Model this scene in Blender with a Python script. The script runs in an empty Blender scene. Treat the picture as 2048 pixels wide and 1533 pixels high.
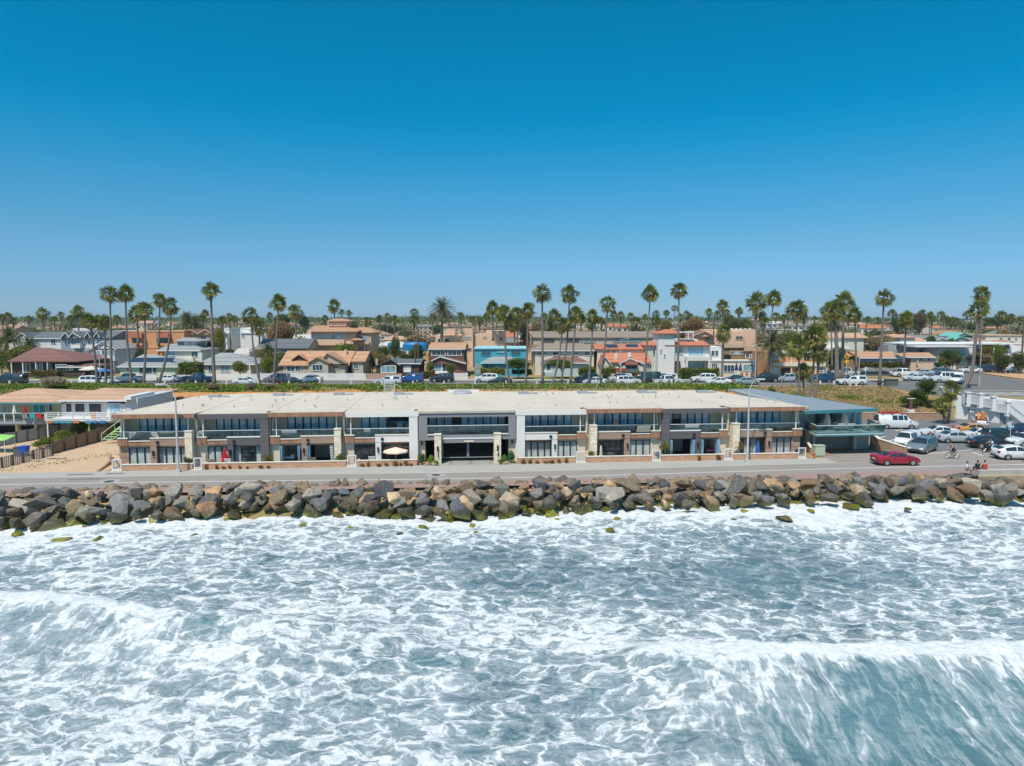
import bpy, bmesh, math, random
import numpy as np
from mathutils import Vector, Matrix
R = math.radians
scene = bpy.context.scene
COL = scene.collection
rnd = random.Random(7)
# ---------------------------------------------------------------- camera
CAMZ, F, CX, CY, HOR = 15.6, 1400.0, 1024.0, 766.5, 640.0
PITCH = math.atan((CY - HOR) / F)
cd = bpy.data.cameras.new('camera'); cam = bpy.data.objects.new('camera', cd); COL.objects.link(cam)
cam.location = (0, 0, CAMZ); cam.rotation_euler = (R(90) - PITCH, 0, 0)
cd.sensor_width = 36; cd.lens = 36 * F / 2048; cd.clip_end = 6000; cd.clip_start = .5
scene.camera = cam
# ---------------------------------------------------------------- sky and sun
SUN_EL, SUN_AZ = 60, 26          # azimuth: degrees towards camera-left from straight behind the camera
w = bpy.data.worlds.new('World'); scene.world = w; w.use_nodes = True
nt = w.node_tree; nt.nodes.clear()
sky = nt.nodes.new('ShaderNodeTexSky'); sky.sky_type = 'NISHITA'; sky.sun_disc = False
sky.sun_elevation = R(SUN_EL); sky.sun_rotation = R(180 + SUN_AZ); sky.altitude = 0
sky.air_density = 1.0; sky.dust_density = 0.25; sky.ozone_density = 3.0
hs = nt.nodes.new('ShaderNodeHueSaturation'); hs.inputs['Saturation'].default_value = 1.28; hs.inputs['Hue'].default_value = .486
gm = nt.nodes.new('ShaderNodeGamma'); gm.inputs['Gamma'].default_value = 1.0
bg = nt.nodes.new('ShaderNodeBackground'); bg.inputs['Strength'].default_value = 0.115
ow = nt.nodes.new('ShaderNodeOutputWorld')
nt.links.new(sky.outputs[0], gm.inputs[0]); nt.links.new(gm.outputs[0], hs.inputs['Color']); 
# tone of this clear sky by height above the horizon (pale at the horizon, deep cyan above, added warm brightness overhead)
tc = nt.nodes.new('ShaderNodeTexCoord'); sx_ = nt.nodes.new('ShaderNodeSeparateXYZ'); nt.links.new(tc.outputs['Generated'], sx_.inputs[0])
rp = nt.nodes.new('ShaderNodeValToRGB'); nt.links.new(sx_.outputs[2], rp.inputs[0]); SKYT = []
def _lin(c): return [((x / 255 + .055) / 1.055) ** 2.4 if x > 10 else x / 3294.6 for x in c]
for y_, have, want in ((632, (232, 224, 193), (152, 190, 213)), (600, (227, 236, 212), (143, 188, 216)), (500, (166, 214, 232), (112, 179, 219)), (400, (125, 184, 220), (72, 164, 214)), (300, (101, 162, 206), (26, 150, 206)), (245, (93, 154, 200), (4, 143, 199)), (150, (81, 142, 189), (2, 134, 189)), (0, (69, 128, 175), (2, 122, 172))):
    z_ = math.sin(math.atan((HOR - y_) / 1400.0)); h_, w_ = _lin(have), _lin(want); SKYT.append((z_, [b_ / a_ for a_, b_ in zip(h_, w_)]))
SKYT.append((.62, [2.1, 1.7, 1.35])); rp.color_ramp.elements[0].position = SKYT[0][0]; rp.color_ramp.elements[0].color = (*SKYT[0][1], 1)  # sky above the view brightened and warmed to fill shaded recesses
rp.color_ramp.elements[1].position = SKYT[-1][0]; rp.color_ramp.elements[1].color = (*SKYT[-1][1], 1)
for z_, c_ in SKYT[1:-1]: e_ = rp.color_ramp.elements.new(z_); e_.color = (*c_, 1)
ml = nt.nodes.new('ShaderNodeVectorMath'); ml.operation = 'MULTIPLY'; nt.links.new(hs.outputs[0], ml.inputs[0]); nt.links.new(rp.outputs[0], ml.inputs[1])
nt.links.new(ml.outputs[0], bg.inputs[0]); nt.links.new(bg.outputs[0], ow.inputs[0])
sl = bpy.data.lights.new('sun', 'SUN'); sl.energy = 4.4; sl.angle = R(.53); sl.color = (1, .94, .85)
so = bpy.data.objects.new('sun', sl); COL.objects.link(so)
sd = Vector((-math.sin(R(SUN_AZ)) * math.cos(R(SUN_EL)), -math.cos(R(SUN_AZ)) * math.cos(R(SUN_EL)), math.sin(R(SUN_EL))))
so.rotation_euler = sd.to_track_quat('Z', 'Y').to_euler()
scene.view_settings.view_transform = 'Standard'; scene.view_settings.look = 'None'
scene.view_settings.exposure = 0.0; scene.view_settings.gamma = 1
scene.cycles.max_bounces = 6; scene.cycles.transparent_max_bounces = 12; scene.cycles.use_denoising = True
# ---------------------------------------------------------------- picture <-> place
cP, sP = math.cos(PITCH), math.sin(PITCH)
def ray(px, py):
    x = (px - CX) / F; u = -(py - CY) / F
    return x, cP + u * sP, -sP + u * cP
def PY(px, py, Y):
    x, y, z = ray(px, py); t = Y / y
    return x * t, CAMZ + z * t
def G(px, py, z=0.0):
    x, y, zz = ray(px, py); t = (z - CAMZ) / zz
    return Vector((x * t, y * t, z))
def PROJ(X, Y, Z):
    f = Y * cP - (Z - CAMZ) * sP; u = Y * sP + (Z - CAMZ) * cP
    return CX + F * X / f, CY - F * u / f
# ---------------------------------------------------------------- materials
MATS = {}
def _nodes(name):
    m = bpy.data.materials.new(name); m.use_nodes = True; n = m.node_tree; n.nodes.clear()
    o = n.nodes.new('ShaderNodeOutputMaterial'); b = n.nodes.new('ShaderNodeBsdfPrincipled'); n.links.new(b.outputs[0], o.inputs[0])
    return m, n, b, o
def N(n, t, **k):
    x = n.nodes.new(t)
    for a, v in k.items():
        if a in x.inputs: x.inputs[a].default_value = v
        else: setattr(x, a, v)
    return x
def mixc(n, fac, a, b, mode='MIX'):
    x = n.nodes.new('ShaderNodeMix'); x.data_type = 'RGBA'; x.blend_type = mode
    for i, v in ((0, fac), (6, a), (7, b)):
        if hasattr(v, 'is_output') or isinstance(v, bpy.types.NodeSocket): n.links.new(v, x.inputs[i])
        else: x.inputs[i].default_value = (*v, 1) if isinstance(v, tuple) and len(v) == 3 else v
    return x.outputs[2]
def mth(n, op, a, b=None, c=None, clamp=False):
    x = n.nodes.new('ShaderNodeMath'); x.operation = op; x.use_clamp = clamp
    for i, v in enumerate((a, b, c)):
        if v is None: continue
        if isinstance(v, bpy.types.NodeSocket): n.links.new(v, x.inputs[i])
        else: x.inputs[i].default_value = v
    return x.outputs[0]
def mapr(n, v, a, b, c=0., d=1., smooth=False):
    x = n.nodes.new('ShaderNodeMapRange'); x.interpolation_type = 'SMOOTHSTEP' if smooth else 'LINEAR'
    n.links.new(v, x.inputs[0])
    for i, q in ((1, a), (2, b), (3, c), (4, d)):
        if isinstance(q, bpy.types.NodeSocket): n.links.new(q, x.inputs[i])
        else: x.inputs[i].default_value = q
    return x.outputs[0]
def coord(n, kind='Object', scale=(1, 1, 1), rot=(0, 0, 0), loc=(0, 0, 0)):
    t = n.nodes.new('ShaderNodeTexCoord'); mp = n.nodes.new('ShaderNodeMapping')
    mp.inputs['Scale'].default_value = scale; mp.inputs['Rotation'].default_value = rot; mp.inputs['Location'].default_value = loc
    n.links.new(t.outputs[kind], mp.inputs[0]); return mp.outputs[0]
def noise(n, vec, sc, det=4, rough=.55, dist=0):
    x = N(n, 'ShaderNodeTexNoise', Scale=sc, Detail=det, Roughness=rough, Distortion=dist)
    if vec is not None: n.links.new(vec, x.inputs['Vector'])
    return x.outputs['Fac']
def sc3(c, k): return tuple(min(1, max(0, x * k)) for x in c)
def mat(name, col, rough=.8, var=.16, scale=1.2, pat=None, pscale=1., metal=0, spec=.4, bump=0., obcol=False, stain=0., coat=0.):
    """plain surface with two scales of uneven colour; pat: brick | plank | tile | stone | siding"""
    key = name
    if key in MATS: return MATS[key]
    m, n, b, o = _nodes(name)
    v = coord(n)
    f1 = noise(n, v, scale, 5, .6); f2 = noise(n, v, scale * 9, 3, .6)
    f = mth(n, 'MULTIPLY_ADD', f2, .5, mth(n, 'MULTIPLY', f1, .6))
    k = mapr(n, f, .3, .8, 1 - var, 1 + var)
    if obcol:
        oi = n.nodes.new('ShaderNodeObjectInfo'); base = oi.outputs['Color']
    else:
        r = n.nodes.new('ShaderNodeRGB'); r.outputs[0].default_value = (*col, 1); base = r.outputs[0]
    hgt = f2
    if pat == 'brick' or pat == 'stone':
        br = N(n, 'ShaderNodeTexBrick', Scale=pscale); br.inputs['Mortar Size'].default_value = .02 if pat == 'brick' else .03
        br.inputs['Color1'].default_value = (.8, .8, .8, 1); br.inputs['Color2'].default_value = (1.15, 1.15, 1.15, 1); br.inputs['Mortar'].default_value = (.75, .75, .75, 1)
        br.inputs['Brick Width'].default_value = .5 if pat == 'brick' else .7; br.inputs['Row Height'].default_value = .18 if pat == 'brick' else .35
        t = n.nodes.new('ShaderNodeTexCoord'); sp = n.nodes.new('ShaderNodeSeparateXYZ'); n.links.new(t.outputs['Object'], sp.inputs[0])
        cb = n.nodes.new('ShaderNodeCombineXYZ'); n.links.new(mth(n, 'ADD', sp.outputs[0], sp.outputs[1]), cb.inputs[0]); n.links.new(sp.outputs[2], cb.inputs[1])
        n.links.new(cb.outputs[0], br.inputs['Vector'])
        base = mixc(n, 1., base, br.outputs['Color'], 'MULTIPLY'); hgt = br.outputs['Fac']
    elif pat in ('siding', 'plank', 'tile', 'seam'):
        ax = {'siding': 2, 'plank': 0, 'tile': 0, 'seam': 0}[pat]
        t = n.nodes.new('ShaderNodeTexCoord'); sp = n.nodes.new('ShaderNodeSeparateXYZ'); n.links.new(t.outputs['Object'], sp.inputs[0])
        src = sp.outputs[ax] if pat != 'tile' else sp.outputs[1]
        fr = mth(n, 'FRACT', mth(n, 'MULTIPLY', src, pscale))
        ln = mapr(n, mth(n, 'ABSOLUTE', mth(n, 'SUBTRACT', fr, .5)), .36, .5, 1., .72)
        cell = N(n, 'ShaderNodeTexWhiteNoise', noise_dimensions='1D'); n.links.new(mth(n, 'FLOOR', mth(n, 'MULTIPLY', src, pscale)), cell.inputs['W'])
        k2 = mapr(n, cell.outputs['Value'], 0, 1, .86, 1.14)
        base = mixc(n, 1., base, mth(n, 'MULTIPLY', ln, k2), 'MULTIPLY'); hgt = ln
        if pat == 'tile':
            fr2 = mth(n, 'FRACT', mth(n, 'MULTIPLY', sp.outputs[0], pscale * 1.3))
            l2 = mapr(n, mth(n, 'ABSOLUTE', mth(n, 'SUBTRACT', fr2, .5)), .3, .5, 1., .8)
            vo = N(n, 'ShaderNodeTexVoronoi', Scale=3.0); n.links.new(t.outputs['Object'], vo.inputs['Vector'])
            base = mixc(n, 1., base, l2, 'MULTIPLY')
            hv = mapr(n, vo.outputs['Distance'], 0, .8, .88, 1.12); base = mixc(n, 1., base, hv, 'MULTIPLY')
    c = mixc(n, 1., base, k, 'MULTIPLY')
    if stain:
        st = noise(n, coord(n, scale=(.5, .5, .25)), 1.3, 6, .65, 1.2); c = mixc(n, mapr(n, st, .58, .72, 0, stain), c, sc3(col, .38))
    n.links.new(c, b.inputs['Base Color'])
    b.inputs['Roughness'].default_value = rough; b.inputs['Metallic'].default_value = metal; b.inputs['Specular IOR Level'].default_value = spec
    if coat: b.inputs['Coat Weight'].default_value = coat; b.inputs['Coat Roughness'].default_value = .05
    if bump:
        bp = N(n, 'ShaderNodeBump', Strength=bump, Distance=.05); n.links.new(hgt, bp.inputs['Height']); n.links.new(bp.outputs[0], b.inputs['Normal'])
    MATS[key] = m; return m
def leafmat(name, col, col2, obcol=False, scale=.8, trans=.35):
    if name in MATS: return MATS[name]
    m, n, b, o = _nodes(name)
    f = noise(n, coord(n), scale, 3, .6); g = n.nodes.new('ShaderNodeNewGeometry')
    wn = N(n, 'ShaderNodeTexWhiteNoise', noise_dimensions='1D'); n.links.new(g.outputs['Random Per Island'], wn.inputs['W'])
    if obcol:
        oi = n.nodes.new('ShaderNodeObjectInfo'); a = mixc(n, 1., oi.outputs['Color'], (1.3, 1.25, 1.15), 'MULTIPLY'); c = mixc(n, mapr(n, f, .38, .62), a, mixc(n, 1., a, (1.45, 1.35, .8), 'MULTIPLY'))
    else: c = mixc(n, mapr(n, f, .4, .6), col, col2)
    c = mixc(n, 1., c, mapr(n, wn.outputs['Value'], 0, 1, .6, 1.4), 'MULTIPLY')
    n.links.new(c, b.inputs['Base Color']); b.inputs['Roughness'].default_value = .6; b.inputs['Specular IOR Level'].default_value = .25
    tr = n.nodes.new('ShaderNodeBsdfTranslucent'); n.links.new(c, tr.inputs[0]); mx = n.nodes.new('ShaderNodeMixShader'); mx.inputs[0].default_value = trans
    n.links.new(b.outputs[0], mx.inputs[1]); n.links.new(tr.outputs[0], mx.inputs[2]); n.links.new(mx.outputs[0], o.inputs[0])
    MATS[name] = m; return m
def glassmat(name, col, rough=.08, curtain=None, cz=1.0):
    """window pane seen from outside: dark room, curtain or painted-in reflection under a glossy surface"""
    if name in MATS: return MATS[name]
    m, n, b, o = _nodes(name)
    c = None
    f = noise(n, coord(n, scale=(1, 1, .4)), 1.7, 4, .6)
    c = mixc(n, mapr(n, f, .35, .7), col, sc3(col, 2.0))
    if curtain:
        st = noise(n, coord(n, scale=(7, 7, .3)), 1.5, 2, .5)
        t = n.nodes.new('ShaderNodeTexCoord'); sp = n.nodes.new('ShaderNodeSeparateXYZ'); n.links.new(t.outputs['Object'], sp.inputs[0])
        cc = mixc(n, mapr(n, st, .35, .65), sc3(curtain, .62), curtain)
        lo = mth(n, 'ADD', sp.outputs[2], mth(n, 'MULTIPLY', noise(n, coord(n, scale=(2, 2, .1)), 2.2, 1), .5))
        c = mixc(n, mapr(n, lo, cz, cz + .25, 1, .35), c, cc)
    n.links.new(c, b.inputs['Base Color']); b.inputs['Roughness'].default_value = rough; b.inputs['Specular IOR Level'].default_value = .9
    MATS[name] = m; return m
# ---------------------------------------------------------------- mesh building
class MB:
    def __init__(s): s.v = []; s.f = []
    def add(s, vs, fs):
        n = len(s.v); s.v += [tuple(p) for p in vs]; s.f += [tuple(i + n for i in f) for f in fs]; return s
    def box(s, x0, x1, y0, y1, z0, z1):
        return s.add([(x0, y0, z0), (x1, y0, z0), (x1, y1, z0), (x0, y1, z0), (x0, y0, z1), (x1, y0, z1), (x1, y1, z1), (x0, y1, z1)],
                     [(0, 3, 2, 1), (4, 5, 6, 7), (0, 1, 5, 4), (1, 2, 6, 5), (2, 3, 7, 6), (3, 0, 4, 7)])
    def prism(s, poly, ax, a, b):
        """extrude a 2-D outline along an axis ('x': (y,z) outline, 'y': (x,z), 'z': (x,y))"""
        k = len(poly)
        P = (lambda p, t: (t, p[0], p[1])) if ax == 'x' else ((lambda p, t: (p[0], t, p[1])) if ax == 'y' else (lambda p, t: (p[0], p[1], t)))
        return s.add([P(p, a) for p in poly] + [P(p, b) for p in poly],
                     [tuple(range(k)), tuple(range(2 * k - 1, k - 1, -1))] + [(i, i + k, (i + 1) % k + k, (i + 1) % k) for i in range(k)])
    def tube(s, pts, rad, n=8, cap=True):
        pts = [Vector(p) for p in pts]
        if not hasattr(rad, '__len__'): rad = [rad] * len(pts)
        base = len(s.v)
        for i, p in enumerate(pts):
            d = (pts[min(i + 1, len(pts) - 1)] - pts[max(i - 1, 0)]).normalized()
            a = d.orthogonal() if abs(d.z) > .95 or abs(d.z) < .2 else d.cross(Vector((0, 0, 1)))
            if abs(d.z) > .6: a = Vector((1, 0, 0)) - d * d.x
            else: a = Vector((0, 0, 1)) - d * d.z
            a.normalize(); b = d.cross(a)
            for j in range(n):
                t = 2 * math.pi * j / n; s.v.append(tuple(p + (a * math.cos(t) + b * math.sin(t)) * rad[i]))
        for i in range(len(pts) - 1):
            for j in range(n):
                s.f.append((base + i * n + j, base + i * n + (j + 1) % n, base + (i + 1) * n + (j + 1) % n, base + (i + 1) * n + j))
        if cap:
            s.f.append(tuple(base + j for j in range(n - 1, -1, -1))); s.f.append(tuple(base + (len(pts) - 1) * n + j for j in range(n)))
        return s
    def lathe(s, prof, n=16, c=(0, 0, 0)):
        base = len(s.v)
        for r, z in prof:
            for j in range(n):
                t = 2 * math.pi * j / n; s.v.append((c[0] + r * math.cos(t), c[1] + r * math.sin(t), c[2] + z))
        for i in range(len(prof) - 1):
            for j in range(n): s.f.append((base + i * n + j, base + i * n + (j + 1) % n, base + (i + 1) * n + (j + 1) % n, base + (i + 1) * n + j))
        s.f.append(tuple(base + j for j in range(n - 1, -1, -1))); s.f.append(tuple(base + (len(prof) - 1) * n + j for j in range(n)))
        return s
    def xf(s, M, start=0):
        s.v = s.v[:start] + [tuple(M @ Vector(p)) for p in s.v[start:]]; return s
    def obj(s, name, m, parent=None, smooth=False, loc=None):
        me = bpy.data.meshes.new(name); me.from_pydata(s.v, [], s.f)
        me.validate(); me.update()
        if smooth: me.polygons.foreach_set('use_smooth', [True] * len(me.polygons))
        bm = bmesh.new(); bm.from_mesh(me); bmesh.ops.recalc_face_normals(bm, faces=bm.faces); bm.to_mesh(me); bm.free()
        me.materials.append(m)
        o = bpy.data.objects.new(name, me); COL.objects.link(o); o.parent = parent
        if loc: o.location = loc
        return o
def npmesh(name, V, FQ, m, parent=None, smooth=False):
    """V (n,3), FQ (k,4 or 3) arrays"""
    me = bpy.data.meshes.new(name); k = FQ.shape[1]
    me.vertices.add(len(V)); me.vertices.foreach_set('co', np.asarray(V, dtype=np.float32).ravel())
    me.loops.add(len(FQ) * k); me.loops.foreach_set('vertex_index', FQ.ravel().astype(np.int32))
    me.polygons.add(len(FQ)); me.polygons.foreach_set('loop_start', np.arange(0, len(FQ) * k, k, dtype=np.int32))
    if smooth: me.polygons.foreach_set('use_smooth', np.ones(len(FQ), dtype=bool))
    me.update(calc_edges=True); me.materials.append(m)
    o = bpy.data.objects.new(name, me); COL.objects.link(o); o.parent = parent; return o
def thing(name, label, cat, loc=(0, 0, 0), rz=0, group=None):
    o = bpy.data.objects.new(name, None); COL.objects.link(o); o.empty_display_size = .3
    o.location = loc; o.rotation_euler = (0, 0, rz); tag(o, label, cat, group); return o
def tag(o, label=None, cat=None, group=None, kind=None):
    if label: o['label'] = label
    if cat: o['category'] = cat
    if group: o['group'] = group
    if kind: o['kind'] = kind
    return o
def kids(o): return list(CH.get(o.name, []))
def dup(root, loc=None, rz=None, label=None, scale=None):
    """copy a thing with its parts and their sub-parts"""
    r = root.copy(); COL.objects.link(r)
    if loc is not None: r.location = loc
    if rz is not None: r.rotation_euler = (0, 0, rz)
    if scale is not None: r.scale = scale if hasattr(scale, '__len__') else (scale,) * 3
    if label: r['label'] = label
    for ch in root.children:
        c = ch.copy(); COL.objects.link(c); c.parent = r
        for g in ch.children:
            d = g.copy(); COL.objects.link(d); d.parent = c
    return r
# labels that need their place among look-alikes
PEND = []
def lab(o, text, px): PEND.append((o, text, px)); o['label'] = text
ORD = ['leftmost', 'second from left', 'third from left', 'fourth from left', 'fifth from left', 'sixth from left', 'seventh from left', 'eighth from left', 'ninth from left', 'tenth from left', 'eleventh from left', 'twelfth from left']
def finish_labels():
    d = {}
    for o, t, px in PEND: d.setdefault(t, []).append((px, o))
    for t, L in d.items():
        if len(L) == 1: continue
        L.sort(key=lambda a: a[0]); n = len(L)
        for i, (px, o) in enumerate(L):
            if n == 2: s = ('left one', 'right one')[i]
            elif n == 3: s = ('left one', 'middle one', 'right one')[i]
            elif i == n - 1: s = 'rightmost'
            else: s = ORD[i] if i < len(ORD) else 'rather far to the right'
            o['label'] = t + ', ' + s
UPPER = [(40, 'the brown hip roofed house'), (95, 'the white gabled house'), (150, 'the blue-grey townhouse'), (205, 'the small white gable house'), (262, 'the orange apartment block'), (330, 'the solar roof bungalow'), (385, 'the grey dormer cottage'), (450, 'the cream grey-roofed bungalow'), (520, 'the white modern blocks'), (590, 'the long slate roof'), (665, 'the peach mansion tower'), (735, 'the mansion side wing'), (800, 'the dark brown bungalow'), (870, 'the brown shingle house'), (930, 'the peach stucco block'), (1000, 'the teal house'), (1075, 'the long brown-roofed block'), (1140, 'the cream brown-roofed house'), (1210, 'the red tiled cottage'), (1290, 'the solar red roof'), (1345, 'the white villa tower'), (1405, 'the white villa balcony'), (1460, 'the tan townhouses'), (1530, 'the big date palm'), (1600, 'the orange apartments'), (1670, 'the cream hillside flats'), (1730, 'the yellow road signs'), (1790, 'the low tan-roofed building'), (1850, 'the peach motel office'), (1905, 'the white motel'), (1965, 'the green gabled roofs'), (2025, 'the motel east wing')]
def near(px): return min(UPPER, key=lambda a: abs(a[0] - px))[1]
# ================================================================ the setting
FA = R(5.1)                                   # the promenade and the row run at this angle
F0 = G(235, 943, 0)
ux, uy = math.cos(FA), math.sin(FA)
def FW(u, v, z=0): return Vector((F0.x + u * ux - v * uy, F0.y + u * uy + v * ux, z))     # row frame -> place
def UV(X, Y):
    dx, dy = X - F0.x, Y - F0.y
    return dx * ux + dy * uy, -dx * uy + dy * ux
def UP(px, v=1.5):
    """position along the row of picture column px, at setback v"""
    x, y, z = ray(px, 900); a = x / y         # X = a*Y
    return ((a * (F0.y + v * ux)) - F0.x + v * uy) / (ux - a * uy)
def sstep(a, b, x):
    t = np.clip((x - a) / (b - a), 0, 1); return t * t * (3 - 2 * t)
WATER_PY = ([-300, 0, 200, 350, 500, 700, 900, 1050, 1200, 1400, 1550, 1700, 1850, 2048, 2400], [1062, 1062, 1056, 1046, 1036, 1036, 1047, 1038, 1027, 1032, 1020, 1010, 1002, 1004, 1000])
def shore_z(px): return -1.75 + .65 * np.clip((np.asarray(px, dtype=float) - 900) / 1000, 0, 1)
def ground_z(X, Y):
    X = np.asarray(X, float); Y = np.asarray(Y, float)
    u, v = UV(X, Y)
    z = np.zeros_like(X)
    z = np.where(v < -9.3, -(-9.3 - v) * .5 - .12, z); z = np.maximum(z, -6)
    up = np.interp(Y, [104, 109, 112, 118, 126.5, 128, 200, 320, 520, 800, 1200, 1600, 2200, 4000], [0, 3.4, 4.45, 4.3, 3.5, 3.4, 3.4, 4.2, 6.2, 9.3, 13.2, 18.0, 14, 8])
    hill = np.interp(Y, [109, 109.1, 118, 126.5, 128, 200, 320, 520, 800, 1200, 1600, 2200, 4000], [0, 1.0, 2.3, 3.5, 3.4, 3.4, 4.2, 6.2, 9.3, 13.2, 16.5, 13, 8])
    plat = np.interp(Y, [110.4, 110.5, 128, 200, 320, 520, 800, 1200, 1600, 2200, 4000], [0, 3.4, 3.4, 3.4, 4.2, 6.2, 9.3, 13.2, 15.0, 12, 8])
    k = sstep(37, 46, X); up = up * (1 - k) + hill * k
    k2 = (X > 68.0); up = np.where(k2, plat, up); up = np.where(k2 & (Y < 110.45) & (Y > 108.8 - (X - 71.8) * .64 + .9) & (X > 72), 3.4, up)
    far = np.clip((Y - 700) / 900, 0, 1)
    up = up + far * (1.6 * np.sin(X / 260 + 1.0) + 1.0 * np.sin(X / 97 + 2.))
    return np.where(v > 4, np.maximum(z, up), z)
def grid_mesh(name, xs, ys, zf, m, smooth=True):
    X, Y = np.meshgrid(xs, ys); Z = zf(X, Y); nx, ny = len(xs), len(ys)
    V = np.stack([X.ravel(), Y.ravel(), Z.ravel()], 1)
    i = np.arange(nx * ny).reshape(ny, nx); FQ = np.stack([i[:-1, :-1].ravel(), i[:-1, 1:].ravel(), i[1:, 1:].ravel(), i[1:, :-1].ravel()], 1)
    return npmesh(name, V, FQ, m, smooth=smooth)
# ground material: dry soil with scrub, dirt by place
m, n, b, o_ = _nodes('soil')
v = coord(n); f = noise(n, v, .25, 6, .65); f2 = noise(n, v, 2.3, 4, .6)
c = mixc(n, mapr(n, f, .42, .58), (.38, .25, .13), (.24, .19, .075)); c = mixc(n, 1., c, mapr(n, f2, .3, .7, .75, 1.25), 'MULTIPLY')
n.links.new(c, b.inputs['Base Color']); b.inputs['Roughness'].default_value = .95
bp = N(n, 'ShaderNodeBump', Strength=.5, Distance=.15); n.links.new(f2, bp.inputs['Height']); n.links.new(bp.outputs[0], b.inputs['Normal'])
SOIL = m
xs = np.unique(np.concatenate([np.arange(-1900, -160, 60), np.arange(-160, -60, 5), np.arange(-60, 110, 1.5), [67.95, 68.05], np.arange(110, 200, 5), np.arange(200, 1900, 60)]))
ys = np.unique(np.concatenate([np.arange(50, 106, 1.), [104, 110.4, 110.5, 109, 109.1], np.arange(106, 132, 1.), np.arange(132, 200, 6), np.arange(200, 1700, 40), np.arange(1700, 4100, 200)]))
gr = grid_mesh('ground', xs, ys, ground_z, SOIL); tag(gr, kind='structure')
# asphalt and paving sheets
m, n, b, o_ = _nodes('asphalt')
v = coord(n); f = noise(n, v, .3, 5, .6); f2 = noise(n, v, 30, 3, .6); f3 = noise(n, coord(n, scale=(.06, 1.2, 1)), 1.5, 4, .7)
c = mixc(n, mapr(n, f, .3, .7), (.135, .125, .118), (.175, .165, .155)); c = mixc(n, 1., c, mapr(n, f2, .3, .7, .85, 1.15), 'MULTIPLY'); c = mixc(n, mapr(n, f3, .55, .75, 0, .35), c, (.10, .095, .09))
n.links.new(c, b.inputs['Base Color']); b.inputs['Roughness'].default_value = .85; ASPH = m
PROM = mat('promenade asphalt', (.285, .25, .225), .85, .12, .5, stain=.12)
WALKM = mat('sidewalk concrete', (.38, .365, .33), .85, .1, .6, stain=.15)
LOTM = mat('parking asphalt', (.165, .16, .165), .85, .14, .3, stain=.3)
PAINT = mat('white road paint', (.72, .7, .66), .7, .15, 3)
YPAINT = mat('yellow road paint', (.65, .42, .12), .7, .15, 3)
BRICKP = mat('red brick paving', (.33, .215, .18), .85, .2, 2)
def sheet(name, pts, m, z=None, th=None):
    mb = MB(); k = len(pts); mb.add([(p[0], p[1], (p[2] if len(p) > 2 else 0) if z is None else z) for p in pts], [tuple(range(k))])
    return tag(mb.obj(name, m), kind='structure')
def fsheet(name, u0, u1, v0, v1, z, m):
    return sheet(name, [FW(u0, v0, z), FW(u1, v0, z), FW(u1, v1, z), FW(u0, v1, z)], m)
def strip(name, L, m, z):
    """thin painted lines, one mesh per kind of marking; L = list of (u0,u1,v0,v1)"""
    mb = MB()
    for (u0, u1, v0, v1) in L: mb.add([tuple(FW(u0, v0, z)), tuple(FW(u1, v0, z)), tuple(FW(u1, v1, z)), tuple(FW(u0, v1, z))], [(0, 1, 2, 3)])
    return tag(mb.obj(name, m), kind='structure')
def vo(u): return -1.45 * math.exp(-((u - 40) / 27.0) ** 2) - .25
def csheet(name, u0, u1, va, vb, z, m, ka=1., kb=1., n_=40):
    us = [u0 + (u1 - u0) * i / n_ for i in range(n_ + 1)]; mb = MB(); V = [tuple(FW(u, va + ka * vo(u), z)) for u in us] + [tuple(FW(u, vb + kb * vo(u), z)) for u in us]
    mb.add(V, [(i, i + 1, i + n_ + 2, i + n_ + 1) for i in range(n_)]); return tag(mb.obj(name, m), kind='structure')
csheet('brick_walkway', -60, 92, -9.9, -7.3, .010, BRICKP, 0, .35)
csheet('promenade_verge', -60, 130, -7.3, -4.9, .012, PROM, .35, 1)
csheet('promenade_road', -60, 130, -5.05, -2.15, .016, PROM)
csheet('sidewalk', -60, 76.5, -2.15, -.02, .02, WALKM, 1, 0)
fsheet('parking_lane', 76.5, 130, -2.15, 2.5, .018, PROM)
csheet('road_line', -60, 130, -5.05, -4.88, .024, PAINT); csheet('road_line', -60, 130, -2.2, -2.1, .026, PAINT)
dv = MB(); q = [FW(UP(838, 0) + .2, -.05), FW(UP(1030, 0), -.05), FW(UP(1000, 2), 3), FW(UP(1000, 5), 8), FW(UP(880, 5), 8), FW(UP(880, 2), 3)]
sheet('driveway', [(p.x, p.y, .026) for p in q], mat('driveway concrete', (.36, .35, .335), .85, .12, .7, pat='seam', pscale=.45))
# dirt lot on the left
sheet('dirt_lot', [(-75, 66.0, .010), tuple(FW(-1.2, -.05, .010)), tuple(FW(-1.2, 22, .010)), (-75, 92, .010)], mat('sandy dirt', (.53, .37, .24), .95, .18, .5, bump=.3, stain=.25))
# lower car park (right)
LOT = sheet('parking_lot', [tuple(FW(76.5, 2.4, .014)), tuple(FW(130, 2.4, .014)), (110, 110.3, .014), (68.1, 110.3, .014), (68.1, 108.9, .014), (46, 109, .014), (48.5, 88, .014)], LOTM)
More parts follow.
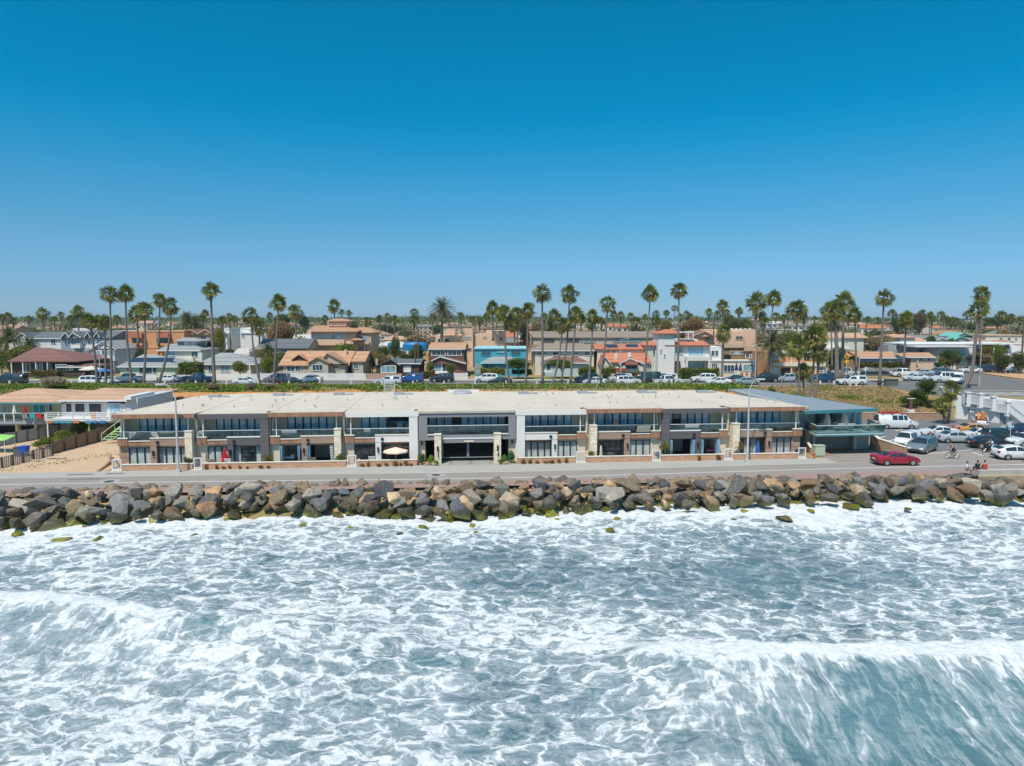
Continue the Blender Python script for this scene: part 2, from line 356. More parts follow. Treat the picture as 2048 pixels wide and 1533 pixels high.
# upper street
SZ = 3.4
sheet('upper_street', [(-170, 128.3, SZ + .02), (170, 128.3, SZ + .02), (170, 140.4, SZ + .02), (-170, 140.4, SZ + .02)], ASPH)
sheet('upper_street_junction', [(68.2, 110.6, SZ + .024), (170, 110.6, SZ + .024), (170, 128.3, SZ + .024), (68.2, 128.3, SZ + .024)], ASPH)
sheet('side_street', [(84, 140.4, SZ + .028), (103, 140.4, SZ + .028), (128, 320, 4.3), (112, 320, 4.3)], ASPH)
for a, b_, nm in ((-170, 83.6, 'upper_sidewalk'), (104, 170, 'upper_sidewalk')):
    mb = MB(); mb.box(a, b_, 140.4, 142.0, SZ - .3, SZ + .14); tag(mb.obj(nm, mat('pale concrete', (.52, .47, .4), .85, .1, .5)), kind='structure')
mb = MB(); mb.box(-170, 68, 127.4, 128.3, SZ - .3, SZ + .14); tag(mb.obj('street_kerb', mat('pale concrete', (.5, .48, .44))), kind='structure')
# lawns in front of the upper houses
GR = mat('lawn grass', (.12, .2, .035), .9, .3, 1.5)
for a, b_ in ((-100, -66), (1, 11), (12, 22)):
    sheet('lawn', [(a, 142.1, SZ + .09), (b_, 142.1, SZ + .09), (b_, 147.5, SZ + .09), (a, 147.5, SZ + .09)], GR)
# crosswalk, stop line
mb = MB()
for i in range(9):
    x = 80 + i * 2.6; mb.add([(x, 112.5, SZ + .032), (x + .7, 112.5, SZ + .032), (x - 3.2, 117.5, SZ + .032), (x - 3.9, 117.5, SZ + .032)], [(0, 1, 2, 3)])
mb.add([(74, 120, SZ + .032), (110, 120, SZ + .032), (110, 120.3, SZ + .032), (74, 120.3, SZ + .032)], [(0, 1, 2, 3)])
mb.add([(-60, 134.2, SZ + .032), (84, 134.2, SZ + .032), (84, 134.35, SZ + .032), (-60, 134.35, SZ + .032)], [(0, 1, 2, 3)])
tag(mb.obj('crosswalk_marking', PAINT), kind='structure')
mb = MB(); mb.add([(76, 111.5, SZ + .032), (120, 111.0, SZ + .032), (120, 111.25, SZ + .032), (76, 111.75, SZ + .032)], [(0, 1, 2, 3)]); tag(mb.obj('yellow_road_line', YPAINT), kind='structure')
sheet('bare_dirt_lot', [(104.5, 142.2, SZ + .15), (170, 142.2, SZ + .15), (170, 160, SZ + .15), (106.5, 160, SZ + .15)], mat('orange dirt', (.5, .3, .16), .95, .12, .4))
sheet('motel_parking', [(68, 152, SZ + .12), (84, 152, SZ + .12), (86, 168, SZ + .12), (68, 168, SZ + .12)], ASPH)
# parking bay lines
mb = MB()
for (a, b_) in (((1770, 884), (1800, 877)), ((1885, 905), (1945, 900)), ((1945, 905), (1965, 912)), ((1960, 868), (2010, 852)), ((1990, 872), (2040, 858)), ((1758, 876), (1772, 873)), ((1830, 908), (1890, 906)), ((1790, 862), (1806, 859))):
    p, q = G(*a, .03), G(*b_, .03); d = (q - p).normalized(); e = Vector((-d.y, d.x, 0)) * .1
    mb.add([tuple(p - e), tuple(q - e), tuple(q + e), tuple(p + e)], [(0, 1, 2, 3)])
tag(mb.obj('parking_bay_line', PAINT), kind='structure')
# manholes and road patches
for nm, px, py, r in (('manhole_cover', 218, 963.5, .75), ('manhole_cover', 872, 950.5, .75)):
    p = G(px, py, .022); mb = MB(); mb.lathe([(r * 1.3, 0), (r * 1.3, .006), (r, .006)], 24, tuple(p)); o = mb.obj(nm, mat('manhole collar', (.36, .35, .33)))
    tag(o, 'round manhole in a pale concrete collar on the promenade below ' + ('the dirt lot' if px < 500 else 'the garage driveway'), 'manhole cover')
    mb = MB(); mb.lathe([(r * .62, 0), (r * .62, .01)], 20, (p.x, p.y, p.z + .006)); mb.obj('lid', mat('iron lid', (.08, .07, .065), .6), o)
for px, py, wx in ((160, 949.5, 1.6), (170, 958.5, 2.0), (231, 947.5, 1.1)):
    p = G(px, py, .024); u_, v_ = UV(p.x, p.y); fsheet('road_patch', u_ - wx / 2 * 1.6, u_ + wx / 2 * 1.6, v_ - .28, v_ + .28, .026, mat('dark patch', (.2, .165, .16)))
# ---------------------------------------------------------------- sea
def crest(X, pts, zc):
    P = [G(px, py, zc) for px, py in pts]; return np.interp(X, [p.x for p in P], [p.y for p in P])
def fbm(X, Y, sc, seed, octv=5, ax=1., ay=1.):
    """smooth value noise summed over octaves"""
    out = np.zeros_like(X); amp = 1.; tot = 0
    rs = np.random.RandomState(seed)
    for k in range(octv):
        T = rs.rand(256, 256); x = X * sc * ax * 2 ** k + 37.3 * k; y = Y * sc * ay * 2 ** k + 11.7 * k
        xi = np.floor(x).astype(int); yi = np.floor(y).astype(int); fx = x - xi; fy = y - yi; fx = fx * fx * (3 - 2 * fx); fy = fy * fy * (3 - 2 * fy)
        a = T[xi % 256, yi % 256]; b = T[(xi + 1) % 256, yi % 256]; c = T[xi % 256, (yi + 1) % 256]; d = T[(xi + 1) % 256, (yi + 1) % 256]
        out += amp * ((a * (1 - fx) + b * fx) * (1 - fy) + (c * (1 - fx) + d * fx) * fy); tot += amp; amp *= .5
    return out / tot
def sea_z(X, Y):
    y1 = crest(X, [(-300, 1140), (0, 1168), (150, 1188), (300, 1214), (430, 1218), (600, 1236), (760, 1238), (900, 1260)], -.4)
    A1 = np.interp(X, [-30, -24, -16, -12, -9, -5, -2], [1.1, 1.2, 1.15, 1.3, .8, .35, 0])
    y2 = crest(X, [(1150, 1270), (1300, 1266), (1500, 1270), (1700, 1276), (2048, 1272), (2400, 1262)], 0.1)
    A2 = np.interp(X, [1, 5, 8, 12, 20, 40], [0, .45, 1.15, 1.45, 1.55, 1.4])
    z = -1.75 + .10 * (fbm(X, Y, .12, 1, 3) - .5) * 6
    for yc, A, wb, wf in ((y1, A1, 4.2, 1.5), (y2, A2, 5.2, 1.5)):
        yc = yc + .8 * (fbm(X, Y * 0, .35, 5, 3) - .5); d = Y - yc
        z = z + A * np.where(d < 0, np.exp(-(d / wb) ** 2), np.exp(-(d / wf) ** 2)) * (1 + .25 * (fbm(X, Y, .6, 9, 3) - .5))
    z += .34 * (fbm(X, Y, .55, 2, 4, 1, 1.5) - .5) + .12 * (fbm(X, Y, 2.4, 3, 3) - .5)
    px, _ = PROJ(X, Y, z); yw = G_arr(px)
    s = sstep(-9, 0.5, Y - yw); z += s * (shore_z(px) + 1.75) + .35 * s * (fbm(X, Y, .7, 21, 3) - .4)
    return z
def G_arr(px):
    py = np.interp(px, *WATER_PY); z = shore_z(px); u = -(py - CY) / F
    return (z - CAMZ) / (-sP + u * cP) * (cP + u * sP)
def blob(px, py, cx, cy, rx, ry): return np.exp(-((px - cx) / rx) ** 2 - ((py - cy) / ry) ** 2)
sx = np.linspace(-62, 66, 860); sy = np.concatenate([np.linspace(20, 46, 330), np.linspace(46.09, 71, 190)])
m, n, b, o_ = _nodes('sea water and foam')
SEAM = m
sea = grid_mesh('sea', sx, sy, sea_z, m)
tag(sea, kind='structure')
co = np.empty(len(sea.data.vertices) * 3, dtype=np.float32); sea.data.vertices.foreach_get('co', co); co = co.reshape(-1, 3)
X, Y, Z = co[:, 0].astype(float), co[:, 1].astype(float), co[:, 2].astype(float); px, py = PROJ(X, Y, Z)
D = .442 + .70 * (fbm(X, Y, .11, 31, 4, 1., 1.4) - .5) + .25 * (fbm(X, Y, .4, 33, 3) - .5)
D += .24 * sstep(-7.5, -1.5, Y - G_arr(px)) + .30 * sstep(-2.2, -.6, Y - G_arr(px))
D -= .34 * blob(px, py, 1340, 1185, 300, 80) + .16 * blob(px, py, 950, 1125, 380, 45) + .05 * blob(px, py, 1750, 1130, 300, 60)
D += .04 * blob(px, py, 150, 1200, 260, 60) - .05 * blob(px, py, 250, 1400, 500, 200) + .08 * blob(px, py, 1000, 1330, 330, 60)
y1 = crest(X, [(-300, 1140), (0, 1168), (150, 1188), (300, 1214), (430, 1218), (600, 1236), (760, 1238), (900, 1260)], -.4)
y2 = crest(X, [(1150, 1270), (1300, 1266), (1500, 1270), (1700, 1276), (2048, 1272), (2400, 1262)], 0.1)
d1, d2 = Y - y1, Y - y2
k1 = np.interp(px, [0, 250, 420, 600, 800], [1, .8, .25, .25, 0]); D += .45 * k1 * np.exp(-((d1 + .3) / 1.3) ** 2)
jag = 2.6 * (fbm(X, Y, .9, 41, 4, 1, .35) - .5)
wid = np.interp(px, [1250, 1350, 1700, 1850, 2048, 2300], [.0, .9, 1.1, 1.9, 3.0, 3.6])
k2 = np.interp(px, [1240, 1340, 1700, 2048], [0, .9, 1, 1])
D += 1.0 * k2 * np.exp(-(np.maximum(0, -(d2 + jag * .5)) / np.maximum(wid, .2)) ** 2) * (d2 < 2.5)
face = np.interp(px, [1420, 1560, 1750, 2048], [0, .35, 1, 1]) * sstep(-13, -4.5, d2) * sstep(.2, -.4, d2) + np.interp(px, [1300, 1560], [0, .35]) * sstep(-3, -7, d2)
D -= .46 * np.clip(face, 0, 1) * sstep(-.3, -1.6, d2)
face1 = blob(px, py, 415, 1250, 60, 26) + .8 * blob(px, py, 860, 1325, 90, 16); D -= .5 * face1
at = sea.data.attributes.new('foam', 'FLOAT', 'POINT'); at.data.foreach_set('value', D.astype(np.float32))
ST = .86 * np.clip(np.interp(px, [1300, 1560], [0, 1]) * sstep(.6, -.2, d2) * sstep(-15, -9, d2) + np.interp(px, [300, 480], [.55, 0]) * np.exp(-((d1 + 3) / 4) ** 2) * sstep(620, 520, px), 0, 1)
at = sea.data.attributes.new('streak', 'FLOAT', 'POINT'); at.data.foreach_set('value', ST.astype(np.float32))
TQ = np.clip(.9 * face1 + .5 * np.clip(face, 0, 1) * np.exp(-((d2 + 3) / 4) ** 2) + .45 * blob(px, py, 1780, 1480, 260, 90) + .4 * blob(px, py, 1400, 1320, 70, 35), 0, 1)
at = sea.data.attributes.new('teal', 'FLOAT', 'POINT'); at.data.foreach_set('value', TQ.astype(np.float32))
def attr(n, nm): a = n.nodes.new('ShaderNodeAttribute'); a.attribute_name = nm; return a.outputs['Fac']
fo, stk, tl = attr(n, 'foam'), attr(n, 'streak'), attr(n, 'teal')
def vadd(n, a, b, k):
    x = n.nodes.new('ShaderNodeVectorMath'); x.operation = 'MULTIPLY_ADD'; n.links.new(b, x.inputs[0]); x.inputs[1].default_value = (k, k, k); n.links.new(a, x.inputs[2]); return x.outputs[0]
def ncol(n, v, s, d=3): x = N(n, 'ShaderNodeTexNoise', Scale=s, Detail=d); n.links.new(v, x.inputs['Vector']); 
def warped(n, v, s1, k1, s2, k2):
    x = N(n, 'ShaderNodeTexNoise', Scale=s1, Detail=2., noise_dimensions='2D'); n.links.new(v, x.inputs['Vector']); a = n.nodes.new('ShaderNodeVectorMath'); a.operation = 'SUBTRACT'; n.links.new(x.outputs['Color'], a.inputs[0]); a.inputs[1].default_value = (.5, .5, .5)
    v1 = vadd(n, v, a.outputs[0], k1)
    y = N(n, 'ShaderNodeTexNoise', Scale=s2, Detail=2., noise_dimensions='2D'); n.links.new(v, y.inputs['Vector']); c = n.nodes.new('ShaderNodeVectorMath'); c.operation = 'SUBTRACT'; n.links.new(y.outputs['Color'], c.inputs[0]); c.inputs[1].default_value = (.5, .5, .5)
    return vadd(n, v1, c.outputs[0], k2)
def vor(n, v, s, feat='DISTANCE_TO_EDGE', rnd_=1.):
    x = N(n, 'ShaderNodeTexVoronoi', Scale=s, Randomness=rnd_); x.voronoi_dimensions = '2D'; x.feature = feat; n.links.new(v, x.inputs['Vector']); return x.outputs['Distance']
base_v = coord(n, scale=(.74, .98, .3), rot=(0, 0, R(8)))
str_v = coord(n, scale=(1.25, .36, .3), rot=(0, 0, R(-24)))
mv = n.nodes.new('ShaderNodeMix'); mv.data_type = 'VECTOR'; n.links.new(stk, mv.inputs[0]); n.links.new(base_v, mv.inputs[4]); n.links.new(str_v, mv.inputs[5])
def noise2(n, vec, sc, det=4, rough=.55):
    x = N(n, 'ShaderNodeTexNoise', Scale=sc, Detail=det, Roughness=rough, noise_dimensions='2D'); n.links.new(vec, x.inputs['Vector']); return x.outputs['Fac']
def lace(v):
    w_ = warped(n, v, .8, 1.5, 3.0, .42)
    e1 = vor(n, w_, .72); e2 = vor(n, w_, 2.0)
    l1 = mapr(n, e1, 0, .22, 1, 0); l2 = mapr(n, e2, 0, .22, 1, 0)
    fb = noise2(n, w_, 1.2, 6, .64)
    fb2 = noise2(n, v, .4, 1, .5)
    s = mth(n, 'ADD', mth(n, 'MULTIPLY', l1, .56), mth(n, 'MULTIPLY', l2, .38))
    s = mth(n, 'ADD', s, mth(n, 'MULTIPLY', mth(n, 'SUBTRACT', fb, .5), 1.55))
    return mth(n, 'ADD', s, mth(n, 'MULTIPLY', mth(n, 'SUBTRACT', fb2, .5), .7))
L1 = lace(base_v); L2 = lace(str_v)
ls = mth(n, 'ADD', mth(n, 'MULTIPLY', L1, mth(n, 'SUBTRACT', 1., stk)), mth(n, 'MULTIPLY', L2, stk))
val = mth(n, 'ADD', mth(n, 'MULTIPLY', fo, 1.35), ls)
foam = mth(n, 'ADD', mapr(n, val, .68, .98, 0, .55, True), mapr(n, val, .90, 1.28, 0, .45, True))
veil = mapr(n, val, .22, .88, .03, .40)
fm = mth(n, 'MAXIMUM', foam, veil)
wat = mixc(n, mapr(n, noise2(n, base_v, .35, 3), .35, .65), (.064, .134, .160), (.13, .205, .24))
wat = mixc(n, mth(n, 'MULTIPLY', tl, .85), wat, (.085, .20, .225))
fc = mixc(n, mapr(n, noise2(n, base_v, 3.5, 4, .7), .3, .7), (.52, .57, .59), (.80, .80, .79))
cc = mixc(n, fm, wat, fc)
n.links.new(cc, b.inputs['Base Color']); n.links.new(mapr(n, fm, 0, 1, .12, .8), b.inputs['Roughness']); b.inputs['IOR'].default_value = 1.33
hh = mth(n, 'ADD', mth(n, 'MULTIPLY', foam, .5), mth(n, 'MULTIPLY', noise2(n, base_v, 3.0, 5, .65), 1.0))
bp = N(n, 'ShaderNodeBump', Strength=.55, Distance=.22); n.links.new(hh, bp.inputs['Height']); n.links.new(bp.outputs[0], b.inputs['Normal'])
# the open sea around the surf, behind and beside the camera, for reflections
mb = MB(); mb.add([(-900, -900, -1.9), (900, -900, -1.9), (900, 20, -1.9), (-900, 20, -1.9)], [(0, 1, 2, 3)])
for s_ in (-1, 1):
    a, c_ = (s_ * 62, s_ * 900) if s_ < 0 else (66, 900)
    mb.add([(a, 20, -1.9), (c_, 20, -1.9), (c_, 62, -1.9), (a, 62, -1.9)], [(0, 1, 2, 3)])
tag(mb.obj('open_sea', mat('open sea', (.08, .16, .2), .2, .3, .1)), kind='structure')
# ================================================================ rock wall
def rock_mesh(seed, flat=.8):
    r = random.Random(seed); bm = bmesh.new()
    for _ in range(r.choice((11, 13, 15, 18))):
        d = Vector((r.gauss(0, 1), r.gauss(0, 1), r.gauss(0, 1))).normalized() * r.uniform(.8, 1.1)
        bm.verts.new((d.x * 1.05, d.y * .92, d.z * flat))
    res = bmesh.ops.convex_hull(bm, input=bm.verts)
    for v_ in [v_ for v_ in bm.verts if not v_.link_faces]: bm.verts.remove(v_)
    bmesh.ops.bevel(bm, geom=list(bm.edges), offset=.05, segments=1, affect='EDGES', clamp_overlap=True)
    bmesh.ops.triangulate(bm, faces=bm.faces[:])
    bmesh.ops.subdivide_edges(bm, edges=bm.edges[:], cuts=1, use_grid_fill=True)
    for v_ in bm.verts:
        q = v_.co * 1.6 + Vector((seed * 3.1, 0, 0)); v_.co += v_.co.normalized() * (.07 * (_nz(q)) + .05 * _nz(q * 2.7))
    bmesh.ops.recalc_face_normals(bm, faces=bm.faces)
    me = bpy.data.meshes.new('boulder'); bm.to_mesh(me); bm.free(); return me
from mathutils import noise as _mn
_nz = _mn.noise
m, n, b, o_ = _nodes('boulder rock'); ROCK = m
v = coord(n); oi = n.nodes.new('ShaderNodeObjectInfo'); ge = n.nodes.new('ShaderNodeNewGeometry'); sp = n.nodes.new('ShaderNodeSeparateXYZ'); n.links.new(ge.outputs['Position'], sp.inputs[0])
f1 = noise(n, v, 1.2, 5, .65, .6); f2 = noise(n, v, 6, 4, .7)
c = mixc(n, mapr(n, f1, .35, .7), oi.outputs['Color'], mixc(n, 1., oi.outputs['Color'], (1.35, 1.2, 1.0), 'MULTIPLY'))
wi = N(n, 'ShaderNodeTexWhiteNoise', noise_dimensions='1D'); n.links.new(ge.outputs['Random Per Island'], wi.inputs['W']); c = mixc(n, 1., c, mixc(n, wi.outputs['Value'], (.48, .50, .55), (1.2, 1.06, .9)), 'MULTIPLY'); c = mixc(n, 1., c, mapr(n, f2, .25, .75, .62, 1.35), 'MULTIPLY')
vn = mapr(n, mth(n, 'ABSOLUTE', mth(n, 'SUBTRACT', noise(n, v, .9, 3, .5, 2.), .5)), .0, .012, .55, 0); c = mixc(n, mth(n, 'MULTIPLY', vn, mapr(n, f2, .45, .6)), c, (.5, .5, .47))
gx = sp.outputs[0]; wl = mapr(n, gx, -10, 45, -.9, -.3)      # splash height of the surf on the stones
hz = mth(n, 'ADD', mth(n, 'SUBTRACT', sp.outputs[2], wl), mth(n, 'MULTIPLY', mth(n, 'SUBTRACT', f1, .5), 1.6))
wet = mapr(n, hz, -.15, .4, 1, 0); alg = mth(n, 'MULTIPLY', mapr(n, hz, -.8, -.15, 1, 0), mapr(n, noise(n, ge.outputs['Position'], .45, 3), .40, .55))
c = mixc(n, wet, c, mixc(n, 1., c, (.42, .42, .34), 'MULTIPLY')); c = mixc(n, mth(n, 'MULTIPLY', wet, .5), c, (.075, .065, .022))
c = mixc(n, mth(n, 'MULTIPLY', alg, .85), c, mixc(n, mapr(n, f2, .4, .6), (.20, .28, .01), (.30, .22, .02)))
n.links.new(c, b.inputs['Base Color']); n.links.new(mapr(n, wet, 0, 1, .85, .16), b.inputs['Roughness'])
bp = N(n, 'ShaderNodeBump', Strength=.6, Distance=.12); n.links.new(mth(n, 'ADD', f2, mth(n, 'MULTIPLY', f1, 1.5)), bp.inputs['Height']); n.links.new(bp.outputs[0], b.inputs['Normal'])
RM = [rock_mesh(s_ + 3, .62 + .05 * (s_ % 5)) for s_ in range(16)]
for me in RM: me.materials.append(ROCK)
RC = [((.20, .21, .225), 'blue-grey'), ((.105, .108, .115), 'dark grey'), ((.29, .29, .285), 'pale grey'), ((.36, .26, .165), 'tan'), ((.22, .145, .085), 'brown'), ((.19, .165, .115), 'olive grey'), ((.17, .19, .175), 'greenish grey'), ((.42, .35, .26), 'cream')]
WALLM = [(30, 'the dirt lot'), (110, 'the end of the plank fence'), (180, 'the road patches'), (232, 'the first white gate'), (290, 'the left brown townhouse'), (352, 'the left street lamp'), (400, 'the second white gate'), (455, 'the red parasol'), (510, 'the charcoal clad pier'), (570, 'the open bed terrace'), (640, 'the black open terrace'), (700, 'the white framed townhouse gate'), (785, 'the beige parasol'), (850, 'the garage planting'), (900, 'the garage gate left half'), (960, 'the garage gate right half'), (1015, 'the right garage pillar'), (1080, 'the curtained white townhouse'), (1155, 'the middle white gate'), (1230, 'the woman on the balcony'), (1310, 'the gate beside the yucca'), (1365, 'the charcoal open terrace'), (1420, 'the pink bed'), (1495, 'the right street lamp'), (1560, 'the right brown townhouse'), (1630, 'the green utility box'), (1690, 'the teal house garage'), (1760, 'the red car boot'), (1820, 'the red car bonnet'), (1870, 'the grey minivan'), (1905, 'the cyclist'), (1945, 'the sitting people'), (2010, 'the concrete sea wall')]
TIER = ['crest', 'second row', 'third row', 'fourth row', 'fifth row', 'waterline row']
CREST_PY = ([-60, 0, 300, 700, 1200, 1600, 1750, 1900, 1960, 2100], [986, 984, 974, 969, 960, 957, 955, 953, 963, 968])
rr = random.Random(11); nrock = 0
def rock(px, py, z, r, colr, tier, flat=1., moss=False):
    global nrock
    p = G(px, py, z); me = RM[rr.randrange(16)]
    o = bpy.data.objects.new('boulder', me); COL.objects.link(o); o.location = p
    a, b_, c_ = r * rr.uniform(.85, 1.2), r * rr.uniform(.8, 1.0), r * rr.uniform(.72, 1.0) * flat
    o.scale = (a, b_, c_); o.rotation_euler = (rr.uniform(-.5, .5), rr.uniform(-.6, .6), rr.uniform(0, 6.3)) if flat == 1 else (0, 0, rr.uniform(0, 6.3))
    base, nm = colr; k = rr.uniform(.8, 1.2); o.color = (base[0] * k, base[1] * k, base[2] * k, 1)
    o['category'] = 'boulder'; o['group'] = 'boulders of the rock wall along the surf'
    lm = min(WALLM, key=lambda q: abs(q[0] - px))[1]
    sz = 'large ' if r > 1.12 else ('small ' if r < .72 else '')
    lab(o, ('%s%s boulder, rock wall %s below %s' % (sz, nm, TIER[tier], lm)) if not moss else 'mossy green rock in the foam below ' + lm, px)
    nrock += 1
def wpy(px): return float(np.interp(px, *WATER_PY))
for tier in range(6):
    px = -14 + rr.uniform(0, 20)
    while px < 2070:
        cp, wp = float(np.interp(px, *CREST_PY)), wpy(px); span = wp - cp
        rows = 5 if span > 50 else 4
        if tier >= rows: px += 45; continue
        t = (tier + .35) / rows; zw = float(shore_z(px)); zz = .45 + (zw - .45) * t
        py = cp + 6 + (span - 6) * t + rr.uniform(-5, 5)
        r = rr.choice((.62, .76, .88, 1.0, 1.12, 1.36)) * (1.0 if tier else .92)
        wts = [4, 4, 3, 2 + (px > 900) * 2, 2, 3, 2, 1 + 2 * (px > 1000)]; colr = rr.choices(RC, wts)[0]
        if tier >= 3: colr = rr.choices(RC, [2, 5, 1, 1, 4, 5, 3, .3])[0]
        if nrock < 264: rock(px, py, zz + (.1 if tier < rows - 1 else -.15), r, colr, tier)
        px += 21.5 * r * 1.80 + rr.uniform(-3, 5)
# single big stones and mossy ones standing in the foam
for px, py, r in ((84, 1057, 1.1), (35, 1068, .55), (122, 1081, .8), (198, 1079, .75), (63, 1050, .8), (395, 1071, .55), (300, 1062, .6), (515, 1052, .55), (610, 1052, .8), (700, 1056, .45), (170, 1055, .7), (850, 1055, .95), (798, 1068, .42), (945, 1052, .45), (953, 1066, .38), (898, 1044, .6), (1237, 1040, .7), (1220, 1060, .5), (1495, 1025, .8), (1570, 1038, .8), (1468, 1042, .5), (1621, 1022, .4), (1700, 1012, 1.25), (1815, 1018, .5), (1355, 1034, .5), (1115, 1042, .5), (30, 1050, .6), (455, 1040, .6)):
    rock(px, py, float(shore_z(px)) - .02, r, rr.choice(RC[4:6]), 5, .55, True)
# packing of small stones between the boulders
RUB = []
Vs, Fs, off = [], [], 0
def low_rock(seed):
    r = random.Random(seed); bm = bmesh.new()
    for _ in range(10):
        d = Vector((r.gauss(0, 1), r.gauss(0, 1), r.gauss(0, 1))).normalized(); bm.verts.new(d)
    bmesh.ops.convex_hull(bm, input=bm.verts)
    for v_ in [v_ for v_ in bm.verts if not v_.link_faces]: bm.verts.remove(v_)
    bmesh.ops.triangulate(bm, faces=bm.faces[:]); bm.verts.index_update()
    V = np.array([v_.co[:] for v_ in bm.verts]); Fc = np.array([[v_.index for v_ in f_.verts] for f_ in bm.faces]); bm.free(); return V, Fc
LR = [low_rock(k) for k in range(8)]
for i in range(3800):
    px = rr.uniform(-60, 2110); cp, wp = float(np.interp(px, *CREST_PY)), wpy(px) - 3; t = rr.random(); py = cp + 2 + (wp - cp) * t
    zz = .0 + (float(shore_z(px)) + .0) * t; p = G(px, py, zz - .1 - .35 * t); V, Fc = LR[i % 8]; a = rr.uniform(0, 6.28); s_ = rr.choice((.35, .5, .65, .85)) * rr.uniform(.8, 1.15)
    Rm = np.array([[math.cos(a), -math.sin(a), 0], [math.sin(a), math.cos(a), 0], [0, 0, .8]]) * s_
    Vs.append(V @ Rm.T + np.array(p)); Fs.append(Fc + off); off += len(V)
o = npmesh('rubble', np.concatenate(Vs), np.concatenate(Fs), ROCK); o.color = (.19, .165, .135, 1); tag(o, 'small broken stones packed between the boulders', 'rubble', kind='stuff')
bx, by = np.meshgrid(np.linspace(-62, 66, 90), np.linspace(50, 74, 60)); o = grid_mesh('rock_bed', np.linspace(-62, 66, 120), np.linspace(50, 76, 70), lambda X, Y: np.where(UV(X, Y)[1] < -8.9, ground_z(X, Y) - .25 * (UV(X, Y)[1] < -10), -1.0), mat('dark gravel bed', (.07, .06, .048), .95, .4, 2)); tag(o, kind='structure')
# ================================================================ leaves
def crown(name, seed, lobes, n_leaf, size, rx=1., ry=1., rz=1., m=None, parent=None):
    """leaf cards spread through the outer shell of several lobes"""
    rs = np.random.RandomState(seed); P = []; Nn = []
    for k in range(lobes):
        c = rs.normal(0, 1, 3); c = c / np.linalg.norm(c) * rs.uniform(.25, .62) * np.array([rx, ry, rz]); r = rs.uniform(.34, .56)
        kk = n_leaf // lobes; d = rs.normal(0, 1, (kk, 3)); d /= np.linalg.norm(d, axis=1)[:, None]
        P.append(c + d * np.array([rx, ry, rz]) * r * rs.uniform(.72, 1.06, (kk, 1))); Nn.append(d)
    P = np.concatenate(P); D = np.concatenate(Nn); k = len(P)
    a = rs.normal(0, 1, (k, 3)) + D * .9; a /= np.linalg.norm(a, axis=1)[:, None]; b_ = np.cross(a, rs.normal(0, 1, (k, 3))); b_ /= np.linalg.norm(b_, axis=1)[:, None]; c_ = np.cross(a, b_)
    s_ = size * rs.uniform(.6, 1.4, (k, 1))
    V = np.stack([P + b_ * s_, P + c_ * s_ * .6, P - b_ * s_, P - c_ * s_ * .6], 1).reshape(-1, 3)
    return npmesh(name, V, np.arange(4 * k).reshape(k, 4), m, parent)
LEAF = leafmat('tree foliage', (0, 0, 0), (0, 0, 0), obcol=True)
BARK = mat('grey bark', (.17, .13, .10), .95, .25, 3)
BARKP = mat('palm trunk', (.20, .17, .15), .95, .28, 1.5, bump=.4)
CRM = [crown('crown', s_, 7 + s_, 1500, .085, m=LEAF) for s_ in range(6)]
DNS = [crown('crown', 40 + s_, 11, 4200, .055, m=LEAF) for s_ in range(3)]
for o in CRM + DNS: COL.objects.unlink(o)
def tree(px, Y, z0, wdt, hgt, col, label, name='tree', cat='tree', trunk=.3, group=None, fine=False, Xw=None, seed=None):
    X = Xw if Xw is not None else PY(px, 700, Y)[0]
    t = thing(name, label, cat, (X, Y, z0), rr.uniform(0, 6), group)
    src = (DNS if fine else CRM)[(seed if seed is not None else rr.randrange(9)) % (3 if fine else 6)]
    c_ = bpy.data.objects.new('crown', src.data); COL.objects.link(c_); c_.parent = t
    th = hgt * trunk; ch = hgt - th; c_.location = (0, 0, th + ch * .5); c_.scale = (wdt * .5, wdt * .5, ch * .5 * 1.02); c_.color = (*col, 1)
    if trunk > .05:
        if 'TRK' not in globals():
            mb = MB(); mb.tube([(0, 0, -.1), (.03, 0, .5), (0, .02, 1)], [.06, .045, .03], 7)
            for k in range(4): a = k * 1.6; mb.tube([(0, 0, .7), (math.cos(a) * .25, math.sin(a) * .25, 1.15), (math.cos(a) * .5, math.sin(a) * .5, 1.5)], [.03, .02, .01], 5)
            globals()['TRK'] = mb.obj('trunk', BARK); COL.objects.unlink(TRK)
        k_ = bpy.data.objects.new('trunk', TRK.data); COL.objects.link(k_); k_.parent = t; k_.scale = (max(1.5, hgt * .5),) * 2 + (th + .15 * ch,)
    return t
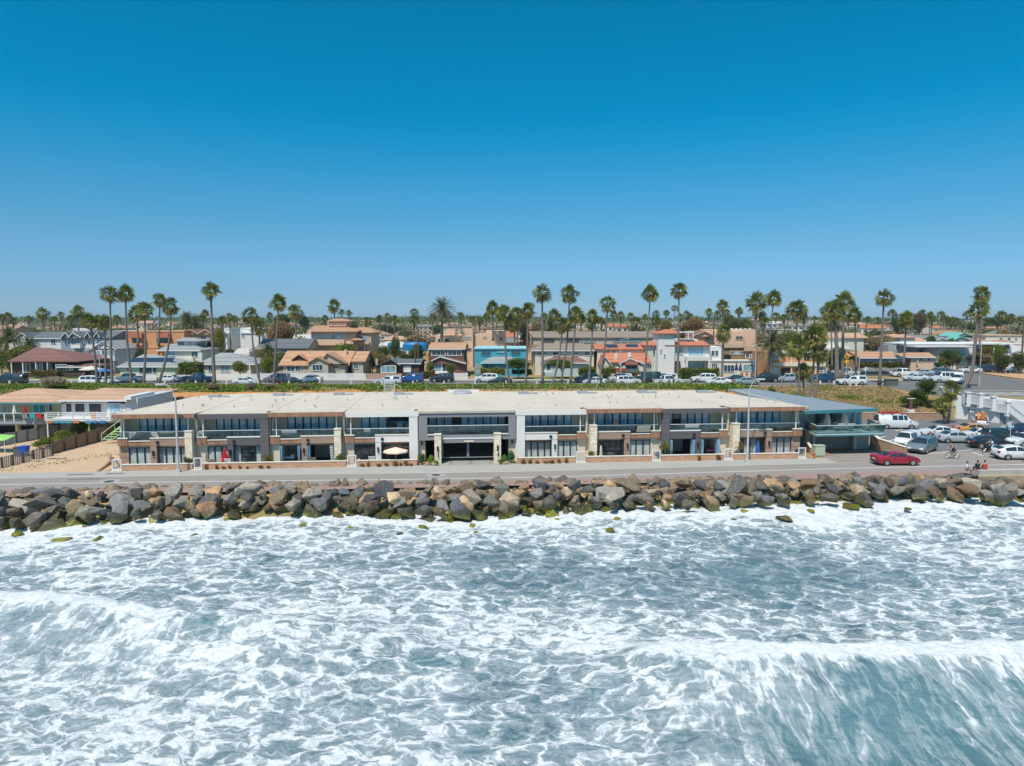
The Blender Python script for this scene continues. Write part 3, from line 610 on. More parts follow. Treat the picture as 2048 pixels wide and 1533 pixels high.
# fan palm crowns ------------------------------------------------
def fan_crown(seed, n_leaf, lo, hi, ln=1.0, blade=.95, droop=.35):
    r = random.Random(seed); mb = MB()
    for i in range(n_leaf):
        el = R(lo + (hi - lo) * (i + r.random()) / n_leaf); az = i * 2.4 + r.uniform(-.3, .3)
        d = Vector((math.cos(el) * math.cos(az), math.cos(el) * math.sin(az), math.sin(el))); L = ln * (r.uniform(.7, 1.15) if i % 4 else .4)
        s_ = d.cross(Vector((0, 0, 1))).normalized() if abs(d.z) < .98 else Vector((1, 0, 0)); up = s_.cross(d).normalized()
        e = d * L + Vector((0, 0, -droop * .4 * L * math.cos(el)))
        mb.add([tuple(s_ * .03), tuple(-s_ * .03), tuple(e - s_ * .025), tuple(e + s_ * .025)], [(0, 1, 2, 3)])
        tw = r.uniform(-1.35, 1.35); s2 = s_ * math.cos(tw) + up * math.sin(tw); nb = 9
        dd = (d + Vector((0, 0, -droop * .8))).normalized(); vs = [tuple(e)]; fs = []
        for k in range(nb):
            a0 = R(-100 + 200 * k / nb); a1 = R(-100 + 200 * (k + .8) / nb); am = (a0 + a1) / 2; B = blade * r.uniform(.85, 1.1)
            q0 = e + (dd * math.cos(a0) + s2 * math.sin(a0)) * B * .58; q1 = e + (dd * math.cos(a1) + s2 * math.sin(a1)) * B * .58
            tip = e + (dd * math.cos(am) + s2 * math.sin(am)) * B + Vector((0, 0, -.16 * B))
            j = len(vs); vs += [tuple(q0), tuple(tip), tuple(q1)]; fs.append((0, j, j + 1, j + 2))
        mb.add(vs, fs)
    return mb
GRN = leafmat('palm green', (.10, .145, .025), (.30, .29, .06), scale=1.2)
YLW = leafmat('palm yellowing', (.52, .40, .12), (.30, .26, .07), scale=1.5)
DEAD = leafmat('palm dead skirt', (.17, .12, .075), (.25, .18, .10), scale=1.5, trans=.15)
FANG = [fan_crown(k, (19, 23, 26, 21)[k], (-45, -25, -35, -15)[k], 88, 1.0, 1.05, (.1, .2, .15, .3)[k]).obj('fronds', GRN) for k in range(4)]
FANY = [fan_crown(20 + k, 13, -74, -12, 1.0, .85, .3).obj('yellow_fronds', YLW) for k in range(4)]
def skirt(seed, L=1.6, r0=.5):
    r = random.Random(seed); mb = MB()
    for i in range(90):
        a = r.uniform(0, 6.3); z0 = -r.uniform(.1, L * .8); q = r.uniform(.5, 1) * r0; l_ = r.uniform(.5, .9)
        c0 = Vector((math.cos(a) * q * .5, math.sin(a) * q * .5, z0)); c1 = Vector((math.cos(a) * q * 1.2, math.sin(a) * q * 1.2, z0 - l_)); s_ = Vector((-math.sin(a), math.cos(a), 0)) * .16
        mb.add([tuple(c0 - s_ * .4), tuple(c0 + s_ * .4), tuple(c1 + s_), tuple(c1 - s_)], [(0, 1, 2, 3)])
    return mb
SKIRT = [skirt(k).obj('dead_skirt', DEAD) for k in range(2)]
def feather_crown(seed, nl=46):
    r = random.Random(seed); mb = MB()
    for i in range(nl):
        el = R(-28 + 112 * (i + r.random()) / nl); az = i * 2.4; L = r.uniform(.85, 1.1); pts = []
        for k in range(9):
            t = k / 8; h = math.cos(el) * L * t + .15 * math.sin(el) * t * t; z = math.sin(el) * L * t - .62 * t * t * L * math.cos(el) ** .5
            pts.append(Vector((math.cos(az) * h, math.sin(az) * h, z)))
        for k in range(8):
            p, q = pts[k], pts[k + 1]; d = (q - p).normalized(); s_ = d.cross(Vector((0, 0, 1))).normalized(); wd = .17 * math.sin(math.pi * min(1, (k + 1.2) / 9.5)) + .03
            for g in range(3):
                for sg in (-1, 1):
                    b0 = p.lerp(q, g / 3); b1 = p.lerp(q, (g + .75) / 3); tp = b0 + s_ * sg * wd + d * wd * .6 + Vector((0, 0, -wd * .35)); mb.add([tuple(b0), tuple(b1), tuple(tp)], [(0, 1, 2)])
    return mb
FEA = [feather_crown(k).obj('fronds', leafmat('date palm green', (.075, .10, .035), (.14, .14, .05))) for k in range(2)]
for o in FANG + FANY + SKIRT + FEA: COL.objects.unlink(o)
def inst(src, parent, loc, sc, rz, name=None):
    o = bpy.data.objects.new(name or src.name.split('.')[0], src.data); COL.objects.link(o); o.parent = parent; o.location = loc; o.scale = sc if hasattr(sc, '__len__') else (sc,) * 3; o.rotation_euler = (0, 0, rz); return o
npalm = 0
def palm(pts, Y, size, label, tw=.23, kind='fan', sk=0., dY=0., group='fan palms along the upper street', yel=True, name='fan_palm'):
    """pts: picture points of the trunk from the base to the heart of the crown, all about distance Y"""
    global npalm; npalm += 1; k = npalm
    P = []
    for i, (px, py) in enumerate(pts):
        X, Z = PY(px, py, Y + dY * i); P.append(Vector((X, Y + dY * i, Z)))
    base = P[0].copy(); t = thing(name, label, 'palm tree', base, 0, group)
    L = [p - base for p in P]
    # smooth the trunk line
    pp = []
    for i in range(len(L) - 1):
        a0 = L[max(i - 1, 0)]; a1 = L[i]; a2 = L[i + 1]; a3 = L[min(i + 2, len(L) - 1)]
        for s_ in range(5):
            u = s_ / 5; pp.append(.5 * ((2 * a1) + (a2 - a0) * u + (2 * a0 - 5 * a1 + 4 * a2 - a3) * u * u + (3 * a1 - a0 - 3 * a2 + a3) * u ** 3))
    pp.append(L[-1]); nn = len(pp); pp[0] = pp[0] - Vector((0, 0, .3))
    rad = [tw * (1.12 - .62 * min(1, i / nn * 1.1)) * (1 + .04 * math.sin(i * 2.3 + k)) for i in range(nn)]; rad[0] *= 1.25
    mb = MB(); mb.tube(pp, rad, 9); mb.obj('trunk', BARKP, t, smooth=True)
    top = L[-1]; rz = k * 1.7
    if kind == 'fan':
        size *= 1.03; inst(FANG[k % 4], t, top, size, rz)
        if yel: inst(FANY[(k + 1) % 4], t, top - Vector((0, 0, .1 * size)), size * .95, rz + 1)
        inst(SKIRT[k % 2], t, top, (size * .5, size * .5, size * (.55 + sk * 1.3)), rz)
    else:
        inst(FEA[k % 2], t, top, size, rz); inst(SKIRT[k % 2], t, top, (size * .35, size * .35, size * .25), rz)
    return t
# ================================================================ townhouse row
M_STUC = mat('beige stucco', (.70, .60, .46), .9, .07, .8)
M_STUCD = mat('taupe stucco', (.48, .43, .36), .9, .08, .8)
M_BROWN = mat('brown plank cladding', (.40, .265, .19), .7, .14, 1.5, pat='siding', pscale=4.5)
M_BROWNV = mat('brown fascia boards', (.36, .185, .11), .65, .2, 1.2, pat='plank', pscale=2.2)
M_CHAR = mat('charcoal cladding', (.135, .12, .122), .7, .15, 1.5, pat='siding', pscale=4.5)
M_WHITE = mat('white stucco', (.76, .72, .67), .85, .04, .8, stain=.06)
M_GREYC = mat('grey render', (.25, .245, .25), .85, .08, .8, stain=.12)
M_CREAM = mat('cream cap', (.70, .65, .56), .8, .05)
M_STONE = mat('ledger stone', (.86, .73, .55), .9, .14, 3, pat='stone', pscale=1.6, bump=.5)
M_TRIMW = mat('white metal', (.75, .75, .74), .4, .03)
M_BRON = mat('dark bronze frame', (.035, .035, .038), .4, .1)
M_BLK = mat('black metal', (.02, .02, .022), .5, .1)
M_BRICK = mat('planter brick', (.58, .33, .21), .9, .18, 2, pat='brick', pscale=1.5)
M_ROOF = mat('tan roof membrane', (.585, .51, .415), .9, .18, .22, stain=.8)
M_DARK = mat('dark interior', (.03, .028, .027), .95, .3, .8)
M_FLOOR = mat('patio tiles', (.34, .30, .27), .8, .1, 2)
G_CURT = glassmat('curtained pane', (.08, .14, .17), .06, (.60, .66, .63), 1.6)
G_CURTL = glassmat('low curtained pane', (.04, .07, .09), .06, (.62, .66, .64), 1.1)
G_UP = glassmat('upper pane', (.26, .37, .45), .04)  # base colour raised to paint in the sea and sky reflection
G_DK = glassmat('dark pane', (.012, .02, .026), .04)
G_BL = glassmat('blue reflection pane', (.19, .34, .43), .05)  # blue of reflected sky and sea put into the pane colour
def railglass():
    m, n, b, o = _nodes('balcony glass')
    tr = n.nodes.new('ShaderNodeBsdfTransparent'); tr.inputs[0].default_value = (.42, .58, .60, 1)
    gl = n.nodes.new('ShaderNodeBsdfGlossy'); gl.inputs['Roughness'].default_value = .03; gl.inputs[0].default_value = (.9, 1, 1, 1)
    mx = n.nodes.new('ShaderNodeMixShader'); mx.inputs[0].default_value = .09; n.links.new(tr.outputs[0], mx.inputs[1]); n.links.new(gl.outputs[0], mx.inputs[2]); n.links.new(mx.outputs[0], o.inputs[0])
    return m
G_RAIL = railglass()
class Unit:
    def __init__(s, root, w, mir): s.r, s.w, s.m = root, w, mir
    def X(s, a, b): return (a, b) if not s.m else (s.w - b, s.w - a)
    def box(s, nm, x0, x1, y0, y1, z0, z1, m, parent=None):
        a, b = s.X(x0, x1); return MB().box(a, b, y0, y1, z0, z1).obj(nm, m, parent or s.r)
    def side(s, nm, poly, x0, x1, m):        # outline in (y,z)
        a, b = s.X(x0, x1); return MB().prism(poly, 'x', a, b).obj(nm, m, s.r)
def glazed(U, x0, x1, y, z0, z1, n_, pm, fm=None, fw=.10, mx=.16, nm='window', skip=()):
    """a run of n_ tall panes in one dark frame; each pane a sub-part"""
    fm = fm or M_BRON; a, b = U.X(x0, x1); mb = MB()
    mb.box(a, b, y - .05, y + .08, z1 - fw, z1).box(a, b, y - .05, y + .08, z0, z0 + fw)
    pw = (b - a) / n_
    for i in range(n_ + 1):
        xc = a + i * pw; l, r = max(a, xc - mx / 2), min(b, xc + mx / 2)
        if r - l > .02: mb.box(l, r, y - .05, y + .08, z0 + fw, z1 - fw)
    fr = mb.obj(nm, fm, U.r)
    for i in range(n_):
        if i in skip: continue
        q = pm[i % len(pm)] if isinstance(pm, (list, tuple)) else pm
        MB().box(a + i * pw + mx / 2, a + (i + 1) * pw - mx / 2, y, y + .03, z0 + fw, z1 - fw).obj('pane', q, fr)
    return fr
def sconce(U, x, y, z, h=.45):
    a, b = U.X(x - .08, x + .08); l = MB().box(a, b, y - .16, y, z, z + h).box(a - .03, b + .03, y - .2, y + .001, z + h, z + h + .06).obj('wall_lamp', M_BLK, U.r); return l
ZR = 5.66
def back_v(u):                                   # depth of the roof's far edge
    P = [G(427, 788, ZR), G(700, 785, ZR), G(1024, 783.5, ZR), G(1300, 781, ZR), G(1440, 781, ZR)]; q = [UV(p.x, p.y) for p in P]
    return float(np.interp(u, [a[0] for a in q], [a[1] for a in q]))
def lot_u(u, v, side):                           # outer end walls do not run square to the street
    return u
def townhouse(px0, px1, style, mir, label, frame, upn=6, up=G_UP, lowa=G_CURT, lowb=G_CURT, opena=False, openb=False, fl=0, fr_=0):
    u0, u1 = UP(px0, 1.5), UP(px1, 1.5); w_ = u1 - u0
    root = thing('townhouse', label, 'townhouse', FW(u0, 0, 0), FA, 'two storey townhouses in the beachfront row')
    U = Unit(root, w_, mir); X = lambda f: f * w_
    bl, br = back_v(u0), back_v(u1)
    if px0 == 235: bl = 20.3
    # rear body and slabs
    hi = 3.85
    mb = MB(); A = [(0, hi), (w_, hi), (w_, br - .3), (0, bl - .3)]
    if px0 == 235: A[3] = (2.2, bl - .3)
    if px1 == 1603: A[2] = (w_ - 3.8, br - .3)
    # upper wall around the window opening
    a, b = [UP(q, hi) - u0 for q in {235: (281, 377), 395: (434, 526), 541: (576, 670), 690: (723, 826), 1031: (1049, 1143), 1172: (1194, 1285), 1320: (1330, 1418), 1455: (1468, 1558)}[px0]]; a = max(.25, a); b = min(w_ - .25, b); wl = (a, b) if not mir else (w_ - b, w_ - a)
    mb.box(0, a, hi, hi + .3, 2.75, ZR - .16).box(b, w_, hi, hi + .3, 2.75, ZR - .16).box(a, b, hi, hi + .3, 5.02, ZR - .16).obj('wall', M_STUC, root)
    MB().prism([(p[0], p[1]) for p in A[2:] + [(0, hi + 1.6), (w_, hi + 1.6)]], 'z', 0, ZR - .16).obj('rear_wall', M_STUC, root)
    MB().box(0, w_, 1.95, hi + .29, 2.38, 2.74).obj('balcony_floor', M_STUCD, root)
    up_l = up if isinstance(up, (list, tuple)) else [up]
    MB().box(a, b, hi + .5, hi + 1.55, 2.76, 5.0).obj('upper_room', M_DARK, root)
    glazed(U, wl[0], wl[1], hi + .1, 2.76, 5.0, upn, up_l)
    # roof
    rp_ = [(-.0, 1.45), (w_, 1.45), (w_, br), (0, bl)]
    if px0 == 235: rp_ = [(-.25, 1.45), (w_, 1.45), (w_, br), (2.0, bl)]
    if px1 == 1603: rp_ = [(0, 1.45), (w_ + .35, 1.45), (w_ - 3.4, br), (0, bl)]
    if style == 'brown':
        f0 = 1.0; rp_[0] = (rp_[0][0], 4.6); rp_[1] = (rp_[1][0], 4.6)
        MB().prism([(f0, ZR + .12), (4.6, ZR), (4.6, ZR - .16), (f0, ZR - .14)], 'x', rp_[0][0], rp_[1][0]).obj('roof_overhang', M_ROOF, root)
        for q in (rp_[0][0] - .04, rp_[1][0] + .002): MB().prism([(f0, ZR + .13), (4.6, ZR + .012), (4.6, ZR - .02), (f0, ZR - .32)], 'x', q, q + .04).obj('side_fascia', M_BROWNV, root)
    MB().prism(rp_, 'z', ZR - .15, ZR).obj('roof', M_ROOF, root)
    fas = {'brown': M_BROWNV, 'char': M_CHAR, 'white': M_WHITE}[style]
    framed = style != 'brown'
    MB().box(0 if framed else -.1 * (px0 == 235), w_, *((1.32, 1.45, ZR - .52, ZR + .012) if style != 'brown' else (.93, 1.0, ZR - .34, ZR + .125))).obj('fascia', fas, root)
    # party walls with raked front edges
    U.side('side_wall', [(1.95, 2.74), (hi, 2.74), (hi, ZR - .16), (2.6, ZR - .16)] if not framed else [(3.0, 2.74), (hi, 2.74), (hi, ZR - .16), (2.2, ZR - .16)], X(0) + .02, X(0) + .22, M_STUC)
    U.side('side_wall', [(1.95, 2.74), (hi, 2.74), (hi, ZR - .16), (1.7, ZR - .16), (1.7, 4.9)], X(1) - .22, X(1) - .02, M_STUC if style != 'white' else M_WHITE)
    # low balcony front
    bm_ = {'brown': M_BROWN, 'char': M_CHAR, 'white': M_WHITE}[style]
    U.box('balcony_front', 0, X(.125), 1.5, 1.95, 2.36, 3.12, M_BROWNV); U.box('cap', -.03, X(.13), 1.44, 1.98, 3.12, 3.21, M_CREAM)
    U.box('balcony_front', X(.125) + .004, X(.41), 1.6, 1.9, 2.36, 2.8, M_BROWNV); U.box('cap', X(.13) + .004, X(.41), 1.54, 1.93, 2.8, 2.89, M_CREAM)
    e = .862 if not framed else .87
    U.box('balcony_front', X(.41) + .004, X(e), 1.46, 1.94, 2.36, 3.1, bm_); U.box('cap', X(.405), X(e), 1.4, 1.97, 3.1, 3.19, M_CREAM if style != 'char' else M_TRIMW)
    # glass rail
    g = U.box('railing', X(.02), X(e), 1.68, 1.71, 2.9, 3.82, G_RAIL); U.box('handrail', X(.02), X(e), 1.66, 1.73, 3.82, 3.87, M_TRIMW, g)
    # piers
    pm_ = {'brown': M_BROWN, 'char': M_CHAR, 'white': M_WHITE}[style]
    U.box('pier', X(.41), X(.485), 1.5, 2.9, 0, 2.36, pm_); sconce(U, X(.445), 1.5, 1.3)
    U.box('downpipe', X(.497), X(.512), 1.6, 1.68, .1, 2.75, M_BLK); U.box('rain_head', X(.487), X(.522), 1.36, 1.46, 2.55, 2.85, M_BLK)
    if framed:
        U.box('frame_pier', X(e), X(.985), 1.36, 2.9, 0, ZR - .16, fas)
        U.box('end_return', X(.985), X(.998), 1.7, 4.6, 0, ZR - .16, M_WHITE if style == 'white' else M_STUCD)
    else:
        U.box('stone_pillar', X(.865), X(.955), 1.0, 2.9, 0, 3.88, M_STONE); U.box('cap', X(.86), X(.96), .94, 2.0, 3.88, 3.97, M_CREAM)
        U.box('post', X(.885), X(.897), 1.55, 1.67, 3.1, ZR - .42, M_TRIMW)
        U.box('rear_return', X(.955), X(.995), 2.2, 4.6, 0, 2.36, M_STUC)
    U.box('post', X(.075), X(.088), 1.62, 1.74, 3.21, ZR - .42, M_TRIMW)
    # ground floor
    U.box('wall_end', 0, X(.115), 1.9 if not framed else 1.97, 2.9, 0, 2.36, bm_ if style == 'brown' and px0 in (235, 1455) else M_STUC)
    U.box('lintel', X(.115) + .003, X(.41) - .003, 1.97, 2.2, 2.12, 2.36, M_STUCD); U.box('lintel', X(.485) + .003, X(e) - .003, 1.97, 2.2, 2.12, 2.36, M_STUCD if style != 'white' else M_BROWNV)
    for (f0, f1, n_, gm_, op) in ((.118, .408, 3, lowa, opena), (.488, e - .003, 4, lowb, openb)):
        if not op:
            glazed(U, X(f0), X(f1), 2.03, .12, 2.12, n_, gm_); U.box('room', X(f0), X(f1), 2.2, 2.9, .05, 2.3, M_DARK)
        else:
            # folding doors stand open: a real room behind
            a, b = U.X(X(f0), X(f1)); z1 = 2.34
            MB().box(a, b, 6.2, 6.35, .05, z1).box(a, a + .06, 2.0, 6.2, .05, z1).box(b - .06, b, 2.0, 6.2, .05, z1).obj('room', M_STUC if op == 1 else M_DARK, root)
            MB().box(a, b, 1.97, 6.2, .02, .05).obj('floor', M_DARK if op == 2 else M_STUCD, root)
            for q, s_ in ((a + .1, 1), (b - .16, -1)):
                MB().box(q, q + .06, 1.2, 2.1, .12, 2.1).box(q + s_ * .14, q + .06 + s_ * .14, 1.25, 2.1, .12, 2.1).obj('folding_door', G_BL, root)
    U.box('patio', 0, w_, .3, 2.9, 0, .06, M_FLOOR)
    # skylight box on the roof near the back
    sk_ = (bl + br) / 2 - 3.2; c_ = w_ * (.62 if not mir else .38)
    s1 = MB().box(c_ - 1.0, c_ + .3, sk_ - .6, sk_ + .6, ZR, ZR + .3).obj('skylight', mat('skylight grey', (.33, .35, .38), .5), root)
    MB().box(c_ + .302, c_ + 1.6, sk_ - .45, sk_ - .3, ZR, ZR + .22).obj('vent_curb', mat('skylight grey', (.33, .35, .38)), root)
    MB().box(w_ - .12, w_ + .1, 3.4, (bl + br) / 2 - .6, ZR, ZR + .03).obj('roof_seam', M_ROOF, root); MB().box(w_ - .5, w_ - .13, 2.2, 3.1, ZR + .002, ZR + .03).obj('roof_slot', M_BRON, root)  # flat dark box drawn in place of a slot between the roofs
    for q in range(7):
        vx, vy = w_ * rr.uniform(.1, .9), rr.uniform(4, (bl + br) / 2 - 1)
        MB().lathe([(.07, ZR), (.07, ZR + .22), (.10, ZR + .22), (.1, ZR + .3)], 8, (vx, vy, 0)).obj('roof_vent', mat('pale vent', (.5, .48, .44)), root)
    return root, U, w_
T = {}
T[1] = townhouse(235, 395, 'brown', False, 'brown clad townhouse at the left end of the row, with pale curtains downstairs', None)
T[2] = townhouse(395, 541, 'char', False, 'charcoal framed townhouse left of the garage, red parasol on its patio', None, lowb=[G_CURT, G_DK, G_DK, G_CURT])
T[3] = townhouse(541, 690, 'brown', False, 'brown clad townhouse with open ground floor and striped hanging cloth', None, opena=1, openb=2, up=G_BL)
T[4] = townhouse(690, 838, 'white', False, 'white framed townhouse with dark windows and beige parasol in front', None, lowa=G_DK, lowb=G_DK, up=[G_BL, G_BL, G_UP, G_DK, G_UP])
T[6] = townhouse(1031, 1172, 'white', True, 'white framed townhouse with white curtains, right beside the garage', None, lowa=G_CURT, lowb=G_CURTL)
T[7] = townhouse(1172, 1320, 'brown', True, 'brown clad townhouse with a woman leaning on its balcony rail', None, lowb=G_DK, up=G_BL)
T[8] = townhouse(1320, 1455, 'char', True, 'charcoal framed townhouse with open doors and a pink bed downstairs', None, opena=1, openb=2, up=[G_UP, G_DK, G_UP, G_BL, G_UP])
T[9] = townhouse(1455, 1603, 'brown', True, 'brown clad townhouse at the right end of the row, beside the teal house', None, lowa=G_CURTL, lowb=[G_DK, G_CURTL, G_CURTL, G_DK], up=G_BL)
# ------------- the garage unit in the middle
u0, u1 = UP(838), UP(1031); w_ = u1 - u0; gx = lambda px, v=1.5: UP(px, v) - u0
root = thing('garage_townhouse', 'grey rendered middle building of the row over a double car gate', 'townhouse', FW(u0, 0, 0), FA, 'two storey townhouses in the beachfront row')
U = Unit(root, w_, False)
bl, br = back_v(u0), back_v(u1)
x0, x1 = gx(855), gx(1017)
MB().prism([(0, 1.4), (w_, 1.4), (w_, br + .3), (0, bl + .3)], 'z', ZR - .15, ZR + .01).obj('roof', M_ROOF, root)
MB().box(0, w_, 1.42, 1.72, 5.02, ZR - .16).box(0, x0, 1.42, 1.72, 2.5, 5.02).box(x1, w_, 1.42, 1.72, 2.5, 5.02).box(x0, x1, 1.42, 1.72, 2.5, 3.05).obj('front_wall', M_GREYC, root)
MB().box(0, w_, 1.3, 1.41, ZR - .2, ZR + .03).obj('fascia', mat('tan trim', (.5, .44, .36)), root)
MB().box(0, w_, 1.73, 4.2, 2.5, 2.8).box(0, .25, 1.73, 4.2, 2.8, ZR - .16).box(w_ - .25, w_, 1.73, 4.2, 2.8, ZR - .16).obj('balcony_walls', M_GREYC, root)
MB().box(0, w_, 4.2, 4.4, 2.8, ZR - .16).obj('balcony_rear_wall', M_BRON, root)
MB().box(0, w_, 8.4, br - 1, 0, ZR - .16).obj('rear_wall', M_STUC, root)
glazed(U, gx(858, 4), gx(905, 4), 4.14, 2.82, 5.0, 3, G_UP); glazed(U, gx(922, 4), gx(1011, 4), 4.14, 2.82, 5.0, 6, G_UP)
for a, b in ((x0, gx(869)), (gx(1002), x1)): MB().box(a, b, 1.32, 1.75, 3.05, 3.16).obj('cap', M_CREAM, root)
MB().box(gx(884), gx(989), 1.2, 1.75, 2.62, 2.72).obj('cap', M_TRIMW, root)
MB().box(gx(884), gx(989), 1.25, 1.41, 2.2, 2.6).obj('gate_header', M_GREYC, root)
MB().box(gx(928), gx(948), 1.2, 1.249, 2.28, 2.45).obj('number_plate', M_STUC, root)
g = MB().box(x0, x1, 1.5, 1.53, 3.17, 4.05).obj('railing', G_RAIL, root); MB().box(x0 - .1, x1 + .1, 1.47, 1.56, 4.05, 4.1).obj('handrail', M_TRIMW, g)
for a, b in ((869, 882.5), (988.5, 1002)):
    p = MB().box(gx(a, .6), gx(b, .6), .5, 1.9, 0, 3.22).obj('stone_pillar', M_STONE, root); MB().box(gx(a, .6) - .04, gx(b, .6) + .04, .44, 1.2, 3.22, 3.3).obj('cap', M_CREAM, p)
    c_ = (gx(a, .6) + gx(b, .6)) / 2; MB().lathe([(.03, 0), (.09, .12), (.11, .5), (.09, .62), (.03, .7)], 10, (c_, .4, 1.35)).lathe([(.02, 0), (.07, .05), (.07, .28), (.02, .34)], 8, (c_ + .05, .4, .85)).obj('wall_lamp', M_BLK, p)
# car gate: two mesh leaves in a grey tube frame
for a, b in ((884.5, 935.5), (936.5, 988)):
    xa, xb = gx(a, 1.9), gx(b, 1.9); f = MB().box(xa, xb, 1.88, 1.94, 2.1, 2.19).box(xa, xb, 1.88, 1.94, .42, .5).box(xa, xa + .09, 1.88, 1.94, .5, 2.1).box(xb - .09, xb, 1.88, 1.94, .5, 2.1).obj('gate_leaf', mat('grey tube', (.3, .3, .3), .5), root)
    mb = MB(); k = int((xb - xa) / .16)
    for i in range(1, k): mb.box(xa + i * (xb - xa) / k - .012, xa + i * (xb - xa) / k + .012, 1.9, 1.92, .5, 2.1)
    mb.obj('mesh_panel', M_BLK, f)
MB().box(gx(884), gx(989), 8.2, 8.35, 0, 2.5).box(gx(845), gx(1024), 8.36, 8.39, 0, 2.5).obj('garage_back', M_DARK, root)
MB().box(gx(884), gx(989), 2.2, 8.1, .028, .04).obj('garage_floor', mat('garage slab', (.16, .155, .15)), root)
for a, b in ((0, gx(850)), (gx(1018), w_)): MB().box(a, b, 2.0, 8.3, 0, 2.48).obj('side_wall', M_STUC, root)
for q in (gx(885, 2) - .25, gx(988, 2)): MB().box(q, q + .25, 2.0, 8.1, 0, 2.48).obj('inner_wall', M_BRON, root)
sconce(U, gx(844), 2.0, 1.9, .3); sconce(U, gx(1025), 2.0, 1.9, .3)
MB().lathe([(1.3, ZR), (1.3, ZR + .12), (1.1, ZR + .3), (.6, ZR + .42)], 18, (w_ * .48, bl - 2.4, 0)).obj('skylight_dome', mat('skylight grey', (.4, .43, .48), .3), root)
MB().box(w_ * .3, w_ * .7, bl - 1.1, bl - .8, ZR + .02, ZR + .35).obj('parapet', M_WHITE, root)
# ------------- planter walls and gates
def planter(pa, pb, label):
    a, b = UP(pa, .1), UP(pb, .1); r = thing('planter_wall', label, 'garden wall', FW(a, 0, 0), FA, 'low brick patio walls along the promenade')
    L = b - a; MB().box(0, L, 0, .22, 0, .62).obj('brickwork', M_BRICK, r); MB().box(-.04, L + .04, -.04, .28, .62, .7).obj('cap', M_CREAM, r)
    MB().box(0, .2, .221, 1.4, 0, .62).box(L - .2, L, .221, 1.4, 0, .62).obj('return', M_BRICK, r); return r
for pa, pb, l in ((243, 384, 'low brick patio wall in front of the left brown townhouse'), (404, 692, 'longest low brick patio wall, dry shrubs along it, behind the red parasol'), (713, 834, 'low brick patio wall below the beige parasol'), (1037, 1150, 'low brick patio wall with dry shrubs right of the garage'), (1173, 1303, 'low brick patio wall below the woman on the balcony'), (1323, 1447, 'low brick patio wall below the pink bed'), (1467, 1596, 'low brick patio wall at the right end of the row')): planter(pa, pb, l)
def gate(pa, pb, label, v=.12):
    a, b = UP(pa, v), UP(pb, v); L = b - a; r = thing('garden_gate', label, 'gate', FW(a, v, 0), FA, 'white metal gates between the patios')
    MB().box(0, .09, 0, .09, 0, 1.25).box(L - .09, L, 0, .09, 0, 1.25).box(.09, L - .09, 0, .09, 1.15, 1.25).box(.09, L - .09, 0, .09, .14, .22).obj('gate_frame', M_TRIMW, r)
    mb = MB(); k = int(L / .13)
    for i in range(1, k): mb.box(i * L / k - .015, i * L / k + .015, .03, .06, .22, 1.15)
    mb.obj('bars', mat('grey bars', (.4, .4, .41), .5), r); MB().box(-.05, L + .05, -.25, .2, 0, .08).obj('step', M_CREAM, r)
for pa, pb, l in ((222, 241, 'white metal gate at the left end of the row beside the dirt lot'), (386, 402, 'white metal gate between the first brown townhouse and the red parasol'), (693.5, 712, 'white metal gate left of the beige parasol'), (1152, 1171, 'white metal gate between the white curtained townhouse and the next patio'), (1304.5, 1321.5, 'white metal gate beside the spiky yucca and boulder'), (1448.5, 1465.5, 'white metal gate beside the pink bed terrace'), (1597, 1612, 'white metal gate at the right end of the row')): gate(pa, pb, l)
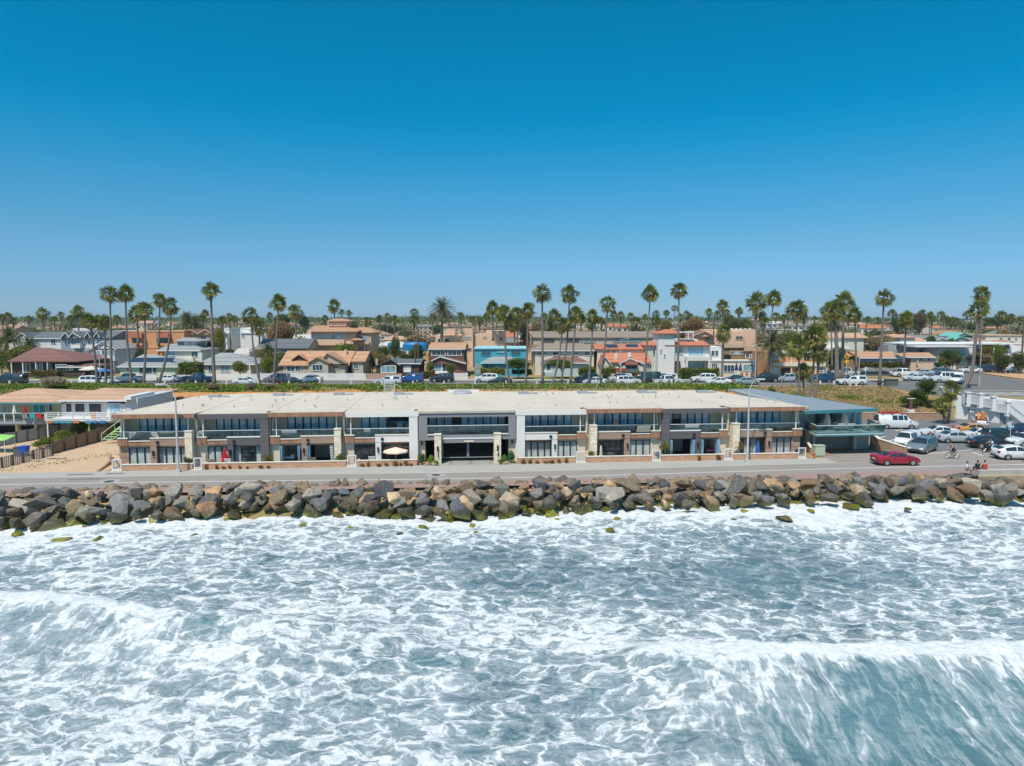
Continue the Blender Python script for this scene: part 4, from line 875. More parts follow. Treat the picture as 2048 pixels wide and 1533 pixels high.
# ================================================================ vehicles
CARP = mat('car paint', (0, 0, 0), .32, .03, .5, obcol=True, coat=.8, spec=.5)
CGL = glassmat('car glass', (.012, .022, .027), .03)
TYRE = mat('tyre rubber', (.02, .02, .02), .9); RIM = mat('alloy rim', (.45, .46, .47), .3, metal=.6); HLT = mat('headlight lens', (.75, .77, .8), .1, spec=.8); TLT = mat('tail light lens', (.35, .015, .02), .15, spec=.8)
PLAST = mat('dark plastic', (.03, .03, .032), .6); PLATE = mat('number plate', (.6, .6, .58), .5)
SHAPES = {   # length, width, roofline points, waist height, windscreen (rear end, front end), rear screen, side window spans, wheel x, wheel radius
 'sedan': (4.7, 1.82, [(-2.35, .72), (-2.28, 1.0), (-1.6, 1.07), (-.85, 1.38), (-.2, 1.45), (.35, 1.42), (1.15, 1.0), (2.0, .86), (2.3, .68), (2.35, .5)], .94, (.42, 1.12), (-1.55, -.92), [(-1.1, -.22), (-.12, .78)], (-1.38, 1.42), .33),
 'hatch': (4.3, 1.75, [(-2.15, .8), (-2.08, 1.15), (-1.5, 1.36), (-.5, 1.5), (.1, 1.48), (1.15, 1.03), (1.8, .85), (2.1, .66), (2.15, .5)], .95, (.25, 1.1), (-2.05, -1.5), [(-1.45, -.35), (-.25, .72)], (-1.25, 1.35), .32),
 'suv': (4.75, 1.9, [(-2.37, .8), (-2.32, 1.25), (-2.1, 1.66), (-.6, 1.76), (.4, 1.72), (1.15, 1.16), (2.1, 1.02), (2.32, .8), (2.37, .55)], 1.1, (.5, 1.12), (-2.3, -2.1), [(-1.95, -1.15), (-1.05, -.18), (-.08, .8)], (-1.4, 1.42), .38),
 'minivan': (5.1, 1.98, [(-2.55, .8), (-2.48, 1.35), (-2.2, 1.68), (-.6, 1.76), (.5, 1.7), (1.55, 1.12), (2.25, .92), (2.5, .7), (2.55, .5)], 1.02, (.6, 1.5), (-2.45, -2.22), [(-2.05, -1.15), (-1.05, -.1), (0, 1.0)], (-1.5, 1.55), .35),
 'van': (5.6, 2.0, [(-2.8, .9), (-2.76, 1.7), (-2.66, 2.05), (.9, 2.1), (1.15, 2.0), (1.75, 1.3), (2.5, 1.1), (2.76, .9), (2.8, .5)], 1.25, (1.18, 1.72), (-2.79, -2.68), [(-.9, -.2), (-.1, .6), (.7, 1.2)], (-1.75, 1.75), .37),
 'pickup': (5.6, 1.98, [(-2.8, .9), (-2.76, 1.12), (-.95, 1.12), (-.85, 1.78), (.3, 1.84), (.55, 1.8), (1.2, 1.2), (2.5, 1.1), (2.76, .9), (2.8, .6)], 1.15, (.6, 1.18), (-.94, -.87), [(-.7, -.05), (.05, .85)], (-1.6, 1.75), .40),
 'camper': (5.3, 1.9, [(-2.65, .9), (-2.62, 1.35), (-2.45, 1.72), (-.85, 1.74), (-.7, 1.66), (.3, 1.68), (1.0, 1.15), (2.4, 1.02), (2.6, .8), (2.65, .6)], 1.1, (.38, .98), (-2.6, -2.48), [(-2.3, -1.1), (-.55, .55)], (-1.5, 1.65), .37),
}
CARP0 = {}
def car_proto(kind):
    if kind in CARP0: return CARP0[kind]
    L, W, T_, B, ws, rs_, sw, wx, wr = SHAPES[kind]; tx = [p[0] for p in T_]; tz = [p[1] for p in T_]
    top = lambda x: float(np.interp(x, tx, tz))
    def sec(x):
        e = min(1, (L / 2 - abs(x)) / .55); hw = W / 2 * (.86 + .14 * math.sin(max(0, e) * math.pi / 2)); t = top(x); b_ = min(B, t - .03); zb = .20 + .18 * (1 - max(0, e)) ** 2; g = max(0, t - b_)
        tn = min(.26, g * .38); rx = hw * .98 - tn - .05 * min(1, g * 4)
        return [(0, zb), (hw * .9, zb), (hw * .985, zb + .12), (hw, (zb + b_) * .55), (hw * .98, b_), (rx + .02, t - .05 * min(1, g * 3)), (rx - .12, t), (0, t + .03)]
    xs_ = sorted(set([round(-L / 2 + L * i / 34, 3) for i in range(35)] + tx)); mb = MB(); ns = 14; ring = []
    for x in xs_:
        s_ = sec(x); pts = [(x, y, z) for y, z in s_] + [(x, -y, z) for y, z in s_[-2:0:-1]]; ring.append(len(mb.v)); mb.v += pts
    for i in range(len(xs_) - 1):
        for j in range(ns): a, b_ = ring[i] + j, ring[i] + (j + 1) % ns; mb.f.append((a, b_, b_ + ring[i + 1] - ring[i], a + ring[i + 1] - ring[i]))
    mb.f.append(tuple(ring[0] + j for j in range(ns))); mb.f.append(tuple(ring[-1] + j for j in range(ns - 1, -1, -1)))
    r = bpy.data.objects.new(kind, None)
    bd = mb.obj('body', CARP, r); me = bd.data
    for p in me.polygons: p.use_smooth = True
    P = [bd]
    def sidep(x, f, sgn, o_=.014):
        s_ = sec(x); a, b_ = s_[4], s_[5]; return (x, sgn * (a[0] + (b_[0] - a[0]) * f + o_), a[1] + (b_[1] - a[1]) * f + .004)
    for (a, b_) in sw:
        for sg in (1, -1):
            q = MB(); k = 5; vs = []; fs = []
            for i in range(k + 1):
                x = a + (b_ - a) * i / k; vs += [sidep(x, .10, sg), sidep(x, .90, sg)]
            for i in range(k): fs.append((2 * i, 2 * i + 1, 2 * i + 3, 2 * i + 2))
            q.add(vs, fs); P.append(q.obj('side_window', CGL, r))
    for nm, (a, b_) in (('windscreen', ws), ('rear_window', rs_)):
        q = MB(); k = 6; vs = []; fs = []
        for i in range(k + 1):
            x = a + (b_ - a) * i / k; s_ = sec(x); y = s_[5][0] - .04; z = top(x); nx = .02 * (1 if nm == 'windscreen' else -1)
            yy = y if kind not in ('van', 'suv', 'minivan', 'camper') or nm == 'windscreen' else y
            vs += [(x + nx, -yy, z + .028), (x + nx, 0, z + .055), (x + nx, yy, z + .028)]
        for i in range(k): fs += [(3 * i, 3 * i + 1, 3 * i + 4, 3 * i + 3), (3 * i + 1, 3 * i + 2, 3 * i + 5, 3 * i + 4)]
        q.add(vs, fs); P.append(q.obj(nm, CGL, r))
    for x in wx:
        for sg in (1, -1):
            c_ = W / 2 * .985; rot = Matrix.Translation((x, sg * (c_ - .09), wr)) @ Matrix.Rotation(R(90), 4, 'X')
            ar = MB(); ar.lathe([(wr + .075, -.11), (wr + .075, .11)], 18); ar.xf(Matrix.Translation((x, sg * (c_ - .1), wr + .02)) @ Matrix.Rotation(R(90), 4, 'X')); P.append(ar.obj('wheel_arch', PLAST, r))
            wl = MB(); wl.lathe([(wr - .03, -.12), (wr, -.09), (wr, .09), (wr - .03, .12)], 18); wl.xf(rot); w_ = wl.obj('wheel', TYRE, r, smooth=False); P.append(w_)
            rm = MB(); rm.lathe([(wr * .64, -.128), (wr * .60, -.1), (wr * .6, .1), (wr * .64, .128)], 14)
            rm.xf(rot); P.append(rm.obj('rim', RIM, w_))
    s_ = sec(L / 2 - .12); zc = .66 if kind in ('sedan', 'hatch', 'minivan') else .82
    for sg in (1, -1):
        P.append(MB().box(L / 2 - .3, L / 2 - .015, *sorted((sg * (W / 2 * .86 - .42), sg * (W / 2 * .90 - .03))), zc - .08, zc + .08).obj('headlight', HLT, r))
        zt = .88 if kind in ('sedan', 'hatch', 'minivan') else 1.0
        P.append(MB().box(-L / 2 - .006, -L / 2 + .24, *sorted((sg * (W / 2 * .88 - .28), sg * (W / 2 * .88 + .02))), zt - .14, zt + .1).obj('tail_light', TLT, r))
        P.append(MB().box(ws[1] - .25, ws[1] - .08, *sorted((sg * W / 2 * .97, sg * (W / 2 * .97 + .2))), B - .02, B + .13).obj('mirror', CARP, r))
    P.append(MB().box(L / 2 - .1, L / 2 + .012, -.55, .55, .38, zc - .1).obj('grille', PLAST, r)); P.append(MB().box(-L / 2 - .02, -L / 2 + .05, -.26, .26, .62, .75).obj('number_plate', PLATE, r))
    P.append(MB().box(-L / 2 - .015, -L / 2 + .1, -W * .4, W * .4, .3, .46).obj('bumper', PLAST, r))
    if kind == 'pickup': P.append(MB().box(-L / 2 + .08, -1.0, -W / 2 + .16, W / 2 - .16, 1.13, 1.165).obj('cargo_bed', PLAST, r))
    if kind in ('suv', 'camper', 'van'): P.append(MB().box(L / 2 - .05, L / 2 + .03, -W * .42, W * .42, .34, .54).obj('bumper', PLAST, r))
    for o in P:
        COL.objects.unlink(o)
    CARP0[kind] = (r, P); return CARP0[kind]
def car(kind, X, Y, z, heading, col, label, cat='car', px=None, name=None, scale=1., group='vehicles in the lower car park', glass=None):
    """heading 0 = nose towards picture right"""
    _, P = car_proto(kind); t = thing(name or {'sedan': 'sedan_car', 'hatch': 'hatchback_car', 'suv': 'suv_car', 'minivan': 'minivan', 'van': 'van', 'pickup': 'pickup_truck', 'camper': 'pickup_truck'}[kind], label, cat, (X, Y, z), R(heading), group)
    t.scale = (scale,) * 3; mp = {}
    for o in P:
        c_ = o.copy(); COL.objects.link(c_); mp[o.name] = c_
        c_.parent = t if o.parent is None or o.parent.type == 'EMPTY' else mp[o.parent.name]
        c_.color = (*col, 1)
    return t
WHT, SIL, BLKC, BLU, RED, GRYC, DKG, NAVY = (.72, .72, .71), (.42, .45, .47), (.012, .013, .016), (.02, .07, .22), (.33, .008, .03), (.17, .2, .23), (.06, .065, .07), (.015, .04, .09)
def carpx(kind, px, py, z, heading, col, label, **k):
    p = G(px, py, z); return car(kind, p.x, p.y, z, heading, col, label, **k)
ZL = .02
carpx('sedan', 1790, 929, ZL, -4 + 5, RED, 'dark red saloon driving along the promenade behind the rocks')
carpx('minivan', 1845, 903, ZL, 222, (.15, .19, .21), 'grey-blue minivan parked facing the sea beside a white van')
carpx('van', 1815, 892, ZL, 222, WHT, 'older white van beside the grey-blue minivan', cat='van', scale=.88)
v_ = carpx('van', 1791, 857, ZL, -2, WHT, 'white work van carrying a red ladder rack below the brown hillside', cat='van', scale=1.0)
mb = MB()
for x in (-2.2, -.9, .5): mb.box(x, x + .08, -.85, .85, 2.12, 2.3)
mb.box(-2.6, .9, -.85, -.78, 2.3, 2.37).box(-2.6, .9, .78, .85, 2.3, 2.37).box(-1.8, 0, -.3, .2, 2.3, 2.42).obj('ladder_rack', mat('red rack', (.4, .04, .03)), v_)
carpx('sedan', 1911, 885, ZL, -4, (.40, .45, .47), 'silver saloon parked side-on in the middle of the lower car park', scale=1.03)
carpx('sedan', 1877, 873, ZL, 172, WHT, 'white saloon half hidden behind the silver one', scale=1.0)
carpx('sedan', 1948, 868, ZL, -6, (.60, .26, .07), 'copper orange car behind the silver saloon', scale=1.02)
carpx('sedan', 1980, 896, ZL, -8, BLKC, 'black coupe behind the motorcyclist', scale=1.04)
carpx('suv', 1999, 880, ZL, 6, (.02, .045, .05), 'dark green-black car behind the black coupe', scale=.93)
carpx('sedan', 1958, 877, ZL, 176, WHT, 'white car glimpsed between the orange car and black coupe', scale=.93)
carpx('suv', 2052, 893, ZL, 190, WHT, 'white car cut off by the right picture edge behind the black coupe', scale=.97)
carpx('hatch', 2029, 918, ZL, -2, WHT, 'white hatchback at the right end of the promenade above the sea wall', scale=1.05)
carpx('hatch', 2046, 868, ZL, 175, NAVY, 'dark blue car at the right edge of the lower car park')
tk = carpx('pickup', 1960, 852, ZL, 60, WHT, 'white pickup parked nose-in by the restrooms with boards in its bed', cat='pickup truck', scale=.92)
o = MB().box(-2.0, -1.3, -.5, .1, 1.17, 2.2).prism([(-1.9, 1.2), (-.4, 2.0), (-.3, 1.9), (-1.8, 1.1)], 'y', .15, .5).obj('surfboard_pile', mat('orange boards', (.55, .2, .06))); o.matrix_parent_inverse = Matrix(); o.location = tk.location + Vector((0, 0, .004)); o.rotation_euler = tk.rotation_euler; tag(o, 'orange and dark boards piled upright in the white pickup bed', 'boards')
# upper street: px, base row (n near lane, f far lane), kind, colour, nose direction, words
ST = [(22, 'n', 'van', (.02, .025, .03), 180, 'black van at the left picture edge'), (188, 'n', 'minivan', WHT, 0, 'white minivan below the beige canopy'), (213, 'n', 'hatch', WHT, 0, 'white car in front of the blue parasol'), (258, 'f', 'pickup', WHT, 180, 'white pickup with a utility body'), (337, 'f', 'sedan', WHT, 180, 'white saloon right of the leaning palm'), (396, 'f', 'pickup', (.015, .05, .10), 0, 'dark blue pickup before the cream bungalow'), (491, 'n', 'sedan', (.6, .62, .62), 0, 'pale silver saloon near the bluff left of a palm'), (554, 'f', 'minivan', (.2, .2, .22), 180, 'grey minivan behind a palm trunk'), (583, 'n', 'sedan', (.012, .03, .035), 0, 'black saloon beside the red hydrant'), (621, 'f', 'sedan', WHT, 180, 'white saloon before the picket fence'), (776, 'n', 'camper', (.5, .55, .6), 180, 'pale silver truck behind the white ladder stand'), (820, 'f', 'camper', (.015, .09, .3), 180, 'bright blue pickup with a shell'), (884, 'f', 'suv', (.015, .02, .03), 180, 'black sport utility car before the brown shingle house'), (972, 'f', 'suv', WHT, 180, 'white sport utility car before the teal house'), (999, 'n', 'sedan', (.02, .035, .045), 180, 'dark saloon in front of the white utility car'), (1173, 'f', 'suv', (.05, .09, .11), 180, 'dark car half behind a small white one'), (1188, 'n', 'hatch', (.55, .6, .62), 180, 'silver hatchback near the red tiled cottage'), (1240, 'f', 'suv', WHT, 180, 'white car left of the silver estate'), (1257, 'n', 'suv', (.6, .62, .62), 0, 'silver estate car near the bluff'), (1292, 'f', 'van', (.03, .06, .05), 180, 'dark green van behind a palm trunk'), (1330, 'f', 'suv', WHT, 180, 'white car before the villa steps'), (1336, 'n', 'pickup', (.55, .6, .6), 0, 'pale pickup behind the walking couple'), (1407, 'f', 'suv', WHT, 180, 'white four wheel drive before the villa hedge'), (1437, 'n', 'sedan', WHT, 180, 'white saloon near the bluff right of the villa hedge'), (1472, 'f', 'sedan', (.02, .04, .06), 180, 'dark blue saloon before the patio diners'), (1492, 'n', 'sedan', (.25, .33, .33), 0, 'pale green saloon half hidden by the hedge'), (1531, 'f', 'pickup', (.012, .02, .025), 180, 'black pickup beneath the date palm'), (1574, 'f', 'suv', (.35, .4, .42), 180, 'grey car in the orange apartment garage drive'), (1640, 'f', 'suv', (.012, .07, .16), 180, 'blue car behind the foreground palms'), (1703, 'n', 'camper', WHT, 180, 'white pickup with a white shell at the corner')]
for px, ln, kd, col, hd, wd in ST:
    Y = 131.3 if ln == 'n' else 136.8; X = PY(px, 760, Y)[0]
    car(kd, X, Y, SZ + .02, hd + rr.uniform(-1.5, 1.5), col, wd + ', parked on the upper street', cat={'van': 'van', 'pickup': 'pickup truck', 'camper': 'pickup truck'}.get(kd, 'car'), group='vehicles along the upper street')
for px, Y, kd, col, hd, wd in ((1832, 140, 'sedan', (.6, .65, .68), 170, 'pale blue saloon turning at the junction'), (1895, 136, 'van', (.62, .64, .66), 172, 'silver delivery van at the junction'), (1916, 134.5, 'minivan', WHT, 230, 'white minivan beside the silver delivery van'), (1692, 152, 'pickup', (.45, .5, .55), 180, 'silver pickup below the yellow road signs'), (1809, 150, 'pickup', WHT, 0, 'white pickup before the peach motel office'), (1845, 153, 'sedan', (.35, .42, .47), 175, 'silver blue car before the peach motel office'), (1877, 153, 'suv', (.12, .14, .15), 180, 'dark grey car before the white motel door'), (1941, 160, 'sedan', WHT, 180, 'white car parked behind the bare dirt lot'), (1961, 168, 'van', WHT, 0, 'white van parked behind the white car at the motel'), (1990, 162, 'sedan', (.02, .03, .04), 180, 'black car parked behind the bare dirt lot'), (1968, 162, 'suv', (.03, .05, .12), 180, 'navy car between the white and black ones at the motel'), (2035, 160, 'sedan', (.5, .52, .5), 180, 'grey car at the right edge beside the dirt lot')):
    X = PY(px, 730, Y)[0]; car(kd, X, Y, SZ + .04 if Y < 158 else SZ + .1, hd, col, wd, cat={'van': 'van', 'pickup': 'pickup truck'}.get(kd, 'car'), group='vehicles by the junction and motel')
# ================================================================ people
def person(loc, rz, joints, clothes, label, skin=(.42, .24, .15), hair=(.03, .02, .015), scale=1.):
    """joints: name -> (x, y, z) in metres, y towards the back of the body; clothes: list of (name, from-to chain, radius scale, colour)"""
    t = thing('person', label, 'person', loc, rz); t.scale = (scale,) * 3
    J = {k: Vector(v) for k, v in joints.items()}
    ch = [('pel', 'che'), ('che', 'nec'), ('nec', 'hea')]
    for s_ in 'lr': ch += [('che', s_ + 'sh'), (s_ + 'sh', s_ + 'el'), (s_ + 'el', s_ + 'ha'), (s_ + 'ha', s_ + 'fi'), ('pel', s_ + 'hi'), (s_ + 'hi', s_ + 'kn'), (s_ + 'kn', s_ + 'an'), (s_ + 'an', s_ + 'to')]
    rad = dict(pel=.135, che=.15, nec=.055, hea=.06)
    for s_ in 'lr': rad.update({s_ + 'sh': .062, s_ + 'el': .045, s_ + 'ha': .032, s_ + 'fi': .022, s_ + 'hi': .095, s_ + 'kn': .062, s_ + 'an': .042, s_ + 'to': .035})
    for s_ in 'lr':
        if s_ + 'fi' not in J: J[s_ + 'fi'] = J[s_ + 'ha'] + (J[s_ + 'ha'] - J[s_ + 'el']).normalized() * .13
        if s_ + 'to' not in J: J[s_ + 'to'] = J[s_ + 'an'] + Vector((0, -.16, -.03))
    def skinned(nm, names, edges, rads, m, par):
        me = bpy.data.meshes.new(nm); idx = {k: i for i, k in enumerate(names)}
        me.from_pydata([tuple(J[k]) for k in names], [(idx[a], idx[b_]) for a, b_ in edges], []); o = bpy.data.objects.new(nm, me); COL.objects.link(o); o.parent = par
        md = o.modifiers.new('skin', 'SKIN'); md.use_smooth_shade = True; o.modifiers.new('sub', 'SUBSURF').levels = 1
        for k in names: me.skin_vertices[0].data[idx[k]].radius = (rads[k], rads[k] * (.8 if k in ('che', 'pel') else 1))
        me.skin_vertices[0].data[0].use_root = True; me.materials.append(m); return o
    sm = mat('skin %.2f' % skin[0], skin, .6, .05)
    b_ = skinned('body', ['pel'] + [k for k in J if k != 'pel'], ch, rad, sm, t)
    # head with a face
    H = J['hea'] + Vector((0, -.01, .10)); mb = MB(); mb.lathe([(.02, -.13), (.055, -.115), (.072, -.06), (.08, 0), (.076, .06), (.05, .105), (.015, .12)], 12, tuple(H)); mb.add([tuple(H + Vector(q)) for q in ((-.015, -.075, .02), (.015, -.075, .02), (0, -.11, -.03), (0, -.075, -.045))], [(0, 2, 1), (0, 3, 2), (1, 2, 3)])
    for sg in (-1, 1): mb.box(H.x + sg * .078 - .01, H.x + sg * .078 + .01, H.y - .02, H.y + .02, H.z - .03, H.z + .03)
    mb.obj('head', sm, b_, smooth=True)
    MB().box(H.x - .045, H.x - .02, H.y - .079, H.y - .07, H.z, H.z + .014).box(H.x + .02, H.x + .045, H.y - .079, H.y - .07, H.z, H.z + .014).box(H.x - .025, H.x + .025, H.y - .076, H.y - .066, H.z - .072, H.z - .06).obj('face', mat('eyes and mouth', (.08, .03, .03)), b_)
    MB().lathe([(.088, -.02), (.092, .04), (.075, .1), (.04, .13), (.005, .14)], 12, (H.x, H.y + .018, H.z)).obj('hair', mat('hair %.2f' % hair[0], hair, .8), b_)
    for nm, names, edges, k, col in clothes:
        o = skinned(nm, names, edges, {q: rad[q] * k + .012 for q in names}, mat('cloth %.2f %.2f %.2f' % col, col, .9), t)
    return t
ST_J = dict(pel=(0, 0, .95), che=(0, 0, 1.3), nec=(0, .01, 1.5), hea=(0, 0, 1.58), lsh=(-.19, 0, 1.42), lel=(-.24, .03, 1.14), lha=(-.22, -.06, .9), rsh=(.19, 0, 1.42), rel=(.24, .03, 1.14), rha=(.22, -.06, .9), lhi=(-.09, 0, .88), lkn=(-.1, -.02, .48), lan=(-.1, .02, .07), rhi=(.09, 0, .88), rkn=(.1, -.02, .48), ran=(.1, .02, .07))
def pose(**k): d = dict(ST_J); d.update(k); return d
SHIRT = lambda col: ('shirt', ['che', 'pel', 'lsh', 'rsh', 'lel', 'rel'], [('che', 'pel'), ('che', 'lsh'), ('che', 'rsh'), ('lsh', 'lel'), ('rsh', 'rel')], 1.08, col)
VEST = lambda col: ('top', ['che', 'pel', 'lsh', 'rsh'], [('che', 'pel'), ('che', 'lsh'), ('che', 'rsh')], 1.08, col)
PANT = lambda col: ('trousers', ['pel', 'lhi', 'rhi', 'lkn', 'rkn', 'lan', 'ran'], [('pel', 'lhi'), ('pel', 'rhi'), ('lhi', 'lkn'), ('rhi', 'rkn'), ('lkn', 'lan'), ('rkn', 'ran')], 1.08, col)
SHRT = lambda col: ('shorts', ['pel', 'lhi', 'rhi', 'lkn', 'rkn'], [('pel', 'lhi'), ('pel', 'rhi'), ('lhi', 'lkn'), ('rhi', 'rkn')], 1.1, col)
SIT = dict(pel=(0, 0, .1), che=(0, -.08, .45), nec=(0, -.1, .64), hea=(0, -.13, .72), lsh=(-.19, -.08, .57), lel=(-.25, -.15, .32), lha=(-.12, -.4, .26), rsh=(.19, -.08, .57), rel=(.25, -.15, .32), rha=(.12, -.4, .26), lhi=(-.1, -.06, .1), lkn=(-.13, -.46, .2), lan=(-.13, -.55, -.24), rhi=(.1, -.06, .1), rkn=(.13, -.46, .2), ran=(.13, -.55, -.24))
p = G(1931, 941, .9); seat1 = p
person((p.x, p.y, p.z), R(55), dict(SIT, lan=(-.14, -.62, -.22), ran=(.13, -.4, -.28)), [SHIRT((.75, .75, .75)), SHRT((.25, .2, .2))], 'person in white T-shirt sitting on the crest rocks with bare legs, facing the sea')
BIGR = RM[5]; o = bpy.data.objects.new('boulder', BIGR); COL.objects.link(o); q = G(1929, 952, .3); o.location = q; o.scale = (1.5, 1.0, .62); o.color = (.12, .12, .12, 1); o['category'] = 'boulder'; o['group'] = 'boulders of the rock wall along the surf'; lab(o, 'flat dark boulder under the person in white at the end of the sea wall', 1929)
# concrete sea wall at the right, people on it
a, b_ = UV(*G(1966, 945, .5)[:2]), UV(*G(2048, 936, .5)[:2]); su0, sv = a[0], (a[1] + b_[1]) / 2
sw_ = thing('sea_wall', 'low weathered concrete wall at the right end of the rock crest', 'sea wall', FW(su0, sv, 0), FA); MB().box(0, 40, -.35, .35, -1.0, .56).obj('wall', mat('weathered concrete', (.42, .40, .36), .9, .2, .6, stain=.3), sw_); MB().box(-.6, 40, -1.1, -.351, -1.6, .12).obj('footing', mat('tan footing', (.36, .28, .19), .9, .25, 1), sw_)
p = FW(su0 + .25, sv + .15, .56); person((p.x, p.y, p.z), R(180), SIT, [SHIRT((.03, .03, .035)), PANT((.09, .03, .05))], 'person in black top sitting on the sea wall beside a red clad companion', skin=(.3, .17, .11))
p = FW(su0 + .95, sv + .1, .56); person((p.x, p.y, p.z), R(165), SIT, [VEST((.5, .05, .04)), SHRT((.4, .1, .06))], 'tanned person in red sitting on the sea wall right of the black clad one')
# person at right edge
p = G(2051, 925, .02); person((p.x, p.y, p.z), R(90), pose(), [SHRT((.05, .05, .06)), VEST((.5, .5, .5))], 'person walking at the right picture edge beside the white hatchback')
# cyclist
def bicycle(loc, rz, label, mot=False):
    t = thing('bicycle' if not mot else 'motorcycle', label, 'bicycle' if not mot else 'motorcycle', loc, rz); r = .34 if not mot else .31
    for x in (-.53, .53) if not mot else (-.72, .72):
        w_ = MB(); k = 20; w_.tube([(x + r * math.cos(2 * math.pi * i / k), 0, r + r * math.sin(2 * math.pi * i / k)) for i in range(k + 1)], .022 if not mot else .07, 6, cap=False); wo = w_.obj('wheel', TYRE, t)
        s_ = MB()
        for i in range(8): a = i * math.pi / 4; s_.tube([(x, 0, r), (x + r * math.cos(a), 0, r + r * math.sin(a))], .006 if not mot else .015, 4)
        s_.obj('spokes', RIM, wo)
    if not mot:
        MB().tube([(-.53, 0, r), (-.1, 0, .3), (.38, 0, .82), (-.2, 0, .85), (-.1, 0, .3)], .018, 6).tube([(-.53, 0, r), (-.2, 0, .82)], .013, 6).tube([(.53, 0, r), (.4, 0, .82), (.38, 0, 1.0)], .016, 6).obj('frame', M_BLK, t)
        MB().tube([(.36, -.28, 1.02), (.4, 0, 1.03), (.36, .28, 1.02)], .015, 6).obj('handlebar', M_BLK, t); MB().box(-.34, -.1, -.07, .07, .9, .96).obj('saddle', M_BLK, t); MB().tube([(-.1, -.15, .15), (-.1, .15, .45)], .015, 6).obj('pedals', M_BLK, t)
    else:
        MB().tube([(-.72, 0, .31), (-.1, 0, .4), (.4, 0, .55), (.72, 0, .31)], .05, 8).tube([(.72, 0, .31), (.5, 0, .95)], .03, 8).box(-.25, .25, -.13, .13, .25, .6).obj('frame', M_BLK, t)
        MB().lathe([(.05, -.25), (.15, -.15), (.16, .1), (.06, .25)], 10).xf(Matrix.Translation((.15, 0, .75)) @ Matrix.Rotation(R(90), 4, 'Y')).obj('tank', PLAST, t, True)
        MB().box(-.65, 0, -.13, .13, .66, .76).obj('saddle', M_BLK, t); MB().tube([(.4, -.36, 1.0), (.5, 0, .98), (.4, .36, 1.0)], .018, 6).obj('handlebar', RIM, t); MB().tube([(0, .16, .28), (-.8, .2, .3)], .05, 8).obj('exhaust', RIM, t); MB().lathe([(.02, 0), (.09, .03), (.09, .1)], 10).xf(Matrix.Translation((.55, 0, .85)) @ Matrix.Rotation(R(90), 4, 'Y')).obj('headlight', HLT, t)
    return t
p = G(1905, 917.5, ZL); bicycle((p.x, p.y, ZL), R(184), 'black bicycle ridden along the car park edge')
CYC = dict(pel=(0, .16, .98), che=(0, -.12, 1.3), nec=(0, -.22, 1.47), hea=(0, -.29, 1.53), lsh=(-.18, -.15, 1.41), lel=(-.24, -.32, 1.2), lha=(-.24, -.4, 1.05), rsh=(.18, -.15, 1.41), rel=(.24, -.32, 1.2), rha=(.24, -.4, 1.05), lhi=(-.09, .14, .95), lkn=(-.11, -.24, .8), lan=(-.11, .02, .45), rhi=(.09, .14, .95), rkn=(.11, -.2, .62), ran=(.11, .1, .22))
person((p.x, p.y, ZL), R(184 + 90), CYC, [VEST((.02, .02, .022)), SHRT((.05, .05, .05)), ], 'cyclist in black vest riding left across the car park edge', skin=(.45, .25, .16), hair=(.35, .33, .12))
p = G(1981, 905, ZL); bicycle((p.x, p.y, ZL), R(4), 'black motorcycle beside the black coupe', True)
MOT = dict(pel=(0, .25, .86), che=(0, .06, 1.18), nec=(0, 0, 1.36), hea=(0, -.04, 1.43), lsh=(-.2, .04, 1.3), lel=(-.3, -.15, 1.12), lha=(-.3, -.38, 1.02), rsh=(.2, .04, 1.3), rel=(.3, -.15, 1.12), rha=(.3, -.38, 1.02), lhi=(-.11, .2, .82), lkn=(-.28, -.15, .62), lan=(-.34, .0, .08), rhi=(.11, .2, .82), rkn=(.28, -.15, .62), ran=(.3, .05, .3))
person((p.x, p.y, ZL), R(4 - 270 + 180), MOT, [SHIRT((.55, .6, .65)), PANT((.35, .45, .55))], 'motorcyclist in pale blue jeans and light shirt beside the black coupe')
p = FW(UP(1229.5, 2.0), 2.0, 2.75); person((p.x, p.y, 2.75), FA, pose(che=(0, -.12, 1.28), nec=(0, -.2, 1.44), hea=(0, -.24, 1.5), lsh=(-.19, -.16, 1.36), lel=(-.34, -.2, 1.12), lha=(-.12, -.3, 1.14), rsh=(.19, -.16, 1.36), rel=(.34, -.2, 1.12), rha=(.12, -.3, 1.14)), [VEST((.5, .14, .1)), SHRT((.04, .04, .05))], 'woman in coral top leaning on the glass balcony rail', hair=(.16, .07, .03))
for px, col, l in ((1338, (.35, .3, .4), 'walker in mauve shirt beside another in dark clothes on the bluff edge'), (1347, (.05, .05, .08), 'walker in dark clothes on the bluff edge by the pale pickup')):
    X, Z = PY(px, 768, 127.4); person((X, 127.4, SZ + .14), R(90), pose(lkn=(-.1, -.12, .48), lan=(-.1, .05, .1), rkn=(.1, .05, .5), ran=(.1, .3, .14)), [SHIRT(col), PANT((.04, .05, .09))], l)
X, Z = PY(1117, 764, 127.3); person((X, 127.3, SZ + .35), 0, SIT, [SHIRT((.1, .02, .02)), SHRT((.5, .3, .2))], 'person sitting on the bluff edge below the leaning palms')
for px, col in ((1484, (.5, .1, .08)), (1494, (.5, .12, .15)), (1503, (.3, .05, .05)), (170, (.4, .2, .25)), (186, (.6, .6, .6))):
    Y = 146 if px > 1000 else 147; X = PY(px, 745, Y)[0]; o = person((X, Y, SZ + .55), R(rr.uniform(-60, 60)), SIT, [SHIRT(col), SHRT((.1, .1, .12))], 'x', scale=1.05); lab(o, 'small seated figure ' + ('among the patio diners below the tan townhouses' if px > 1000 else 'on the brown hip roofed house terrace, under the beige canopy'), px)
